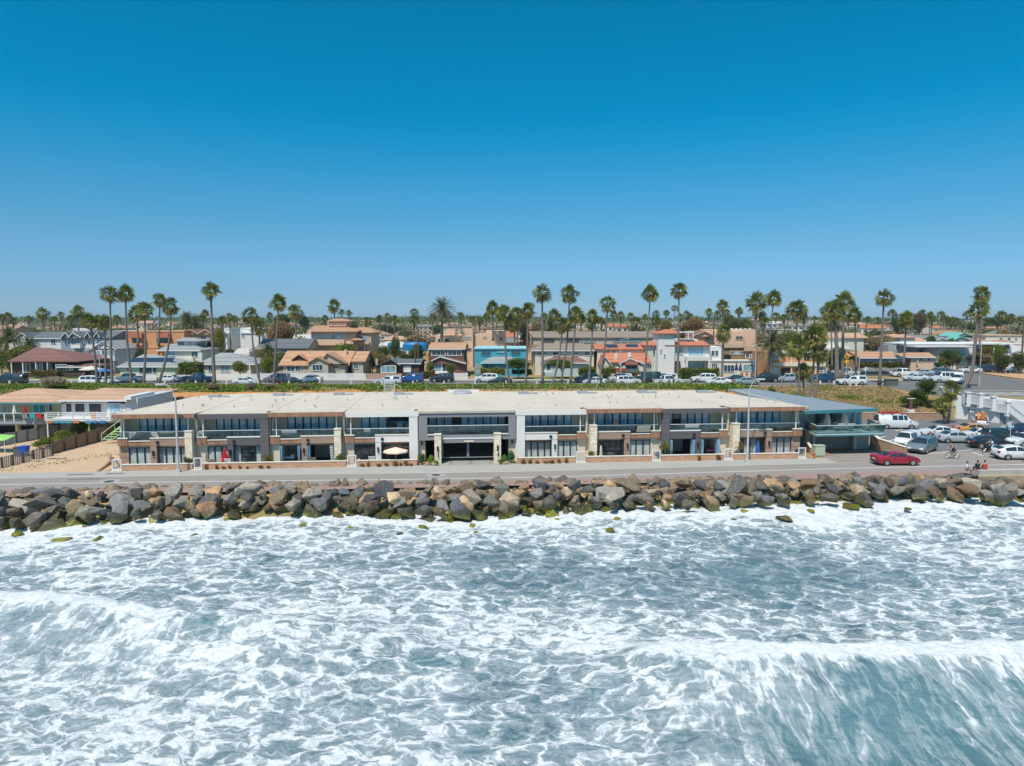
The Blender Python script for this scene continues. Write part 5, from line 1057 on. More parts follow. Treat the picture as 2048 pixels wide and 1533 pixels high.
# ================================================================ houses
W_WH = mat('white siding', (.66, .68, .70), .85, .05, .8, pat='siding', pscale=3); W_CR = mat('cream wall', (.68, .63, .52), .9, .07, .8); W_LB = mat('blue grey siding', (.24, .29, .38), .85, .07, .8, pat='siding', pscale=3)
W_OR = mat('orange stucco', (.62, .31, .15), .9, .08, .6); W_PE = mat('peach stucco', (.70, .47, .33), .9, .07, .6); W_TN = mat('tan stucco', (.52, .40, .28), .9, .08, .7); W_DB = mat('dark brown wood', (.085, .055, .045), .85, .15, 2, pat='siding', pscale=4); W_SH = mat('brown shingle wall', (.20, .10, .075), .9, .2, 3, pat='siding', pscale=5)
W_TE = mat('teal stucco', (.07, .34, .42), .85, .08, .8); W_GB = mat('grey beige stucco', (.46, .41, .34), .9, .07, .8); W_WS = mat('white plaster', (.70, .70, .68), .9, .05, .8); W_BT = mat('brown tan stucco', (.32, .21, .12), .9, .08, .7); W_SG = mat('sage stucco', (.52, .56, .5), .9, .06, .7); W_MG = mat('mid grey stucco', (.34, .37, .38), .9, .07, .7); W_YL = mat('yellow stucco', (.60, .53, .30), .9, .07, .8)
R_BR = mat('brown shingles', (.21, .105, .085), .95, .12, 2, pat='tile', pscale=1.6); R_GR = mat('grey shingles', (.29, .30, .30), .95, .12, 2, pat='tile', pscale=1.6); R_DG = mat('slate shingles', (.13, .145, .155), .95, .12, 2, pat='tile', pscale=1.6); R_TN = mat('tan shingles', (.52, .32, .21), .95, .13, 2, pat='tile', pscale=1.6); R_TC = mat('terracotta brown shingles', (.48, .27, .16), .95, .12, 2, pat='tile', pscale=1.6); R_RD = mat('red clay tiles', (.50, .18, .10), .9, .14, 2, pat='tile', pscale=2.2); R_GB = mat('grey brown shingles', (.27, .215, .17), .95, .1, 1.5, pat='tile', pscale=1.4); R_TL = mat('teal grey roofing', (.22, .265, .30), .9, .1, .7, stain=.15); R_GN = mat('turquoise metal', (.16, .45, .38), .6, .08, 1)
TRW = mat('white trim', (.72, .72, .70), .7, .03); TRT = mat('teal trim', (.05, .22, .25), .6, .06); SOL = mat('solar panel', (.02, .035, .07), .15, .1, 3, spec=.8)
G_H = glassmat('house pane', (.03, .065, .085), .06); G_HL = glassmat('house light pane', (.15, .24, .29), .06)
class House:
    def __init__(s, name, label, cat, px, Y, z0=SZ, rz=0, group=None):
        s.Y = Y; s.x0 = PY(px, 740, Y)[0]; s.z0 = z0; s.r = thing(name, label, cat, (s.x0, Y, z0), 0, group)
    def P(s, px, py, dy=0): X, Z = PY(px, py, s.Y + dy); return X - s.x0, Z - s.z0
    def vol(s, a, b, top, dy, dep, m, bot=None, nm='wall'):
        x0, zt = s.P(a, top, dy); x1, _ = s.P(b, top, dy); zb = -.5 if bot is None else s.P(a, bot, dy)[1]
        return MB().box(x0, x1, dy, dy + dep, zb, zt).obj(nm, m, s.r)
    def hip(s, a, b, eave, ridge, dy, dep, m, ra=None, rb=None, ov=.5, fascia=None, nm='roof'):
        y0 = dy - ov; x0, ze = s.P(a, eave, y0); x1, _ = s.P(b, eave, y0); ym = dy + dep / 2; _, zr = s.P(a, ridge, ym); y1 = dy + dep + ov
        h = zr - ze; k = min(dep / 2 + ov, (x1 - x0) / 2)
        xa = x0 + k if ra is None else s.P(ra, ridge, ym)[0]; xb = x1 - k if rb is None else s.P(rb, ridge, ym)[0]
        if xb < xa: xa = xb = (xa + xb) / 2
        t = .18; V = [(x0, y0, ze), (x1, y0, ze), (x1, y1, ze), (x0, y1, ze), (xa, ym, zr), (xb, ym, zr), (x0, y0, ze - t), (x1, y0, ze - t), (x1, y1, ze - t), (x0, y1, ze - t)]
        o = MB().add(V, [(0, 1, 5, 4), (2, 3, 4, 5), (1, 2, 5), (3, 0, 4), (0, 6, 7, 1), (1, 7, 8, 2), (2, 8, 9, 3), (3, 9, 6, 0), (6, 9, 8, 7)]).obj(nm, m, s.r)
        if fascia: MB().box(x0 - .02, x1 + .02, y0 - .06, y0 - .01, ze - t - .02, ze + .02).obj('fascia', fascia, o)
        return o
    def gable_s(s, a, b, eave, ridge, dy, dep, m, wall=None, ov=.4, fascia=None, sh=0.):
        """ridge runs across the picture; sh leans the ends in picture columns at the ridge"""
        y0, y1 = dy - ov, dy + dep + ov; ym = dy + dep / 2; x0, ze = s.P(a, eave, y0); x1 = s.P(b, eave, y0)[0]; zr = s.P(a, ridge, ym)[1]; t = .16
        o = MB().add([(x0, y0, ze), (x1, y0, ze), (x1, ym, zr), (x0, ym, zr), (x1, y1, ze), (x0, y1, ze), (x0, y0, ze - t), (x1, y0, ze - t), (x1, ym, zr - t), (x0, ym, zr - t), (x1, y1, ze - t), (x0, y1, ze - t)],
                     [(0, 1, 2, 3), (3, 2, 4, 5), (7, 6, 9, 8), (8, 9, 11, 10), (0, 6, 7, 1), (5, 4, 10, 11), (0, 3, 9, 6), (3, 5, 11, 9), (1, 7, 8, 2), (2, 8, 10, 4)]).obj('roof', m, s.r)
        if wall: MB().prism([(dy, ze - .1), (dy + dep, ze - .1), (ym, zr - .2)], 'x', x0 + .3, x1 - .3).obj('gable_wall', wall, s.r)
        if fascia: MB().box(x0 - .02, x1 + .02, y0 - .06, y0 - .01, ze - t - .03, ze + .02).obj('fascia', fascia, o)
        return o
    def gable_f(s, a, b, eave, pk, ridge, dy, dep, m, wall, ov=.35, trim=None, bot=None):
        """triangle faces the camera"""
        x0, ze = s.P(a, eave, dy - ov); x1 = s.P(b, eave, dy - ov)[0]; xp, zp = s.P(pk, ridge, dy - ov); t = .16; y0, y1 = dy - ov, dy + dep
        o = MB().prism([(x0, ze), (xp, zp), (x1, ze), (x1, ze - t), (xp, zp - t), (x0, ze - t)], 'y', y0, y1).obj('roof', m, s.r)
        MB().prism([(x0 + .35, ze - t - .02), (x1 - .35, ze - t - .02), (xp, zp - t - .05)], 'y', dy, y1 - .1).obj('gable_wall', wall, s.r)
        if trim: MB().prism([(x0, ze + .02), (xp, zp + .02), (x1, ze + .02), (x1, ze - .2), (xp, zp - .22), (x0, ze - .2)], 'y', y0 - .06, y0 - .01).obj('bargeboard', trim, o)
        return o
    def flat(s, a, b, py, dy, dep, m=None, th=.3, ov=.3):
        x0, z = s.P(a, py, dy - ov); x1 = s.P(b, py, dy)[0]; return MB().box(x0, x1, dy - ov, dy + dep + ov, z - th, z).obj('roof', m or TRW, s.r)
    def win(s, a, b, t, bo, dy=0, n=2, m=None, fr=None, nm='window', w_=.09):
        x0, z1 = s.P(a, t, dy - .05); x1, z0 = s.P(b, bo, dy - .05); fr = fr or TRW; mb = MB()
        mb.box(x0 - w_, x1 + w_, dy - .10, dy - .006, z1, z1 + w_).box(x0 - w_, x1 + w_, dy - .13, dy - .006, z0 - w_, z0).box(x0 - w_, x0, dy - .10, dy - .006, z0, z1).box(x1, x1 + w_, dy - .10, dy - .006, z0, z1)
        for i in range(1, n): xc = x0 + (x1 - x0) * i / n; mb.box(xc - .035, xc + .035, dy - .09, dy - .006, z0, z1)
        f = mb.obj(nm, fr, s.r); MB().box(x0, x1, dy - .04, dy - .008, z0, z1).obj('pane', m or (G_H if rr.random() < .65 else G_HL), f); return f
    def wins(s, L, dy=0, **k):
        for q in L: s.win(*q, dy=dy, **k)
    def part(s, a, b, t, bo, dy, dep, m, nm): return s.vol(a, b, t, dy, dep, m, bot=bo, nm=nm)
    def chim(s, a, b, t, bo, dy, m): return s.part(a, b, t, bo, dy, .9, m, 'chimney')
    def solar(s, a, b, t, bo, dy, slope=.35):
        x0, z1 = s.P(a, t, dy + 1.2); x1, z0 = s.P(b, bo, dy); MB().add([(x0, dy, z0 + .12), (x1, dy, z0 + .12), (x1, dy + 2.0, z1 + .2), (x0, dy + 2.0, z1 + .2)], [(0, 1, 2, 3)]).obj('solar_panels', SOL, s.r)
HG = 'houses facing the upper street'
h = House('bungalow', 'low house with a wide brown hipped roof and white framed doors, far left', 'house', 90, 148, 3.6, group=HG)
h.vol(22, 134, 722, 0, 12, W_DB); h.hip(14, 158, 723, 696, 0, 13, R_BR, 70, 97, ov=1); h.vol(113, 168, 733, -1, 6, W_DB); h.hip(112, 180, 734, 722, -1, 7, R_BR, 130, 150, fascia=TRW)
h.wins([(45, 61, 728, 745), (71, 76, 728, 745), (79, 86, 728, 745), (94, 103, 728, 745)], n=2); h.wins([(112, 133, 730, 742), (137, 146, 732, 741)], dy=-1, n=3)
for q in (21, 44, 70, 93): h.part(q, q + 1.6, 724, 750, -.9, .2, TRW, 'porch_post')
h = House('house', 'white two storey house with a front gable above the brown roof', 'house', 90, 181, 3.6, group=HG)
h.vol(28, 122, 678, 0, 10, W_WH); h.gable_s(58, 123, 677, 664, 0, 10, R_DG, W_WH, fascia=TRW); h.gable_f(26, 61, 679, 43, 665, -1, 8, R_DG, W_WH, trim=TRW); h.vol(28, 59, 679, -1, 1, W_WH); h.wins([(31, 41, 681, 687)], dy=-1); h.wins([(70, 80, 679, 689), (102, 111, 679, 688)], n=2)
h = House('townhouse_block', 'blue-grey three unit townhouse with small white dormer gables', 'house', 172, 178, 3.6, group=HG)
h.vol(121, 222, 674, 0, 11, W_LB); h.gable_s(120, 224, 676, 662, 0, 11, R_DG, W_LB)
for a, b, p in ((121, 140, 130), (136, 162, 145), (168, 181, 175), (186, 200, 193)): h.gable_f(a, b, 675, p, 665, -.8, 4, R_DG, W_LB, trim=TRW)
h.wins([(133, 136, 679, 689), (142, 160, 678, 688), (166, 168, 679, 688), (171, 181, 679, 688), (184, 206, 680, 689), (133, 136, 701, 710), (146, 153, 702, 711), (166, 169, 702, 710), (172, 181, 701, 711)], n=3)
h.part(141, 160, 690, 697, -1.2, 1.1, TRW, 'balcony'); h.part(171, 200, 690, 697, -1.2, 1.1, TRW, 'balcony')
h = House('house', 'small white gabled house with a balcony behind the leaning palms', 'house', 206, 160, 3.6, group=HG)
h.vol(182, 229, 698, 0, 9, W_WH); h.gable_f(179, 232, 699, 205, 682, 0, 9, R_GR, W_WH, trim=TRW); h.vol(183, 228, 722, -1.6, 1.5, W_MG)
h.wins([(189, 199, 703, 711), (204, 213, 701, 710), (215, 228, 702, 711)], n=2); h.part(182, 229, 713, 722, -1.7, .12, TRW, 'balcony')
h = House('house', 'cream flat topped house behind, left of the orange apartment block', 'house', 238, 200, 3.8, group=HG)
h.vol(222, 256, 664, 0, 9, W_CR); h.flat(220, 258, 662, 0, 9, W_CR); h.wins([(233, 239, 674, 682), (243, 252, 673, 682)]); h.vol(226, 252, 684, -3, 3, W_MG)
h = House('apartment_block', 'orange stucco apartment block with small tiled awnings', 'apartment block', 310, 184, 3.6, group=HG)
h.vol(253, 314, 663, 0, 14, W_OR); h.vol(314, 343, 667, .6, 12, W_OR); h.vol(343, 368, 661, 0, 14, W_OR); h.vol(244, 254, 668, 3, 10, W_PE)
for a, b in ((255, 283), (311, 336)):
    o = h.part(a, b, 667, 676, -1.6, 1.6, R_RD, 'awning')
h.wins([(265, 281, 677, 686), (313, 334, 677, 686), (266, 282, 701, 708)], n=3, fr=W_TN); h.part(263, 284, 687, 692, -1.2, 1.1, W_OR, 'balcony'); h.part(311, 336, 687, 692, -1.2, 1.1, W_OR, 'balcony'); h.part(252, 369, 661.5, 663.5, -.15, .3, W_PE, 'parapet'); h.part(252, 369, 694, 696, -.12, .1, W_PE, 'string_course')
h = House('house', 'orange-brown gabled house right of the orange apartment block', 'house', 396, 188, 3.6, group=HG)
h.vol(368, 420, 668, 0, 10, W_TN); h.gable_f(366, 398, 668, 379, 659, -.5, 9, R_BR, W_TN, trim=W_PE); h.gable_f(394, 424, 668, 410, 659, -.5, 9, R_BR, W_TN, trim=W_PE); h.wins([(374, 386, 672, 680), (402, 412, 672, 680)])
h = House('cottage', 'cream cottage with a grey hipped roof and windowed dormer', 'house', 357, 160, 3.6, group=HG)
h.vol(330, 400, 700, 0, 10, W_CR); h.hip(313, 401, 701, 688, 0, 10, R_GR, 340, 392, fascia=TRW); h.vol(353, 391, 681, 3.5, 5, W_WH); h.hip(350, 401, 682.5, 675.5, 3.5, 5, R_GR, 366, 388, ov=.6); h.wins([(356, 368, 684, 691), (376, 384, 683, 692)], dy=3.5, n=3); h.wins([(336, 350, 705, 712), (383, 395, 704, 714)])
h.part(366, 386, 717, 725, -1, .9, W_CR, 'porch'); h.chim(396, 402, 706, 730, -1.5, W_CR)
h = House('bungalow', 'cream bungalow with solar panels on its grey hipped roof', 'house', 296, 148, 3.5, group=HG)
h.vol(240, 350, 733, 0, 10, W_CR); h.hip(233, 358, 733.5, 709, 0, 11, R_GR, 286, 310, fascia=TRW); h.wins([(254, 259, 736, 744), (291, 304, 735, 748), (278, 288, 735, 748), (306, 313, 736, 747)], n=1); h.solar(262, 309, 718, 728, 1.2); h.solar(314, 342, 718, 728, 1.2)
h = House('bungalow', 'cream bungalow with a plain grey hipped roof and dark windows', 'house', 450, 148, 3.5, group=HG)
h.vol(397, 502, 728, 0, 10, W_CR); h.hip(392, 512, 728.5, 706, 0, 11, R_DG if False else R_GR, 440, 463, fascia=TRW); h.wins([(400, 409, 731.5, 744), (417, 426, 731.5, 744), (441, 459, 731.5, 744)], n=2); h.part(498, 500, 729, 752, -.6, .25, TRW, 'porch_post'); h.chim(399, 403, 707, 724, 2, W_WS)
h = House('cottage', 'pale roofed stone cottage behind the cream bungalow', 'house', 500, 165, 3.5, group=HG)
h.vol(480, 540, 708, 0, 8, W_GB); h.gable_s(462, 500, 711, 697, 0, 8, mat('pale shingles', (.5, .46, .42), .95, .1, 2)); h.gable_s(497, 528, 700, 694, 1, 7, R_GB); h.wins([(499, 507, 703, 710), (511, 525, 704, 711)], n=2, fr=TRW)
for a, b, t, lb in ((448, 462, 657, 'narrow white modern house left of the power pole'), (480, 531, 656, 'white modern flat roofed house above the slate roof')):
    h = House('modern_house', lb, 'house', (a + b) / 2, 215, 3.8, group=HG); h.vol(a, b, t, 0, 9, W_WS); h.vol(a + 2, b - 8, t + 11, -2, 2, W_WS); h.wins([(a + 3, a + 9, t + 13, t + 19)], dy=-2); h.wins([(b - 13, b - 9, t + 11, t + 22), (b - 7, b - 3, t + 11, t + 22)], n=1, fr=M_BRON); h.flat(a, b - 8, t + 9.5, -2, 2, W_WS)
h = House('house', 'long house with a slate grey roof left of the peach mansion', 'house', 560, 172, 3.6, group=HG)
h.vol(514, 612, 697, 0, 11, W_MG); h.gable_s(510, 616, 697.5, 678, 0, 12, R_DG, W_GB, fascia=M_BRON); h.wins([(520, 536, 700, 706), (560, 575, 700, 705)], n=2)
h = House('craftsman_house', 'craftsman house with a terracotta brown roof, eyebrow dormer and two front gables', 'house', 625, 148, 3.5, group=HG)
h.vol(566, 690, 730, 0, 11, W_GB); h.gable_s(556, 698, 731, 702, 0, 12, R_TC, W_GB); h.gable_f(612, 662, 727, 635, 714, -1.6, 6, R_TC, W_GB, trim=R_TC); h.vol(617, 656, 728, -1.6, 2, W_GB); h.gable_f(640, 694, 727, 654, 706, -.6, 9, R_TC, W_GB, trim=R_TC); h.gable_f(582, 614, 720, 597, 709, 1.5, 5, R_TC, W_DB)
h.wins([(574, 589, 732, 743), (591, 600, 732, 743)], n=2); h.wins([(625, 645, 730, 741)], dy=-1.6, n=3); h.wins([(666, 677, 729, 738)], n=2); h.chim(689, 693, 700, 714, 4, W_PE); h.part(556, 612, 744, 752, -1.4, .3, W_GB, 'porch_wall')
h = House('annexe', 'small tan tiled roof building beside the craftsman house', 'house', 716, 150, 3.5, group=HG)
h.vol(703, 726, 723, 0, 9, W_GB); h.gable_s(701, 731, 723, 703, 0, 9, R_TC, W_GB); h.wins([(708, 716, 728, 737)])
h = House('mansion', 'peach three level mansion with a columned roof tower', 'house', 680, 182, 3.6, group=HG)
h.vol(620, 708, 682, 0, 14, W_TN); h.vol(622, 712, 661, 1, 12, W_TN); h.hip(614, 717, 662, 652, 1, 12, R_TC, 630, 690, fascia=W_PE, ov=1.2); h.vol(657, 692, 642, 5, 6, W_PE, bot=653); h.hip(654, 699, 642, 637.5, 5, 6, R_TC, 668, 686)
h.wins([(623, 628, 669, 677), (633, 645, 668, 679), (649, 658, 668, 679), (662, 684, 667, 679), (691, 696, 667, 673)], dy=1, n=1, fr=W_PE, m=G_HL); h.part(627, 688, 680, 691, -1.6, 1.6, W_PE, 'balcony'); h.vol(612, 706, 684, -.6, .6, W_PE, bot=688, nm='string_course'); h.wins([(624, 634, 694, 700)], n=2)
for q in (657, 663, 676, 683, 690): h.part(q, q + 1.5, 643, 652, 4.8, .2, W_PE, 'column')
h.vol(710, 742, 664, 3, 11, W_TN); h.hip(706, 748, 665.5, 655, 3, 11, R_TC, 716, 740); h.wins([(716, 725, 672, 682), (728, 736, 674, 684), (718, 728, 693, 702), (731, 735, 695, 703)], dy=3, n=1); h.part(714, 738, 684, 689, 1.8, 1.1, W_TN, 'balcony'); h.hip(700, 724, 680, 674, 0, 4, R_TC)
h = House('bungalow', 'dark brown bungalow with a white framed window, low brick wall before it', 'house', 800, 147, 3.5, group=HG)
h.vol(752, 790, 734, 0, 9, W_DB); h.gable_f(751, 800, 732, 782, 719, 0, 10, R_DG, W_DB); h.vol(790, 838, 728, .8, 9, W_DB); h.gable_s(786, 842, 727, 718, .8, 9, R_DG, fascia=TRW); h.wins([(763, 791, 733, 745)], n=3, w_=.16); h.wins([(808, 821, 733, 744)], dy=.8, n=1, m=W_WS); h.chim(751, 755, 718, 730, 3, W_GB)
h = House('shingle_house', 'two storey brown shingle house with white windows and a front gable', 'house', 892, 150, 3.5, group=HG)
h.vol(858, 928, 698, 3, 10, W_SH); h.gable_s(856, 931, 698, 685, 3, 10, R_TC, W_SH, fascia=TRW); h.vol(858, 930, 724, 0, 3, W_SH); h.gable_f(851, 932, 727, 880, 713, -.5, 4, R_BR, W_SH, trim=TRW); h.wins([(864, 890, 701, 711), (896, 922, 701, 711)], dy=3, n=3, w_=.14); h.wins([(863, 869, 728, 743), (871, 882, 727, 743), (885, 898, 728, 743)], n=2, w_=.16); h.chim(852, 856, 706, 722, 2, W_OR); h.part(860, 900, 745, 748, -.6, .5, TRW, 'porch_rail')
h = House('apartment_block', 'stepped peach stucco block behind the brown shingle and teal houses', 'apartment block', 940, 182, 3.6, group=HG)
h.vol(871, 930, 671, 2, 12, W_PE); h.vol(892, 910, 659, 4, 8, W_PE); h.vol(924, 946, 659, 0, 14, W_PE); h.vol(946, 1008, 669, 1, 12, W_PE); h.vol(971, 1008, 662, 2, 10, W_PE); h.vol(943, 945.5, 655, -.4, 9, W_PE, nm='fin_wall')
h.wins([(876, 886, 678, 685), (889, 899, 678, 685)], dy=2, n=1, fr=W_PE); h.wins([(928, 942, 674, 679), (930, 943, 697, 702)], n=1, fr=W_PE); h.wins([(966, 973, 674, 676.5), (1000, 1005, 674, 681)], dy=1, n=1, fr=W_PE)
h = House('house', 'teal two storey house with a grey hipped porch roof', 'house', 1000, 150, 3.5, group=HG)
h.vol(949, 1052, 697, 3, 10, W_TE); h.flat(948, 1053, 696, 3, 10, mat('pale teal trim', (.35, .6, .65), .7)); h.vol(966, 1050, 724, 0, 3, W_TE); h.hip(961, 1040, 726, 710, 0, 8, R_GR, 990, 1015, fascia=mat('pale teal trim', (.35, .6, .65))); h.wins([(963, 981, 702, 711), (1023, 1040, 701, 710), (994, 1008, 702, 706)], dy=3, n=2, fr=W_TE); h.wins([(968, 978, 728, 738), (980, 987, 728, 740)], n=2, fr=W_TE); h.part(950, 962, 728, 748, 1, .3, mat('grey steps', (.3, .33, .34), .8, pat='siding', pscale=3), 'steps')
h = House('apartment_block', 'long two storey block with a grey-brown roof and dark window bands', 'apartment block', 1186, 186, 3.6, group=HG)
h.vol(1060, 1318, 676, 0, 12, W_GB); h.gable_s(1058, 1320, 675.5, 663, 0, 12, R_GB, W_GB); h.vol(1055, 1063, 665, -1, 13, W_PE)
h.wins([(1084, 1108, 677, 686), (1132, 1158, 677, 686), (1162, 1190, 677, 686), (1227, 1254, 677, 685), (1258, 1282, 677, 685), (1302, 1316, 676, 683)], n=3, fr=W_BT); h.part(1062, 1140, 690, 697, -1.2, 1.1, W_BT, 'walkway')
h = House('house', 'cream two storey house with upper and lower brown hipped roofs', 'house', 1128, 152, 3.5, group=HG)
h.vol(1070, 1188, 701, 3, 10, W_CR); h.hip(1063, 1193, 701, 687, 3, 11, R_GB, 1090, 1166, fascia=TRW); h.wins([(1076, 1083, 703, 711), (1087, 1093, 703, 711), (1106, 1120, 704, 711), (1146, 1156, 704, 711), (1170, 1179, 703, 711), (1181, 1186, 703, 711)], dy=3, n=2); h.vol(1090, 1174, 724, 0, 3, mat('pale blue wall', (.42, .55, .6), .9, .05)); h.hip(1082, 1180, 726, 709, 0, 9, R_BR, 1120, 1145, fascia=TRW); h.wins([(1093, 1101, 730, 742)], n=1)
h.part(1084, 1104, 741, 745, -1, .3, TRW, 'porch_rail'); h.part(1084, 1086, 726, 748, -1, .25, TRW, 'porch_post')
h = House('cottage', 'cream cottage with bright red tiled roofs and a red awning', 'house', 1255, 147, 3.5, group=HG)
h.vol(1195, 1288, 699, 7, 8, W_CR); h.gable_s(1190, 1290, 698, 688, 7, 9, R_RD, W_CR); h.gable_s(1214, 1303, 725, 706, 1, 9, R_RD, W_CR); h.vol(1218, 1300, 724, 1, 9, W_CR); h.vol(1241, 1287, 726, 0, 6, W_CR); h.gable_f(1238, 1290, 728, 1260, 716, 0, 6, R_RD, W_CR, trim=TRW); h.gable_f(1203, 1224, 732, 1210, 712, .5, 8, R_RD, W_CR, trim=TRW); h.vol(1205, 1221, 733, .5, 6, W_CR)
h.part(1251, 1276, 724, 730, -1, 1, R_RD, 'awning'); h.wins([(1253, 1274, 731, 738)], n=4); h.wins([(1290, 1303, 730, 738)], dy=1, n=3); h.part(1229, 1235, 707, 722, 2, .9, W_CR, 'chimney'); h.part(1256, 1262, 706, 715, 2.4, .9, TRW, 'chimney'); h.part(1232, 1252, 737, 745, -2, .25, mat('red fence paint', (.4, .07, .03)), 'yard_gate'); h.solar(1212, 1236, 691, 696, 7.6); h.solar(1252, 1278, 691, 698, 7.6); h.wins([(1207, 1219, 703, 707), (1224, 1233, 703, 707)], dy=7)
h = House('villa', 'white villa with red tiled roofs, corner tower and balcony', 'house', 1350, 150, 3.5, group=HG)
h.vol(1332, 1420, 690, 1, 11, W_WS); h.hip(1330, 1422, 691, 681, 1, 10, R_RD, 1345, 1405, fascia=R_BR, ov=.8); h.vol(1317, 1350, 668, .2, 6, W_WS); h.hip(1315, 1358, 667.5, 659, .2, 7, R_RD, 1330, 1345, fascia=R_BR, ov=.5); h.vol(1292, 1318, 690, 2.5, 9, W_SG); h.hip(1290, 1319, 691, 680, 2.5, 9, R_RD, 1308, 1316, fascia=R_BR)
h.vol(1352, 1396, 679, 5, 5, W_WS); h.part(1356, 1388, 664, 666, 3.5, 2.2, TRW, 'pergola')
for q in (1356, 1376, 1386): h.part(q, q + 1.6, 666, 680, 3.5, .25, TRW, 'pergola_post')
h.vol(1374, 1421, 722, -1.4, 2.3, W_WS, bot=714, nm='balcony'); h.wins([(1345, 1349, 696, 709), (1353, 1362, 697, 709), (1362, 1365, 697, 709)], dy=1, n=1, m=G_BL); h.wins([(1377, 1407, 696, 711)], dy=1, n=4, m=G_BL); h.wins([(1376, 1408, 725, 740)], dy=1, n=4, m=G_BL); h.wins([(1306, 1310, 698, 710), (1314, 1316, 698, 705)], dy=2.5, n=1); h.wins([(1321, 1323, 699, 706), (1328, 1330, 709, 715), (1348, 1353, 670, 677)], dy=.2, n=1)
h.part(1344, 1361, 723, 748, .3, .69, W_DB, 'door'); h.vol(1372, 1376, 722, -1.4, .4, W_WS, nm='balcony_pier'); h.vol(1417, 1421, 722, -1.4, .4, W_WS, nm='balcony_pier')
for q in range(10): h.part(1379 + q * 3.2, 1380.4 + q * 3.2, 710, 716, -1.35, .1, TRW, 'baluster')
h = House('apartment_block', 'peach stucco block behind and right of the white villa', 'apartment block', 1450, 176, 3.6, group=HG)
h.vol(1398, 1488, 664, 0, 14, W_PE); h.gable_f(1384, 1430, 672, 1410, 662, -1.5, 8, R_BR, W_PE, trim=W_PE); h.vol(1425, 1512, 660, 1, 12, W_PE); h.wins([(1413, 1418, 674, 681), (1472, 1485, 673, 679)], n=2, fr=W_PE)
for q in range(5): h.part(1462 + q * 9, 1466 + q * 9, 657, 660, 1, .6, W_WS, 'parapet_block')
h = House('shop_house', 'low white and cream seafront diner with blue parasols, beside the villa', 'house', 1462, 149, 3.5, group=HG)
h.vol(1417, 1443, 694, 3, 8, W_WS); h.vol(1422, 1510, 722, 0, 5, W_CR); h.wins([(1423, 1429, 702, 712), (1431, 1436, 702, 712)], dy=3, n=1); h.wins([(1448, 1468, 731, 744), (1487, 1507, 730, 742), (1424, 1434, 727, 736)], n=3); h.part(1420, 1512, 721, 723, -.2, .2, TRW, 'parapet')
h = House('townhouse_block', 'brown and tan townhouses with small white framed windows', 'house', 1490, 160, 3.5, group=HG)
h.vol(1447, 1490, 693, 1, 12, W_BT); h.vol(1490, 1533, 696, 0, 12, W_BT); h.part(1449, 1489, 691, 696, .6, .4, W_TN, 'parapet'); h.part(1489, 1534, 694, 703, -.4, .4, W_TN, 'parapet'); h.wins([(1461, 1467, 703, 709), (1471, 1477, 703, 709), (1481, 1487, 703, 709)], dy=1, n=2); h.wins([(1492, 1498, 707, 716), (1504, 1510, 707, 716), (1515, 1520, 707, 716)], n=1, w_=.14); h.part(1448, 1462, 710, 720, -.5, 1.5, M_BLK, 'balcony')
h = House('apartment_block', 'orange and cream apartments with a garage, behind the foreground palms', 'apartment block', 1590, 148, 3.5, group=HG)
h.vol(1543, 1652, 706, 0, 13, W_OR); h.part(1541, 1654, 702, 707, -.4, .4, W_CR, 'parapet'); h.part(1543, 1652, 726, 733, -.5, .5, W_CR, 'string_course')
for q in (1543, 1559, 1583, 1606, 1632): h.part(q, q + 2.2, 707, 752, -.25, .25, W_CR, 'pilaster')
h.wins([(1545, 1556, 708, 718), (1605, 1621, 709, 719), (1606, 1622, 709, 719), (1635, 1644, 709, 718)][::2] + [(1605, 1620, 709, 719)], n=2, w_=.14); h.part(1563, 1583, 737, 750, -.06, .05, M_DARK, 'garage_door'); h.part(1545, 1559, 735, 750, -.06, .05, TRW, 'garage_door'); h.wins([(1602, 1609, 736, 741), (1636, 1645, 735, 741)], n=2); h.wins([(1648, 1652, 736, 748)], n=1)
h = House('apartment_block', 'cream hillside flats with a tan hipped roof behind the road signs', 'apartment block', 1695, 190, 3.6, group=HG)
h.vol(1648, 1728, 676, 0, 11, W_CR); h.hip(1644, 1738, 676, 666, 0, 11, R_TN, 1660, 1718); h.wins([(1668, 1673, 682, 687), (1690, 1695, 679, 684), (1708, 1714, 680, 684)], n=2); h.vol(1645, 1702, 695, -6, 6, W_WS); h.wins([(1660, 1666, 700, 706)], dy=-6)
h = House('office_building', 'low tan-roofed grey building with a clipped hedge before it', 'building', 1762, 156, 3.5, group=HG)
h.vol(1722, 1804, 716, 0, 9, W_MG); h.gable_s(1719, 1807, 716, 703.5, 0, 9, R_TC, W_TN, fascia=TRW); h.vol(1690, 1720, 714, 3, 8, W_BT); h.gable_s(1682, 1722, 712, 704, 3, 8, R_TC, W_BT); h.wins([(1735, 1742, 717, 721), (1778, 1783, 717, 723), (1745, 1760, 717, 720)], n=2)
h = House('motel_office', 'low peach building with a tan hipped roof before the motel', 'building', 1840, 158, 3.5, group=HG)
h.vol(1822, 1868, 714, 0, 9, W_PE); h.hip(1809, 1872, 714.5, 705.5, 0, 10, R_TC, 1815, 1858, fascia=TRW); h.wins([(1838, 1845, 716, 723), (1855, 1860, 716, 723)], n=1); h.part(1834, 1837, 714, 731, -.3, .3, W_TN, 'pier')
h = House('motel', 'long white flat roofed motel with two levels and a plain blue sign', 'motel', 1900, 172, 3.6, group=HG)
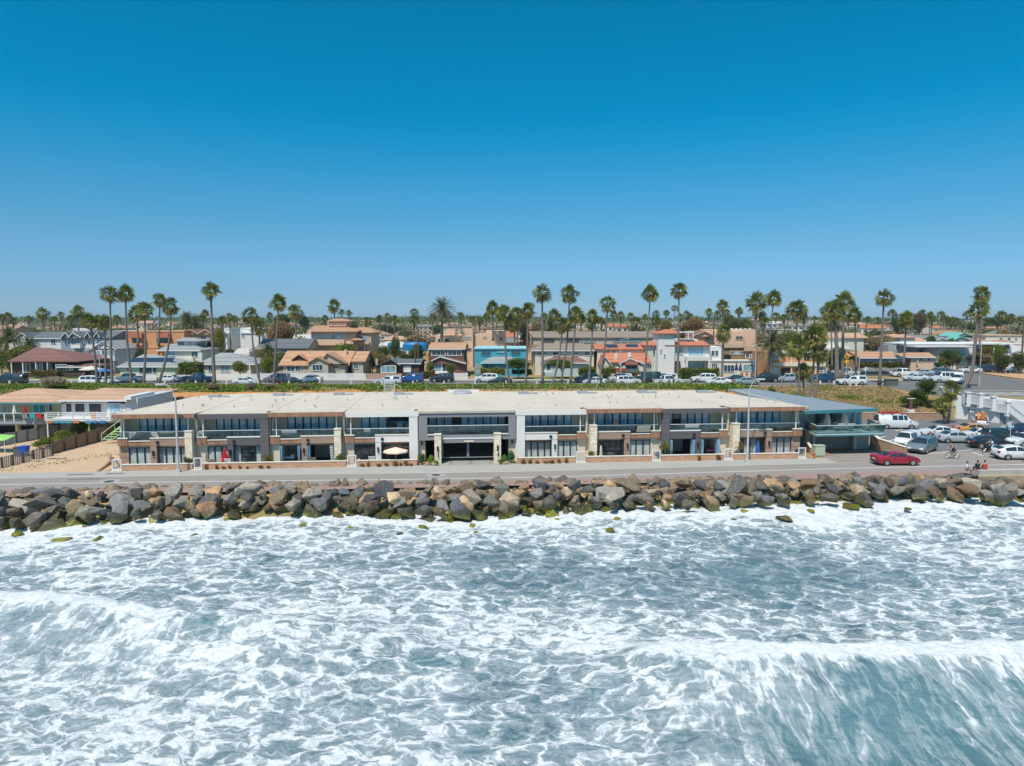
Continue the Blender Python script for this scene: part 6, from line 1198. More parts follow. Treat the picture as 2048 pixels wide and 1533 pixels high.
h.vol(1777, 1990, 690, 6, 9, W_MG); h.part(1805, 2048, 687, 689.5, 3, 12, TRW, 'roof'); h.vol(1877, 1914, 697, 0, 9, W_WS); h.part(1830, 1952, 692.5, 695, -1, 9, TRW, 'roof'); h.vol(1914, 1952, 697, 2, 7, W_WS); h.vol(1950, 2060, 708, 3, 9, W_WS); h.part(1913, 2015, 713, 715.5, 1, 3, TRW, 'walkway'); h.part(1889, 1905, 702, 705, -.25, .2, mat('blue sign', (.03, .15, .4)), 'sign')
h.wins([(1917, 1930, 700, 712), (1917, 1930, 719, 731)], dy=2, n=2, m=G_BL); h.wins([(1976, 1984, 717, 724)], dy=3, n=2); h.wins([(1792, 1797, 693, 699), (1818, 1822, 698, 703), (1826, 1831, 698, 703), (1838, 1844, 698, 706), (1858, 1864, 698, 706), (1871, 1876, 697, 703)], dy=6, n=1, fr=W_WS)
for q in (1914, 1950, 1988): h.part(q, q + 1.5, 697, 731, .8, .2, TRW, 'post')
h.vol(1960, 2048, 692, 8, 8, W_WS); h.wins([(1994, 1999, 692, 698), (2002, 2006, 692, 698), (2008, 2018, 691, 698)], dy=8, n=1, fr=W_MG)
h = House('house', 'grey house with two turquoise gabled metal roofs behind the motel', 'house', 1925, 215, 3.8, group=HG)
h.vol(1906, 1946, 673, 2, 8, W_MG); h.gable_f(1912, 1950, 674, 1928, 665.5, 2, 9, R_GN, W_MG); h.gable_f(1906, 1944, 681, 1922, 673, -3, 5, R_GN, W_MG, trim=R_GN); h.gable_f(1872, 1898, 682, 1884, 675, -2, 6, R_TL, W_WS, trim=TRW)
h = House('house', 'tan flat topped house row with small windows above the motel east wing', 'house', 2006, 215, 3.8, group=HG)
h.vol(1972, 2044, 671, 0, 10, W_CR); h.flat(1971, 2046, 670, 0, 10, W_TN); h.wins([(1999, 2005, 676, 681), (2015, 2021, 676, 681), (2030, 2034, 676, 681)], n=2)
h = House('house', 'white walled house with a tan tiled roof left of the motel', 'house', 1828, 208, 3.8, group=HG)
h.vol(1800, 1830, 675, 0, 9, W_WS); h.hip(1780, 1834, 675, 668, 0, 10, R_TN); h.vol(1828, 1854, 683, 1, 9, R_TN); h.gable_s(1826, 1858, 684, 676, 1, 9, R_TN)
# the blue inflated cover behind the dark bungalow
for a, b in ((805, 856), (775, 800)):
    X0, Z = PY(a, 700, 190); X1 = PY(b, 700, 190)[0]; o = MB().lathe([((X1 - X0) / 2, 0), ((X1 - X0) / 2 * .98, 1.3), ((X1 - X0) / 2 * .8, 1.75), (.2, 1.9)], 20).obj('pool_cover', mat('bright blue tarpaulin', (.01, .18, .42), .5, .2, .5)); o.location = ((X0 + X1) / 2, 190, Z - .2); o.scale = (1, .5, 1.25)
    tag(o, 'bright blue tarpaulin cover, the ' + ('larger' if a > 800 else 'smaller') + ' one behind the dark brown bungalow', 'tarpaulin cover')
# ------------- street front fences and hedges
def pfence(a, b, top, label, m=TRW, Y=142.2, H=1.0, gaps=True, cat='fence'):
    xa, _ = PY(a, top, Y); xb, _ = PY(b, top, Y); t = thing('picket_fence', label, cat, (xa, Y, SZ + .1), 0, 'garden fences along the upper street'); L = xb - xa
    mb = MB(); mb.box(0, L, .03, .08, .25, .33).box(0, L, .03, .08, H * .72, H * .72 + .08); mb.obj('rails', m, t); mb = MB(); k = int(L / .2)
    for i in range(k): mb.box(i * L / k, i * L / k + .14, 0, .028, 0, H)
    mb.obj('pickets', m, t)
    mb = MB()
    for i in range(int(L / 2.4) + 1): mb.box(i * 2.4, i * 2.4 + .16, .09, .22, 0, H + .15)
    mb.obj('posts', m, t)
pfence(276, 312, 750, 'white picket fence before the solar roof bungalow'); pfence(344, 400, 751, 'white picket fence left of the cream bungalow, behind the blue pickup', H=.9); pfence(402, 518, 751, 'white picket fence before the cream grey-roofed bungalow', H=1.15); pfence(520, 732, 751, 'longest white picket fence, before the craftsman house', H=1.25); pfence(908, 936, 748, 'short white picket fence beside the brown shingle house', H=1.3)
o = MB().box(0, PY(804, 752, 142.2)[0] - PY(733, 752, 142.2)[0], 0, .3, 0, 1.2).obj('brick_wall', mat('pink block wall', (.45, .28, .2), .9, .1, 2, pat='brick', pscale=1.5)); o.location = (PY(733, 752, 142.2)[0], 142.2, SZ + .1); tag(o, 'low pink block wall before the dark brown bungalow', 'garden wall')
def hedge(a, b, ytop, ybot, Y, dep, label, col=(.10, .13, .025), nm='hedge', size=.12):
    xa, zt = PY(a, ytop, Y); xb, zb = PY(b, ybot, Y); L, H = xb - xa, zt - zb; t = thing(nm, label, nm if nm != 'hedge' else 'hedge', ((xa + xb) / 2, Y + dep / 2, zb), 0)
    rs = np.random.RandomState(int(a) % 97); k = int(min(9000, max(900, L * H * 260))); P = rs.uniform(-1, 1, (k, 3)); ax = rs.randint(0, 3, k); s_ = np.sign(rs.uniform(-1, 1, k)); P[np.arange(k), ax] = s_ * rs.uniform(.8, 1.06, k)
    P = P * np.array([L / 2, dep / 2, H / 2]) + np.array([0, 0, H / 2]); P[:, 2] += .12 * np.sin(P[:, 0] * 1.9) + .08 * rs.normal(0, 1, k); A = rs.normal(0, 1, (k, 3)); A /= np.linalg.norm(A, axis=1)[:, None]; B = np.cross(A, rs.normal(0, 1, (k, 3))); B /= np.linalg.norm(B, axis=1)[:, None]; s2 = size * rs.uniform(.7, 1.4, (k, 1))
    V = np.stack([P + A * s2, P + B * s2, P - A * s2, P - B * s2], 1).reshape(-1, 3); o = npmesh('leaves', V, np.arange(4 * k).reshape(k, 4), LEAF, t); o.color = (*col, 1)
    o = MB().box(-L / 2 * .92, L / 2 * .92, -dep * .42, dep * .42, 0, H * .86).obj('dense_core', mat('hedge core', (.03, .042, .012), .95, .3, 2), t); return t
for q in ((1364, 1438, 739, 757, 142.5, 2.2, 'clipped green hedge before the white villa'), (356, 396, 727, 752, 143, 3, 'tall green hedge left of the cream bungalow'), (842, 868, 744, 757, 143, 2, 'brown-green hedge before the brown shingle house', (.12, .10, .03)), (1160, 1192, 737, 752, 143.5, 3, 'leafy hedge right of the cream brown-roofed house'), (1205, 1232, 737, 748, 144, 3, 'bushy hedge left of the red tiled cottage', (.13, .14, .03)), (1722, 1805, 726, 735, 153.5, 1.5, 'clipped olive hedge before the tan-roofed building', (.09, .08, .02)), (962, 1008, 738, 749, 144.5, 2.2, 'low flowering hedge before the teal house', (.14, .15, .03)), (1025, 1062, 741, 748, 145, 2, 'dark shaded hedge under the spreading tree', (.05, .075, .02)), (60, 112, 742, 751, 145, 1.6, 'low shrubs along the brown hip roofed house porch', (.12, .10, .03)), (1240, 1302, 746, 753, 143, 1.4, 'low hedge before the red tiled cottage', (.08, .11, .02))): hedge(*q)
def par(px, py, Y, r_, h_, col, label, open_=True, z0=None, H=2.3):
    X, Z = PY(px, py, Y); z0 = Z - H if z0 is None else z0; t = thing('parasol', label, 'parasol', (X, Y, z0), 0); hh = Z - z0
    MB().tube([(0, 0, 0), (0, 0, hh)], .03, 8).obj('pole', M_STUC, t)
    if open_:
        mb = MB(); k = 8; vs = [(0, 0, hh)]
        for i in range(k): a = 2 * math.pi * (i + .5) / k; vs.append((r_ * math.cos(a), r_ * math.sin(a), hh - h_))
        for i in range(k): a = 2 * math.pi * (i + .5) / k; vs.append((r_ * 1.0 * math.cos(a), r_ * math.sin(a), hh - h_ - .14))
        mb.add(vs, [(0, 1 + i, 1 + (i + 1) % k) for i in range(k)] + [(1 + i, 9 + i, 9 + (i + 1) % k, 1 + (i + 1) % k) for i in range(k)]); mb.obj('canopy', mat('canvas %.2f %.2f %.2f' % col, col, .9, .06, 2), t)
    else:
        mb = MB(); k = 16; prof = [(.03, 0), (.10, -.25), (.2 * r_, -.7), (.3 * r_, -1.25), (.33 * r_, -h_)]; base = len(mb.v)
        for r0, z in prof:
            for i in range(k): a = 2 * math.pi * i / k; q = r0 * (1.15 if i % 2 else .8); mb.v.append((q * math.cos(a), q * math.sin(a), hh + z))
        for j in range(len(prof) - 1):
            for i in range(k): mb.f.append((j * k + i, j * k + (i + 1) % k, (j + 1) * k + (i + 1) % k, (j + 1) * k + i))
        mb.obj('canopy', mat('canvas %.2f %.2f %.2f' % col, col, .9, .06, 2), t)
    return t
par(182, 732, 146, 2.3, .7, (.62, .56, .48), 'wide beige parasol left of the blue one, on the brown house terrace'); par(208, 736.5, 145, 1.6, .55, (.03, .2, .5), 'bright blue parasol beside the wide beige one')
par(1473, 726, 146, 1.0, 1.6, (.01, .04, .12), 'closed navy parasol, left of two beside the diner windows', False); par(1481, 727, 146, 1.0, 1.6, (.02, .05, .14), 'closed navy parasol, right of two beside the diner windows', False)
# ------------- front row furniture of the promenade
rp = G(448, 931, .06); X, Y = FW(UP(449, .9), .9)[:2]; par(449, 896.5, Y, 1.0, 1.75, (.6, .01, .02), 'closed red parasol on the second townhouse patio', False, z0=.06)
X, Y = FW(UP(789, 1.0), 1.0)[:2]; par(791, 894.5, Y, 1.35, .42, (.78, .60, .46), 'open beige parasol on the white framed townhouse patio', True, z0=.06)
X, Y = FW(UP(1201, .9), .9)[:2]; par(1202, 891, Y, .55, 1.7, (.62, .56, .45), 'closed cream parasol left of the woman\'s balcony', False, z0=.06)
X, Y = FW(UP(1516, .9), .9)[:2]; par(1516, 882, Y, .8, 1.8, (.02, .12, .38), 'closed blue parasol on the right end townhouse patio', False, z0=.06)
X, Y = FW(UP(800, 3), 3)[:2]; par(800, 832.5, Y, 1.5, .4, (.01, .05, .12), 'open navy parasol on the white framed townhouse balcony', True, z0=2.75)
X, Y = FW(UP(1110, 3), 3)[:2]; par(1104, 850, Y, 1.6, .3, (.02, .02, .03), 'open black parasol on the right white townhouse balcony', True, z0=2.75, H=1.9)
def lounge(px, v, z, rz, col, label, w_=.7):
    p = FW(UP(px, v), v, z); t = thing('lounge_chair', label, 'chair', p, FA + R(rz), 'lounge chairs on balconies and patios')
    m_ = mat('cushion %.2f %.2f' % col[:2], col, .9, .05, 2)
    MB().box(-w_ / 2, w_ / 2, -.5, .5, .28, .4).obj('seat', m_, t); MB().prism([(.5, .3), (.62, .3), (.95, 1.0), (.85, 1.02)], 'x', -w_ / 2, w_ / 2).obj('backrest', m_, t)
    for x in (-w_ / 2, w_ / 2 - .05):
        for y in (-.45, .4): MB().box(x, x + .05, y, y + .05, 0, .28).obj('leg', M_BLK, t)
CW, CG, CT = (.62, .6, .56), (.45, .5, .36), (.3, .25, .2)
for a in ((268, 2.4, 2.75, 200, CW, 'white lounge chair on the left end balcony, left of two'), (320, 2.4, 2.75, 170, CW, 'white lounge chair on the left end balcony, nearer the lamp'), (341, 2.6, 2.75, 180, CG, 'striped green and white seat on the left end balcony', 1.5), (412, 2.5, 2.75, 160, CW, 'white seat on the charcoal townhouse balcony'), (583, 2.5, 2.75, 180, CW, 'white sofa on the brown townhouse balcony above the open bedroom', 1.6), (737, 2.5, 2.75, 180, (.5, .5, .46), 'grey seat on the white framed townhouse balcony'), (1378, 2.5, 2.75, 180, CW, 'white cushioned sofa on the right charcoal townhouse balcony', 1.6), (1283, 2.2, 2.75, 180, (.62, .56, .44), 'cream towel draped seat right of the leaning woman', 1.5), (428, 1.1, .06, 180, CT, 'tan patio chair left of the red parasol'), (462, 1.1, .06, 170, CW, 'white patio chair right of the red parasol'), (497, 1.0, .06, 160, (.08, .08, .09), 'dark patio chair before the charcoal townhouse doors'), (628, 1.0, .06, 180, (.2, .17, .15), 'dark patio chair before the black open terrace'), (745, 1.0, .06, 180, CW, 'white patio chair left of the beige parasol'), (250, 1.0, .06, 120, (.08, .08, .09), 'black rocking chair at the left end patio'), (1218, 1.0, .06, 180, (.15, .13, .12), 'dark patio chair behind the closed cream parasol'), (1590, 1.2, .06, 180, (.05, .05, .06), 'covered black grill chair at the right end patio')): lounge(*a)
# bed, hanging cloth, pink seat
U3 = FW(UP(572, 3.6), 3.6, .06); t = thing('bed', 'bed with a blue-white cover in the open ground floor room', 'bed', U3, FA); MB().box(-1.4, 1.1, -.9, .9, .1, .42).obj('base', M_DARK, t); MB().box(-1.35, 1.05, -.88, .88, .42, .66).obj('mattress', mat('blue white cover', (.35, .45, .6), .9, .1, 1), t); MB().box(.7, 1.0, -.8, .8, .66, .8).obj('pillow', CWM if 'CWM' in globals() else TRW, t)
U8 = FW(UP(1425, 3.6), 3.6, .06); t = thing('bed', 'bed with a pink cover in the open ground floor room', 'bed', U8, FA); MB().box(-1.1, 1.1, -.9, .9, .1, .42).obj('base', M_DARK, t); MB().box(-1.05, 1.05, -.88, .88, .42, .64).obj('mattress', mat('pink cover', (.45, .1, .22), .9, .1, 1), t)
m, n, b, o_ = _nodes('striped cloth'); sp = n.nodes.new('ShaderNodeSeparateXYZ'); n.links.new(coord(n), sp.inputs[0]); c = mixc(n, mth(n, 'GREATER_THAN', mth(n, 'FRACT', mth(n, 'MULTIPLY', sp.outputs[2], 5.5)), .5), (.02, .02, .02), (.75, .75, .73)); n.links.new(c, b.inputs['Base Color']); b.inputs['Roughness'].default_value = .9
for px, dz in ((664.5, 0), (670.5, .05)):
    p = FW(UP(px, 1.1), 1.1, .35); o = MB().box(-.17, .17, -.05, .05, 0, 1.75 + dz).box(-.03, .03, -.045, .045, 1.76 + dz, 1.9).obj('striped_towel', m); o.location = p; o.rotation_euler = (0, R(5 if dz else -3), FA); tag(o, 'black and white striped towel hanging by the open terrace, ' + ('right' if dz else 'left') + ' one', 'towel')
# planting at the row
def bush(px, v, z, w_, h_, col, label, name='shrub', seed=None, size=None):
    p = FW(UP(px, v), v, z); t = thing(name, label, name, p, rr.uniform(0, 6)); o = bpy.data.objects.new('foliage', CRM[(seed or rr.randrange(6)) % 6].data); COL.objects.link(o); o.parent = t; o.location = (0, 0, h_ * .5); o.scale = (w_ / 2, w_ / 2, h_ * .52); o.color = (*col, 1)
    MB().tube([(0, 0, 0), (.02, 0, h_ * .5)], .03, 5).obj('stem', BARK, t); return t
for px in (411, 432, 446, 458, 478, 493, 520, 536): o = bush(px, -.12, .02, rr.uniform(.3, .6), rr.uniform(.3, .6), (.2, .12, .05), 'x'); lab(o, 'dry brown shrub at the long brick wall below the red parasol', px)
for px in (724, 736, 757, 772, 790, 802, 812, 823): o = bush(px, -.12, .02, rr.uniform(.4, .75), rr.uniform(.35, .7), (.2, .13, .05), 'x'); lab(o, 'dry brown shrub at the foot of the wall below the beige parasol', px)
for px in (1046, 1060, 1075, 1090, 1103, 1118, 1133): o = bush(px, -.12, .02, rr.uniform(.45, .8), rr.uniform(.35, .65), (.2, .14, .06), 'x'); lab(o, 'dry brown shrub at the wall foot right of the garage', px)
for a in ((538, .9, .1, 1.3, 1.4, (.14, .12, .04), 'rusty green shrub between the charcoal and brown townhouses'), (683, .9, .1, 1.5, 1.5, (.10, .12, .04), 'spreading green shrub left of the third white gate'), (378, .9, .4, .7, .7, (.08, .11, .04), 'round shrub in the corner planter by the left stone pillar'), (844, .6, .05, 1.0, 1.2, (.05, .10, .05), 'dark green shrub left of the garage pillar'), (861, .1, .05, .8, 1.3, (.12, .24, .03), 'bright green shrub beside the left garage pillar'), (873, -.1, .05, .7, .6, (.12, .18, .05), 'low yellow-green shrub at the driveway edge, left side'), (1009, .1, .05, .8, 1.2, (.10, .2, .04), 'bright green shrub beside the right garage pillar'), (1022, .5, .05, 1.0, 1.4, (.03, .12, .09), 'blue-green shrub right of the garage'), (1000, -.1, .05, .7, .6, (.12, .17, .06), 'low shrub at the driveway edge, right side'), (1183, .8, .5, .9, .8, (.13, .17, .04), 'leafy planter shrub left of the closed cream parasol'), (1399, -.2, .05, .5, .6, (.2, .11, .05), 'reddish shrub at the charcoal terrace wall foot'), (1438, -.15, .05, .7, .7, (.16, .12, .07), 'grey-brown shrub near the sixth white gate')): bush(*a)
def yucca(px, v, z, s_, col, label, py=None, P=None, trunk=0.):
    p = P or FW(UP(px, v), v, z); t = thing('yucca', label, 'yucca', p); mb = MB(); r = random.Random(int(px))
    for i in range(60):
        el = R(r.uniform(-15, 88)); az = i * 2.4; d = Vector((math.cos(el) * math.cos(az), math.cos(el) * math.sin(az), math.sin(el))); q = d.cross(Vector((0, 0, 1))).normalized() * .045 * s_; L = s_ * r.uniform(.75, 1.1)
        mb.add([tuple(q + Vector((0, 0, trunk))), tuple(-q + Vector((0, 0, trunk))), tuple(d * L * .6 - q * .8 + Vector((0, 0, trunk))), tuple(d * L + Vector((0, 0, trunk - .18 * s_))), tuple(d * L * .6 + q * .8 + Vector((0, 0, trunk)))], [(0, 1, 2, 3, 4)])
    mb.obj('leaves', leafmat('yucca %.2f' % col[0], col, sc3(col, 1.5)), t); MB().tube([(0, 0, -.1), (.03, 0, trunk + .12)], [.12 * s_ + .03, .08], 8).obj('stem', BARK, t)
yucca(1330, 1.0, .3, 1.15, (.26, .22, .07), 'large spiky yellow-green yucca beside the fifth white gate', trunk=.9); yucca(1335, .8, .2, .7, (.06, .13, .08), 'low blue-green agave at the base of the large yucca'); yucca(1479, 1.0, .3, .9, (.26, .28, .05), 'bright yellow-green yucca by the right street lamp', trunk=1.0); yucca(1473, .8, .2, .6, (.08, .12, .05), 'dull green agave by the right stone pillar', trunk=.3); yucca(369, .8, .3, .55, (.12, .2, .04), 'small yucca by the left stone pillar', trunk=.6)
for px, v, r_, l in ((1319, .8, .6, 'dark boulder in the planter beside the large yucca'), (870, -.05, .35, 'pale boulder in the planting left of the driveway'), (1012, -.1, .35, 'pale boulder in the planting right of the driveway'), (855, .05, .3, 'small tan boulder left of the bright green garage shrub')):
    o = bpy.data.objects.new('boulder', RM[3].data if hasattr(RM[3], 'data') else RM[3]); COL.objects.link(o); o.location = FW(UP(px, v), v, r_ * .4 + (.4 if px == 1319 else 0)); o.scale = (r_, r_, r_ * .8); o.color = ((.12, .12, .14) if px == 1319 else (.5, .4, .28)) + (1,); tag(o, l, 'boulder')
# street lamps on the promenade
def lamp(pxb, pyb, pyt, arm, label, z=0., col=None):
    p = G(pxb, pyb, z); zt = PY(pxb, pyt, p.y)[1]; t = thing('street_lamp', label, 'street lamp', p, 0, 'street lamps'); H = zt - z; M_ = mat('galvanised pole', (.5, .5, .5), .5, .08, 2)
    MB().tube([(0, 0, 0), (0, 0, .6), (0, 0, H)], [.17, .13, .08], 10).box(-.24, .24, -.24, .24, 0, .28).obj('pole', M_, t)
    sg = -1 if arm < 0 else 1; L = abs(arm); a = MB().tube([(0, 0, H - .1), (sg * L * .25, 0, H + .75), (sg * L * .6, 0, H + 1.2), (sg * L, 0, H + 1.32)], .045, 8).obj('arm', M_, t)
    MB().box(*sorted((sg * L - .1 * sg, sg * (L + .75))), -.16, .16, H + 1.24, H + 1.4).obj('luminaire', mat('lamp housing', (.55, .56, .55), .5), a); return t
lamp(357, 945, 795, -1.15, 'tall grey street lamp left of the second white gate, before the row'); lamp(1494.5, 925, 783, .85, 'tall grey street lamp before the right end townhouse')
# utility box and hydrant
p = G(1640, 912, .1); o = MB().box(-.6, .6, 0, .8, 0, 1.1).box(-.64, .64, -.04, .84, 1.1, 1.18).obj('utility_box', mat('pale green metal', (.42, .5, .36), .6, .06, 2)); o.location = p; o.rotation_euler = (0, 0, FA); tag(o, 'pale green metal utility box before the teal house garage', 'utility box')
p = G(1628, 917, .05); t = thing('fire_hydrant', 'rust orange hydrant on the sidewalk left of the green utility box', 'hydrant', p); MB().lathe([(.16, 0), (.16, .06), (.11, .08), (.11, .5), (.15, .52), (.15, .56), (.1, .66), (.03, .72)], 12).obj('barrel', mat('rust paint', (.5, .14, .05), .6), t); MB().tube([(-.2, 0, .42), (.2, 0, .42)], .06, 8).obj('outlets', mat('rust paint', (.5, .14, .05)), t)
p = G(1985, 872, .02); t = thing('road_sign', 'pole sign with blue and red face among the parked cars', 'sign', (G(2019, 893, 0).x, G(2019, 893, 0).y, 0)); MB().tube([(0, 0, 0), (0, 0, 3.1)], .04, 8).obj('pole', mat('galvanised pole', (.5, .5, .5)), t); MB().box(-.35, .35, -.06, -.03, 2.35, 3.05).obj('sign_face', mat('pale blue sign', (.45, .6, .68), .6), t); MB().box(.05, .3, -.09, -.062, 2.6, 3.0).obj('red_emblem', mat('red emblem', (.5, .04, .04)), t)
# ================================================================ teal house at the right end of the row
p0 = G(1611, 905, .0); t = thing('beach_house', 'teal trimmed grey house over a garage with two cream parasols on its deck', 'house', (34.2, 81.6, 0), FA); W_TG = mat('grey green stucco', (.36, .38, .34), .9, .06, .8)
inv = Matrix.Rotation(-FA, 2)
def L2(X, Y): q = inv @ Vector((X - 34.2, Y - 81.6)); return (q.x, q.y)
def Lz(px, z): g = G(px[0], px[1], z); return L2(g.x, g.y)
rf = [Lz((1606, 823), 5.05), Lz((1754, 817.5), 5.05), Lz((1506, 777.5), 5.05), Lz((1455, 779), 5.05)]
MB().prism(rf, 'z', 4.87, 5.06).obj('roof', R_TL, t)
fa = MB(); a, b_ = Vector(rf[0]), Vector(rf[1]); d = (b_ - a).normalized(); e = Vector((-d.y, d.x)) * -.08
fa.prism([tuple(a + e), tuple(b_ + e), tuple(b_ + e * .1), tuple(a + e * .1)], 'z', 4.72, 5.08).obj('fascia', TRT, t)
c0, c1 = rf[1], rf[2]; MB().prism([c0, (c0[0] + .1, c0[1]), (c1[0] + .1, c1[1]), c1], 'z', 4.72, 5.08).obj('fascia', TRT, t)
xw0, xw1 = .6, 8.9
MB().box(xw0, xw1, 2.6, 15, 2.5, 4.86).obj('upper_wall', W_TG, t)
for a, b_, n_, m_ in ((.8, 1.7, 1, TRW), (2.9, 6.2, 3, TRT), (6.6, 7.6, 1, TRT), (8.0, 8.7, 1, TRW)):
    mb = MB(); mb.box(a, b_, 2.48, 2.59, 4.6, 4.68).box(a, b_, 2.48, 2.59, 2.55, 2.62)
    for i in range(n_ + 1): x = a + (b_ - a) * i / n_; mb.box(x - .04, x + .04, 2.48, 2.59, 2.62, 4.6)
    f_ = mb.obj('window', m_, t); MB().box(a + .04, b_ - .04, 2.52, 2.58, 2.62, 4.6).obj('pane', G_H if n_ > 1 else G_HL, f_)
dk = [Lz((1608, 857), 2.55), Lz((1633, 869), 2.55), Lz((1768, 866.5), 2.55), (9.6, 2.5), (.4, 2.5)]
MB().prism(dk, 'z', 2.3, 2.55).obj('deck', mat('deck white edge', (.6, .62, .6), .8), t)
mb = MB(); q1, q2 = Vector(dk[1]), Vector(dk[2]); dd = (q2 - q1).normalized(); nn_ = Vector((dd.y, -dd.x)) * .03
mb.prism([tuple(q1 + nn_), tuple(q2 + nn_), tuple(q2 + nn_ * 2), tuple(q1 + nn_ * 2)], 'z', 2.28, 2.44).obj('deck_fascia', TRT, t)
for (s_, e_) in ((dk[0], dk[1]), (dk[1], dk[2]), (dk[2], dk[3])):
    q1, q2 = Vector(s_), Vector(e_); dd = (q2 - q1).normalized(); n2 = Vector((-dd.y, dd.x)) * .03
    g = MB().prism([tuple(q1), tuple(q2), tuple(q2 + n2), tuple(q1 + n2)], 'z', 2.58, 3.5).obj('railing', G_RAIL, t); MB().prism([tuple(q1 - n2), tuple(q2 - n2), tuple(q2 + n2 * 2), tuple(q1 + n2 * 2)], 'z', 3.5, 3.55).obj('handrail', TRW, g)
MB().box(1.3, 2.2, 1.6, 8, 0, 2.29).box(7.2, 9.3, 1.6, 8, 0, 2.29).box(2.2, 7.2, 1.9, 8, 1.95, 2.29).obj('lower_wall', W_TG, t); MB().box(2.2, 7.2, 2.1, 2.2, 0, 1.95).obj('garage_door', mat('grey garage door', (.30, .28, .27), .7, .05, 1), t)
for i in range(4): MB().box(2.5 + i * 1.2, 3.3 + i * 1.2, 2.04, 2.09, 1.6, 1.85).obj('garage_window', G_DK, t)
MB().box(2.0, 2.3, 1.2, 1.6, 0, 2.28).box(7.2, 7.5, 1.2, 1.6, 0, 2.28).obj('pier', mat('pale green trim', (.5, .56, .5)), t)
for px, l in ((1655, 'closed cream parasol on the teal house deck, left of two'), (1690, 'closed cream parasol on the teal house deck, right of two')):
    par(px, 821.5, 83.2, 1.2, 1.75, (.62, .58, .46), l, False, z0=2.56)
for px, col, l in ((1678, (.6, .6, .6), 'white towel lounger on the teal house deck, left of two'), (1698, (.6, .6, .6), 'white towel lounger on the teal house deck, right of two'), (1640, (.1, .14, .16), 'dark seat at the left end of the teal house deck'), (1741, (.55, .42, .26), 'tan sofa at the right end of the teal house deck')):
    g = G(px, 862, 2.56); tt = thing('lounge_chair', l, 'chair', (g.x, g.y + .4, 2.56), FA + R(180), 'lounge chairs on balconies and patios'); m_ = mat('cushion2 %.2f' % col[0], col, .9)
    MB().box(-.4, .4, -.7, .5, .25, .4).obj('seat', m_, tt); MB().prism([(.5, .3), (.62, .3), (.95, .9), (.85, .92)], 'x', -.4, .4).obj('backrest', m_, tt)
    for x in (-.38, .3):
        for y in (-.6, .4): MB().box(x, x + .06, y, y + .06, 0, .25).obj('leg', M_BLK, tt)
# walls of the car park
def wallpath(name, pts, h0, h1, th, m, label, cat='wall', cap=None, z=0.):
    t = thing(name, label, cat, (pts[0][0], pts[0][1], z), 0); P = [Vector((p[0] - pts[0][0], p[1] - pts[0][1])) for p in pts]; mb = MB(); mc = MB()
    for i in range(len(P) - 1):
        a, b_ = P[i], P[i + 1]; d = (b_ - a).normalized(); n_ = Vector((-d.y, d.x)) * th / 2; ha = h0 + (h1 - h0) * i / (len(P) - 1); hb = h0 + (h1 - h0) * (i + 1) / (len(P) - 1)
        q = [a - n_, b_ - n_, b_ + n_, a + n_]; mb.add([(*q[0], -.2), (*q[1], -.2), (*q[2], -.2), (*q[3], -.2), (*q[0], ha), (*q[1], hb), (*q[2], hb), (*q[3], ha)], [(0, 1, 2, 3), (4, 5, 6, 7), (0, 1, 5, 4), (1, 2, 6, 5), (2, 3, 7, 6), (3, 0, 4, 7)])
        if cap:
            n_ = n_ * 1.3; q = [a - n_, b_ - n_, b_ + n_, a + n_]; mc.add([(*q[0], ha), (*q[1], hb), (*q[2], hb), (*q[3], ha), (*q[0], ha + .07), (*q[1], hb + .07), (*q[2], hb + .07), (*q[3], ha + .07)], [(0, 1, 2, 3), (4, 5, 6, 7), (0, 1, 5, 4), (1, 2, 6, 5), (2, 3, 7, 6), (3, 0, 4, 7)])
    mb.obj('masonry', m, t)
    if cap: mc.obj('cap', cap, t)
    return t
g = [G(*q, 0)[:2] for q in ((1737, 899), (1812, 913))]
M_BW = mat('brown block wall', (.42, .27, .18), .9, .15, 2, pat='brick', pscale=1.2)
wallpath('brick_wall', [G(1742, 896, 0)[:2], G(1757, 901, 0)[:2], G(1811, 912, 0)[:2]], 1.75, 1.0, .35, M_BW, 'sloping brown brick wall between the teal house drive and the car park', cap=M_CREAM)
wallpath('brick_wall', [(46.0, 108.8), (68.6, 108.8)], 1.05, 1.05, .3, M_BW, 'long brown brick wall at the foot of the dry hillside', cap=W_TN)
wallpath('brick_wall', [G(1604, 893, 0)[:2], G(1622, 908, 0)[:2]], 1.5, .7, .25, M_BW, 'short stepped brick wall by the right end gate', cap=M_CREAM); wallpath('kerb_wall', [G(1622, 905, 0)[:2], G(1676, 915, 0)[:2]], .35, .12, .3, M_BW, 'low curved brick edging beside the teal house drive')
wallpath('brick_wall', [G(196, 944, 0)[:2], G(218, 930, 0)[:2], G(221, 916, 0)[:2]], 0.12, .55, .25, M_BW, 'stepped brick side wall between the dirt lot and the first gate')
# information post and white box by the wall
g = G(1818, 838, 0); t = thing('sign_post', 'brown totem post on a white block before the hillside wall', 'sign', (g.x, g.y - .3, 0)); MB().box(-.45, .45, -.4, .4, 0, 1.5).obj('base', W_WS, t); MB().box(-.2, .2, -.12, .12, 1.5, 3.2).obj('totem', mat('maroon panel', (.16, .07, .07)), t); MB().box(-.6, .6, -.1, .1, 3.2, 3.3).obj('cap', TRW, t)
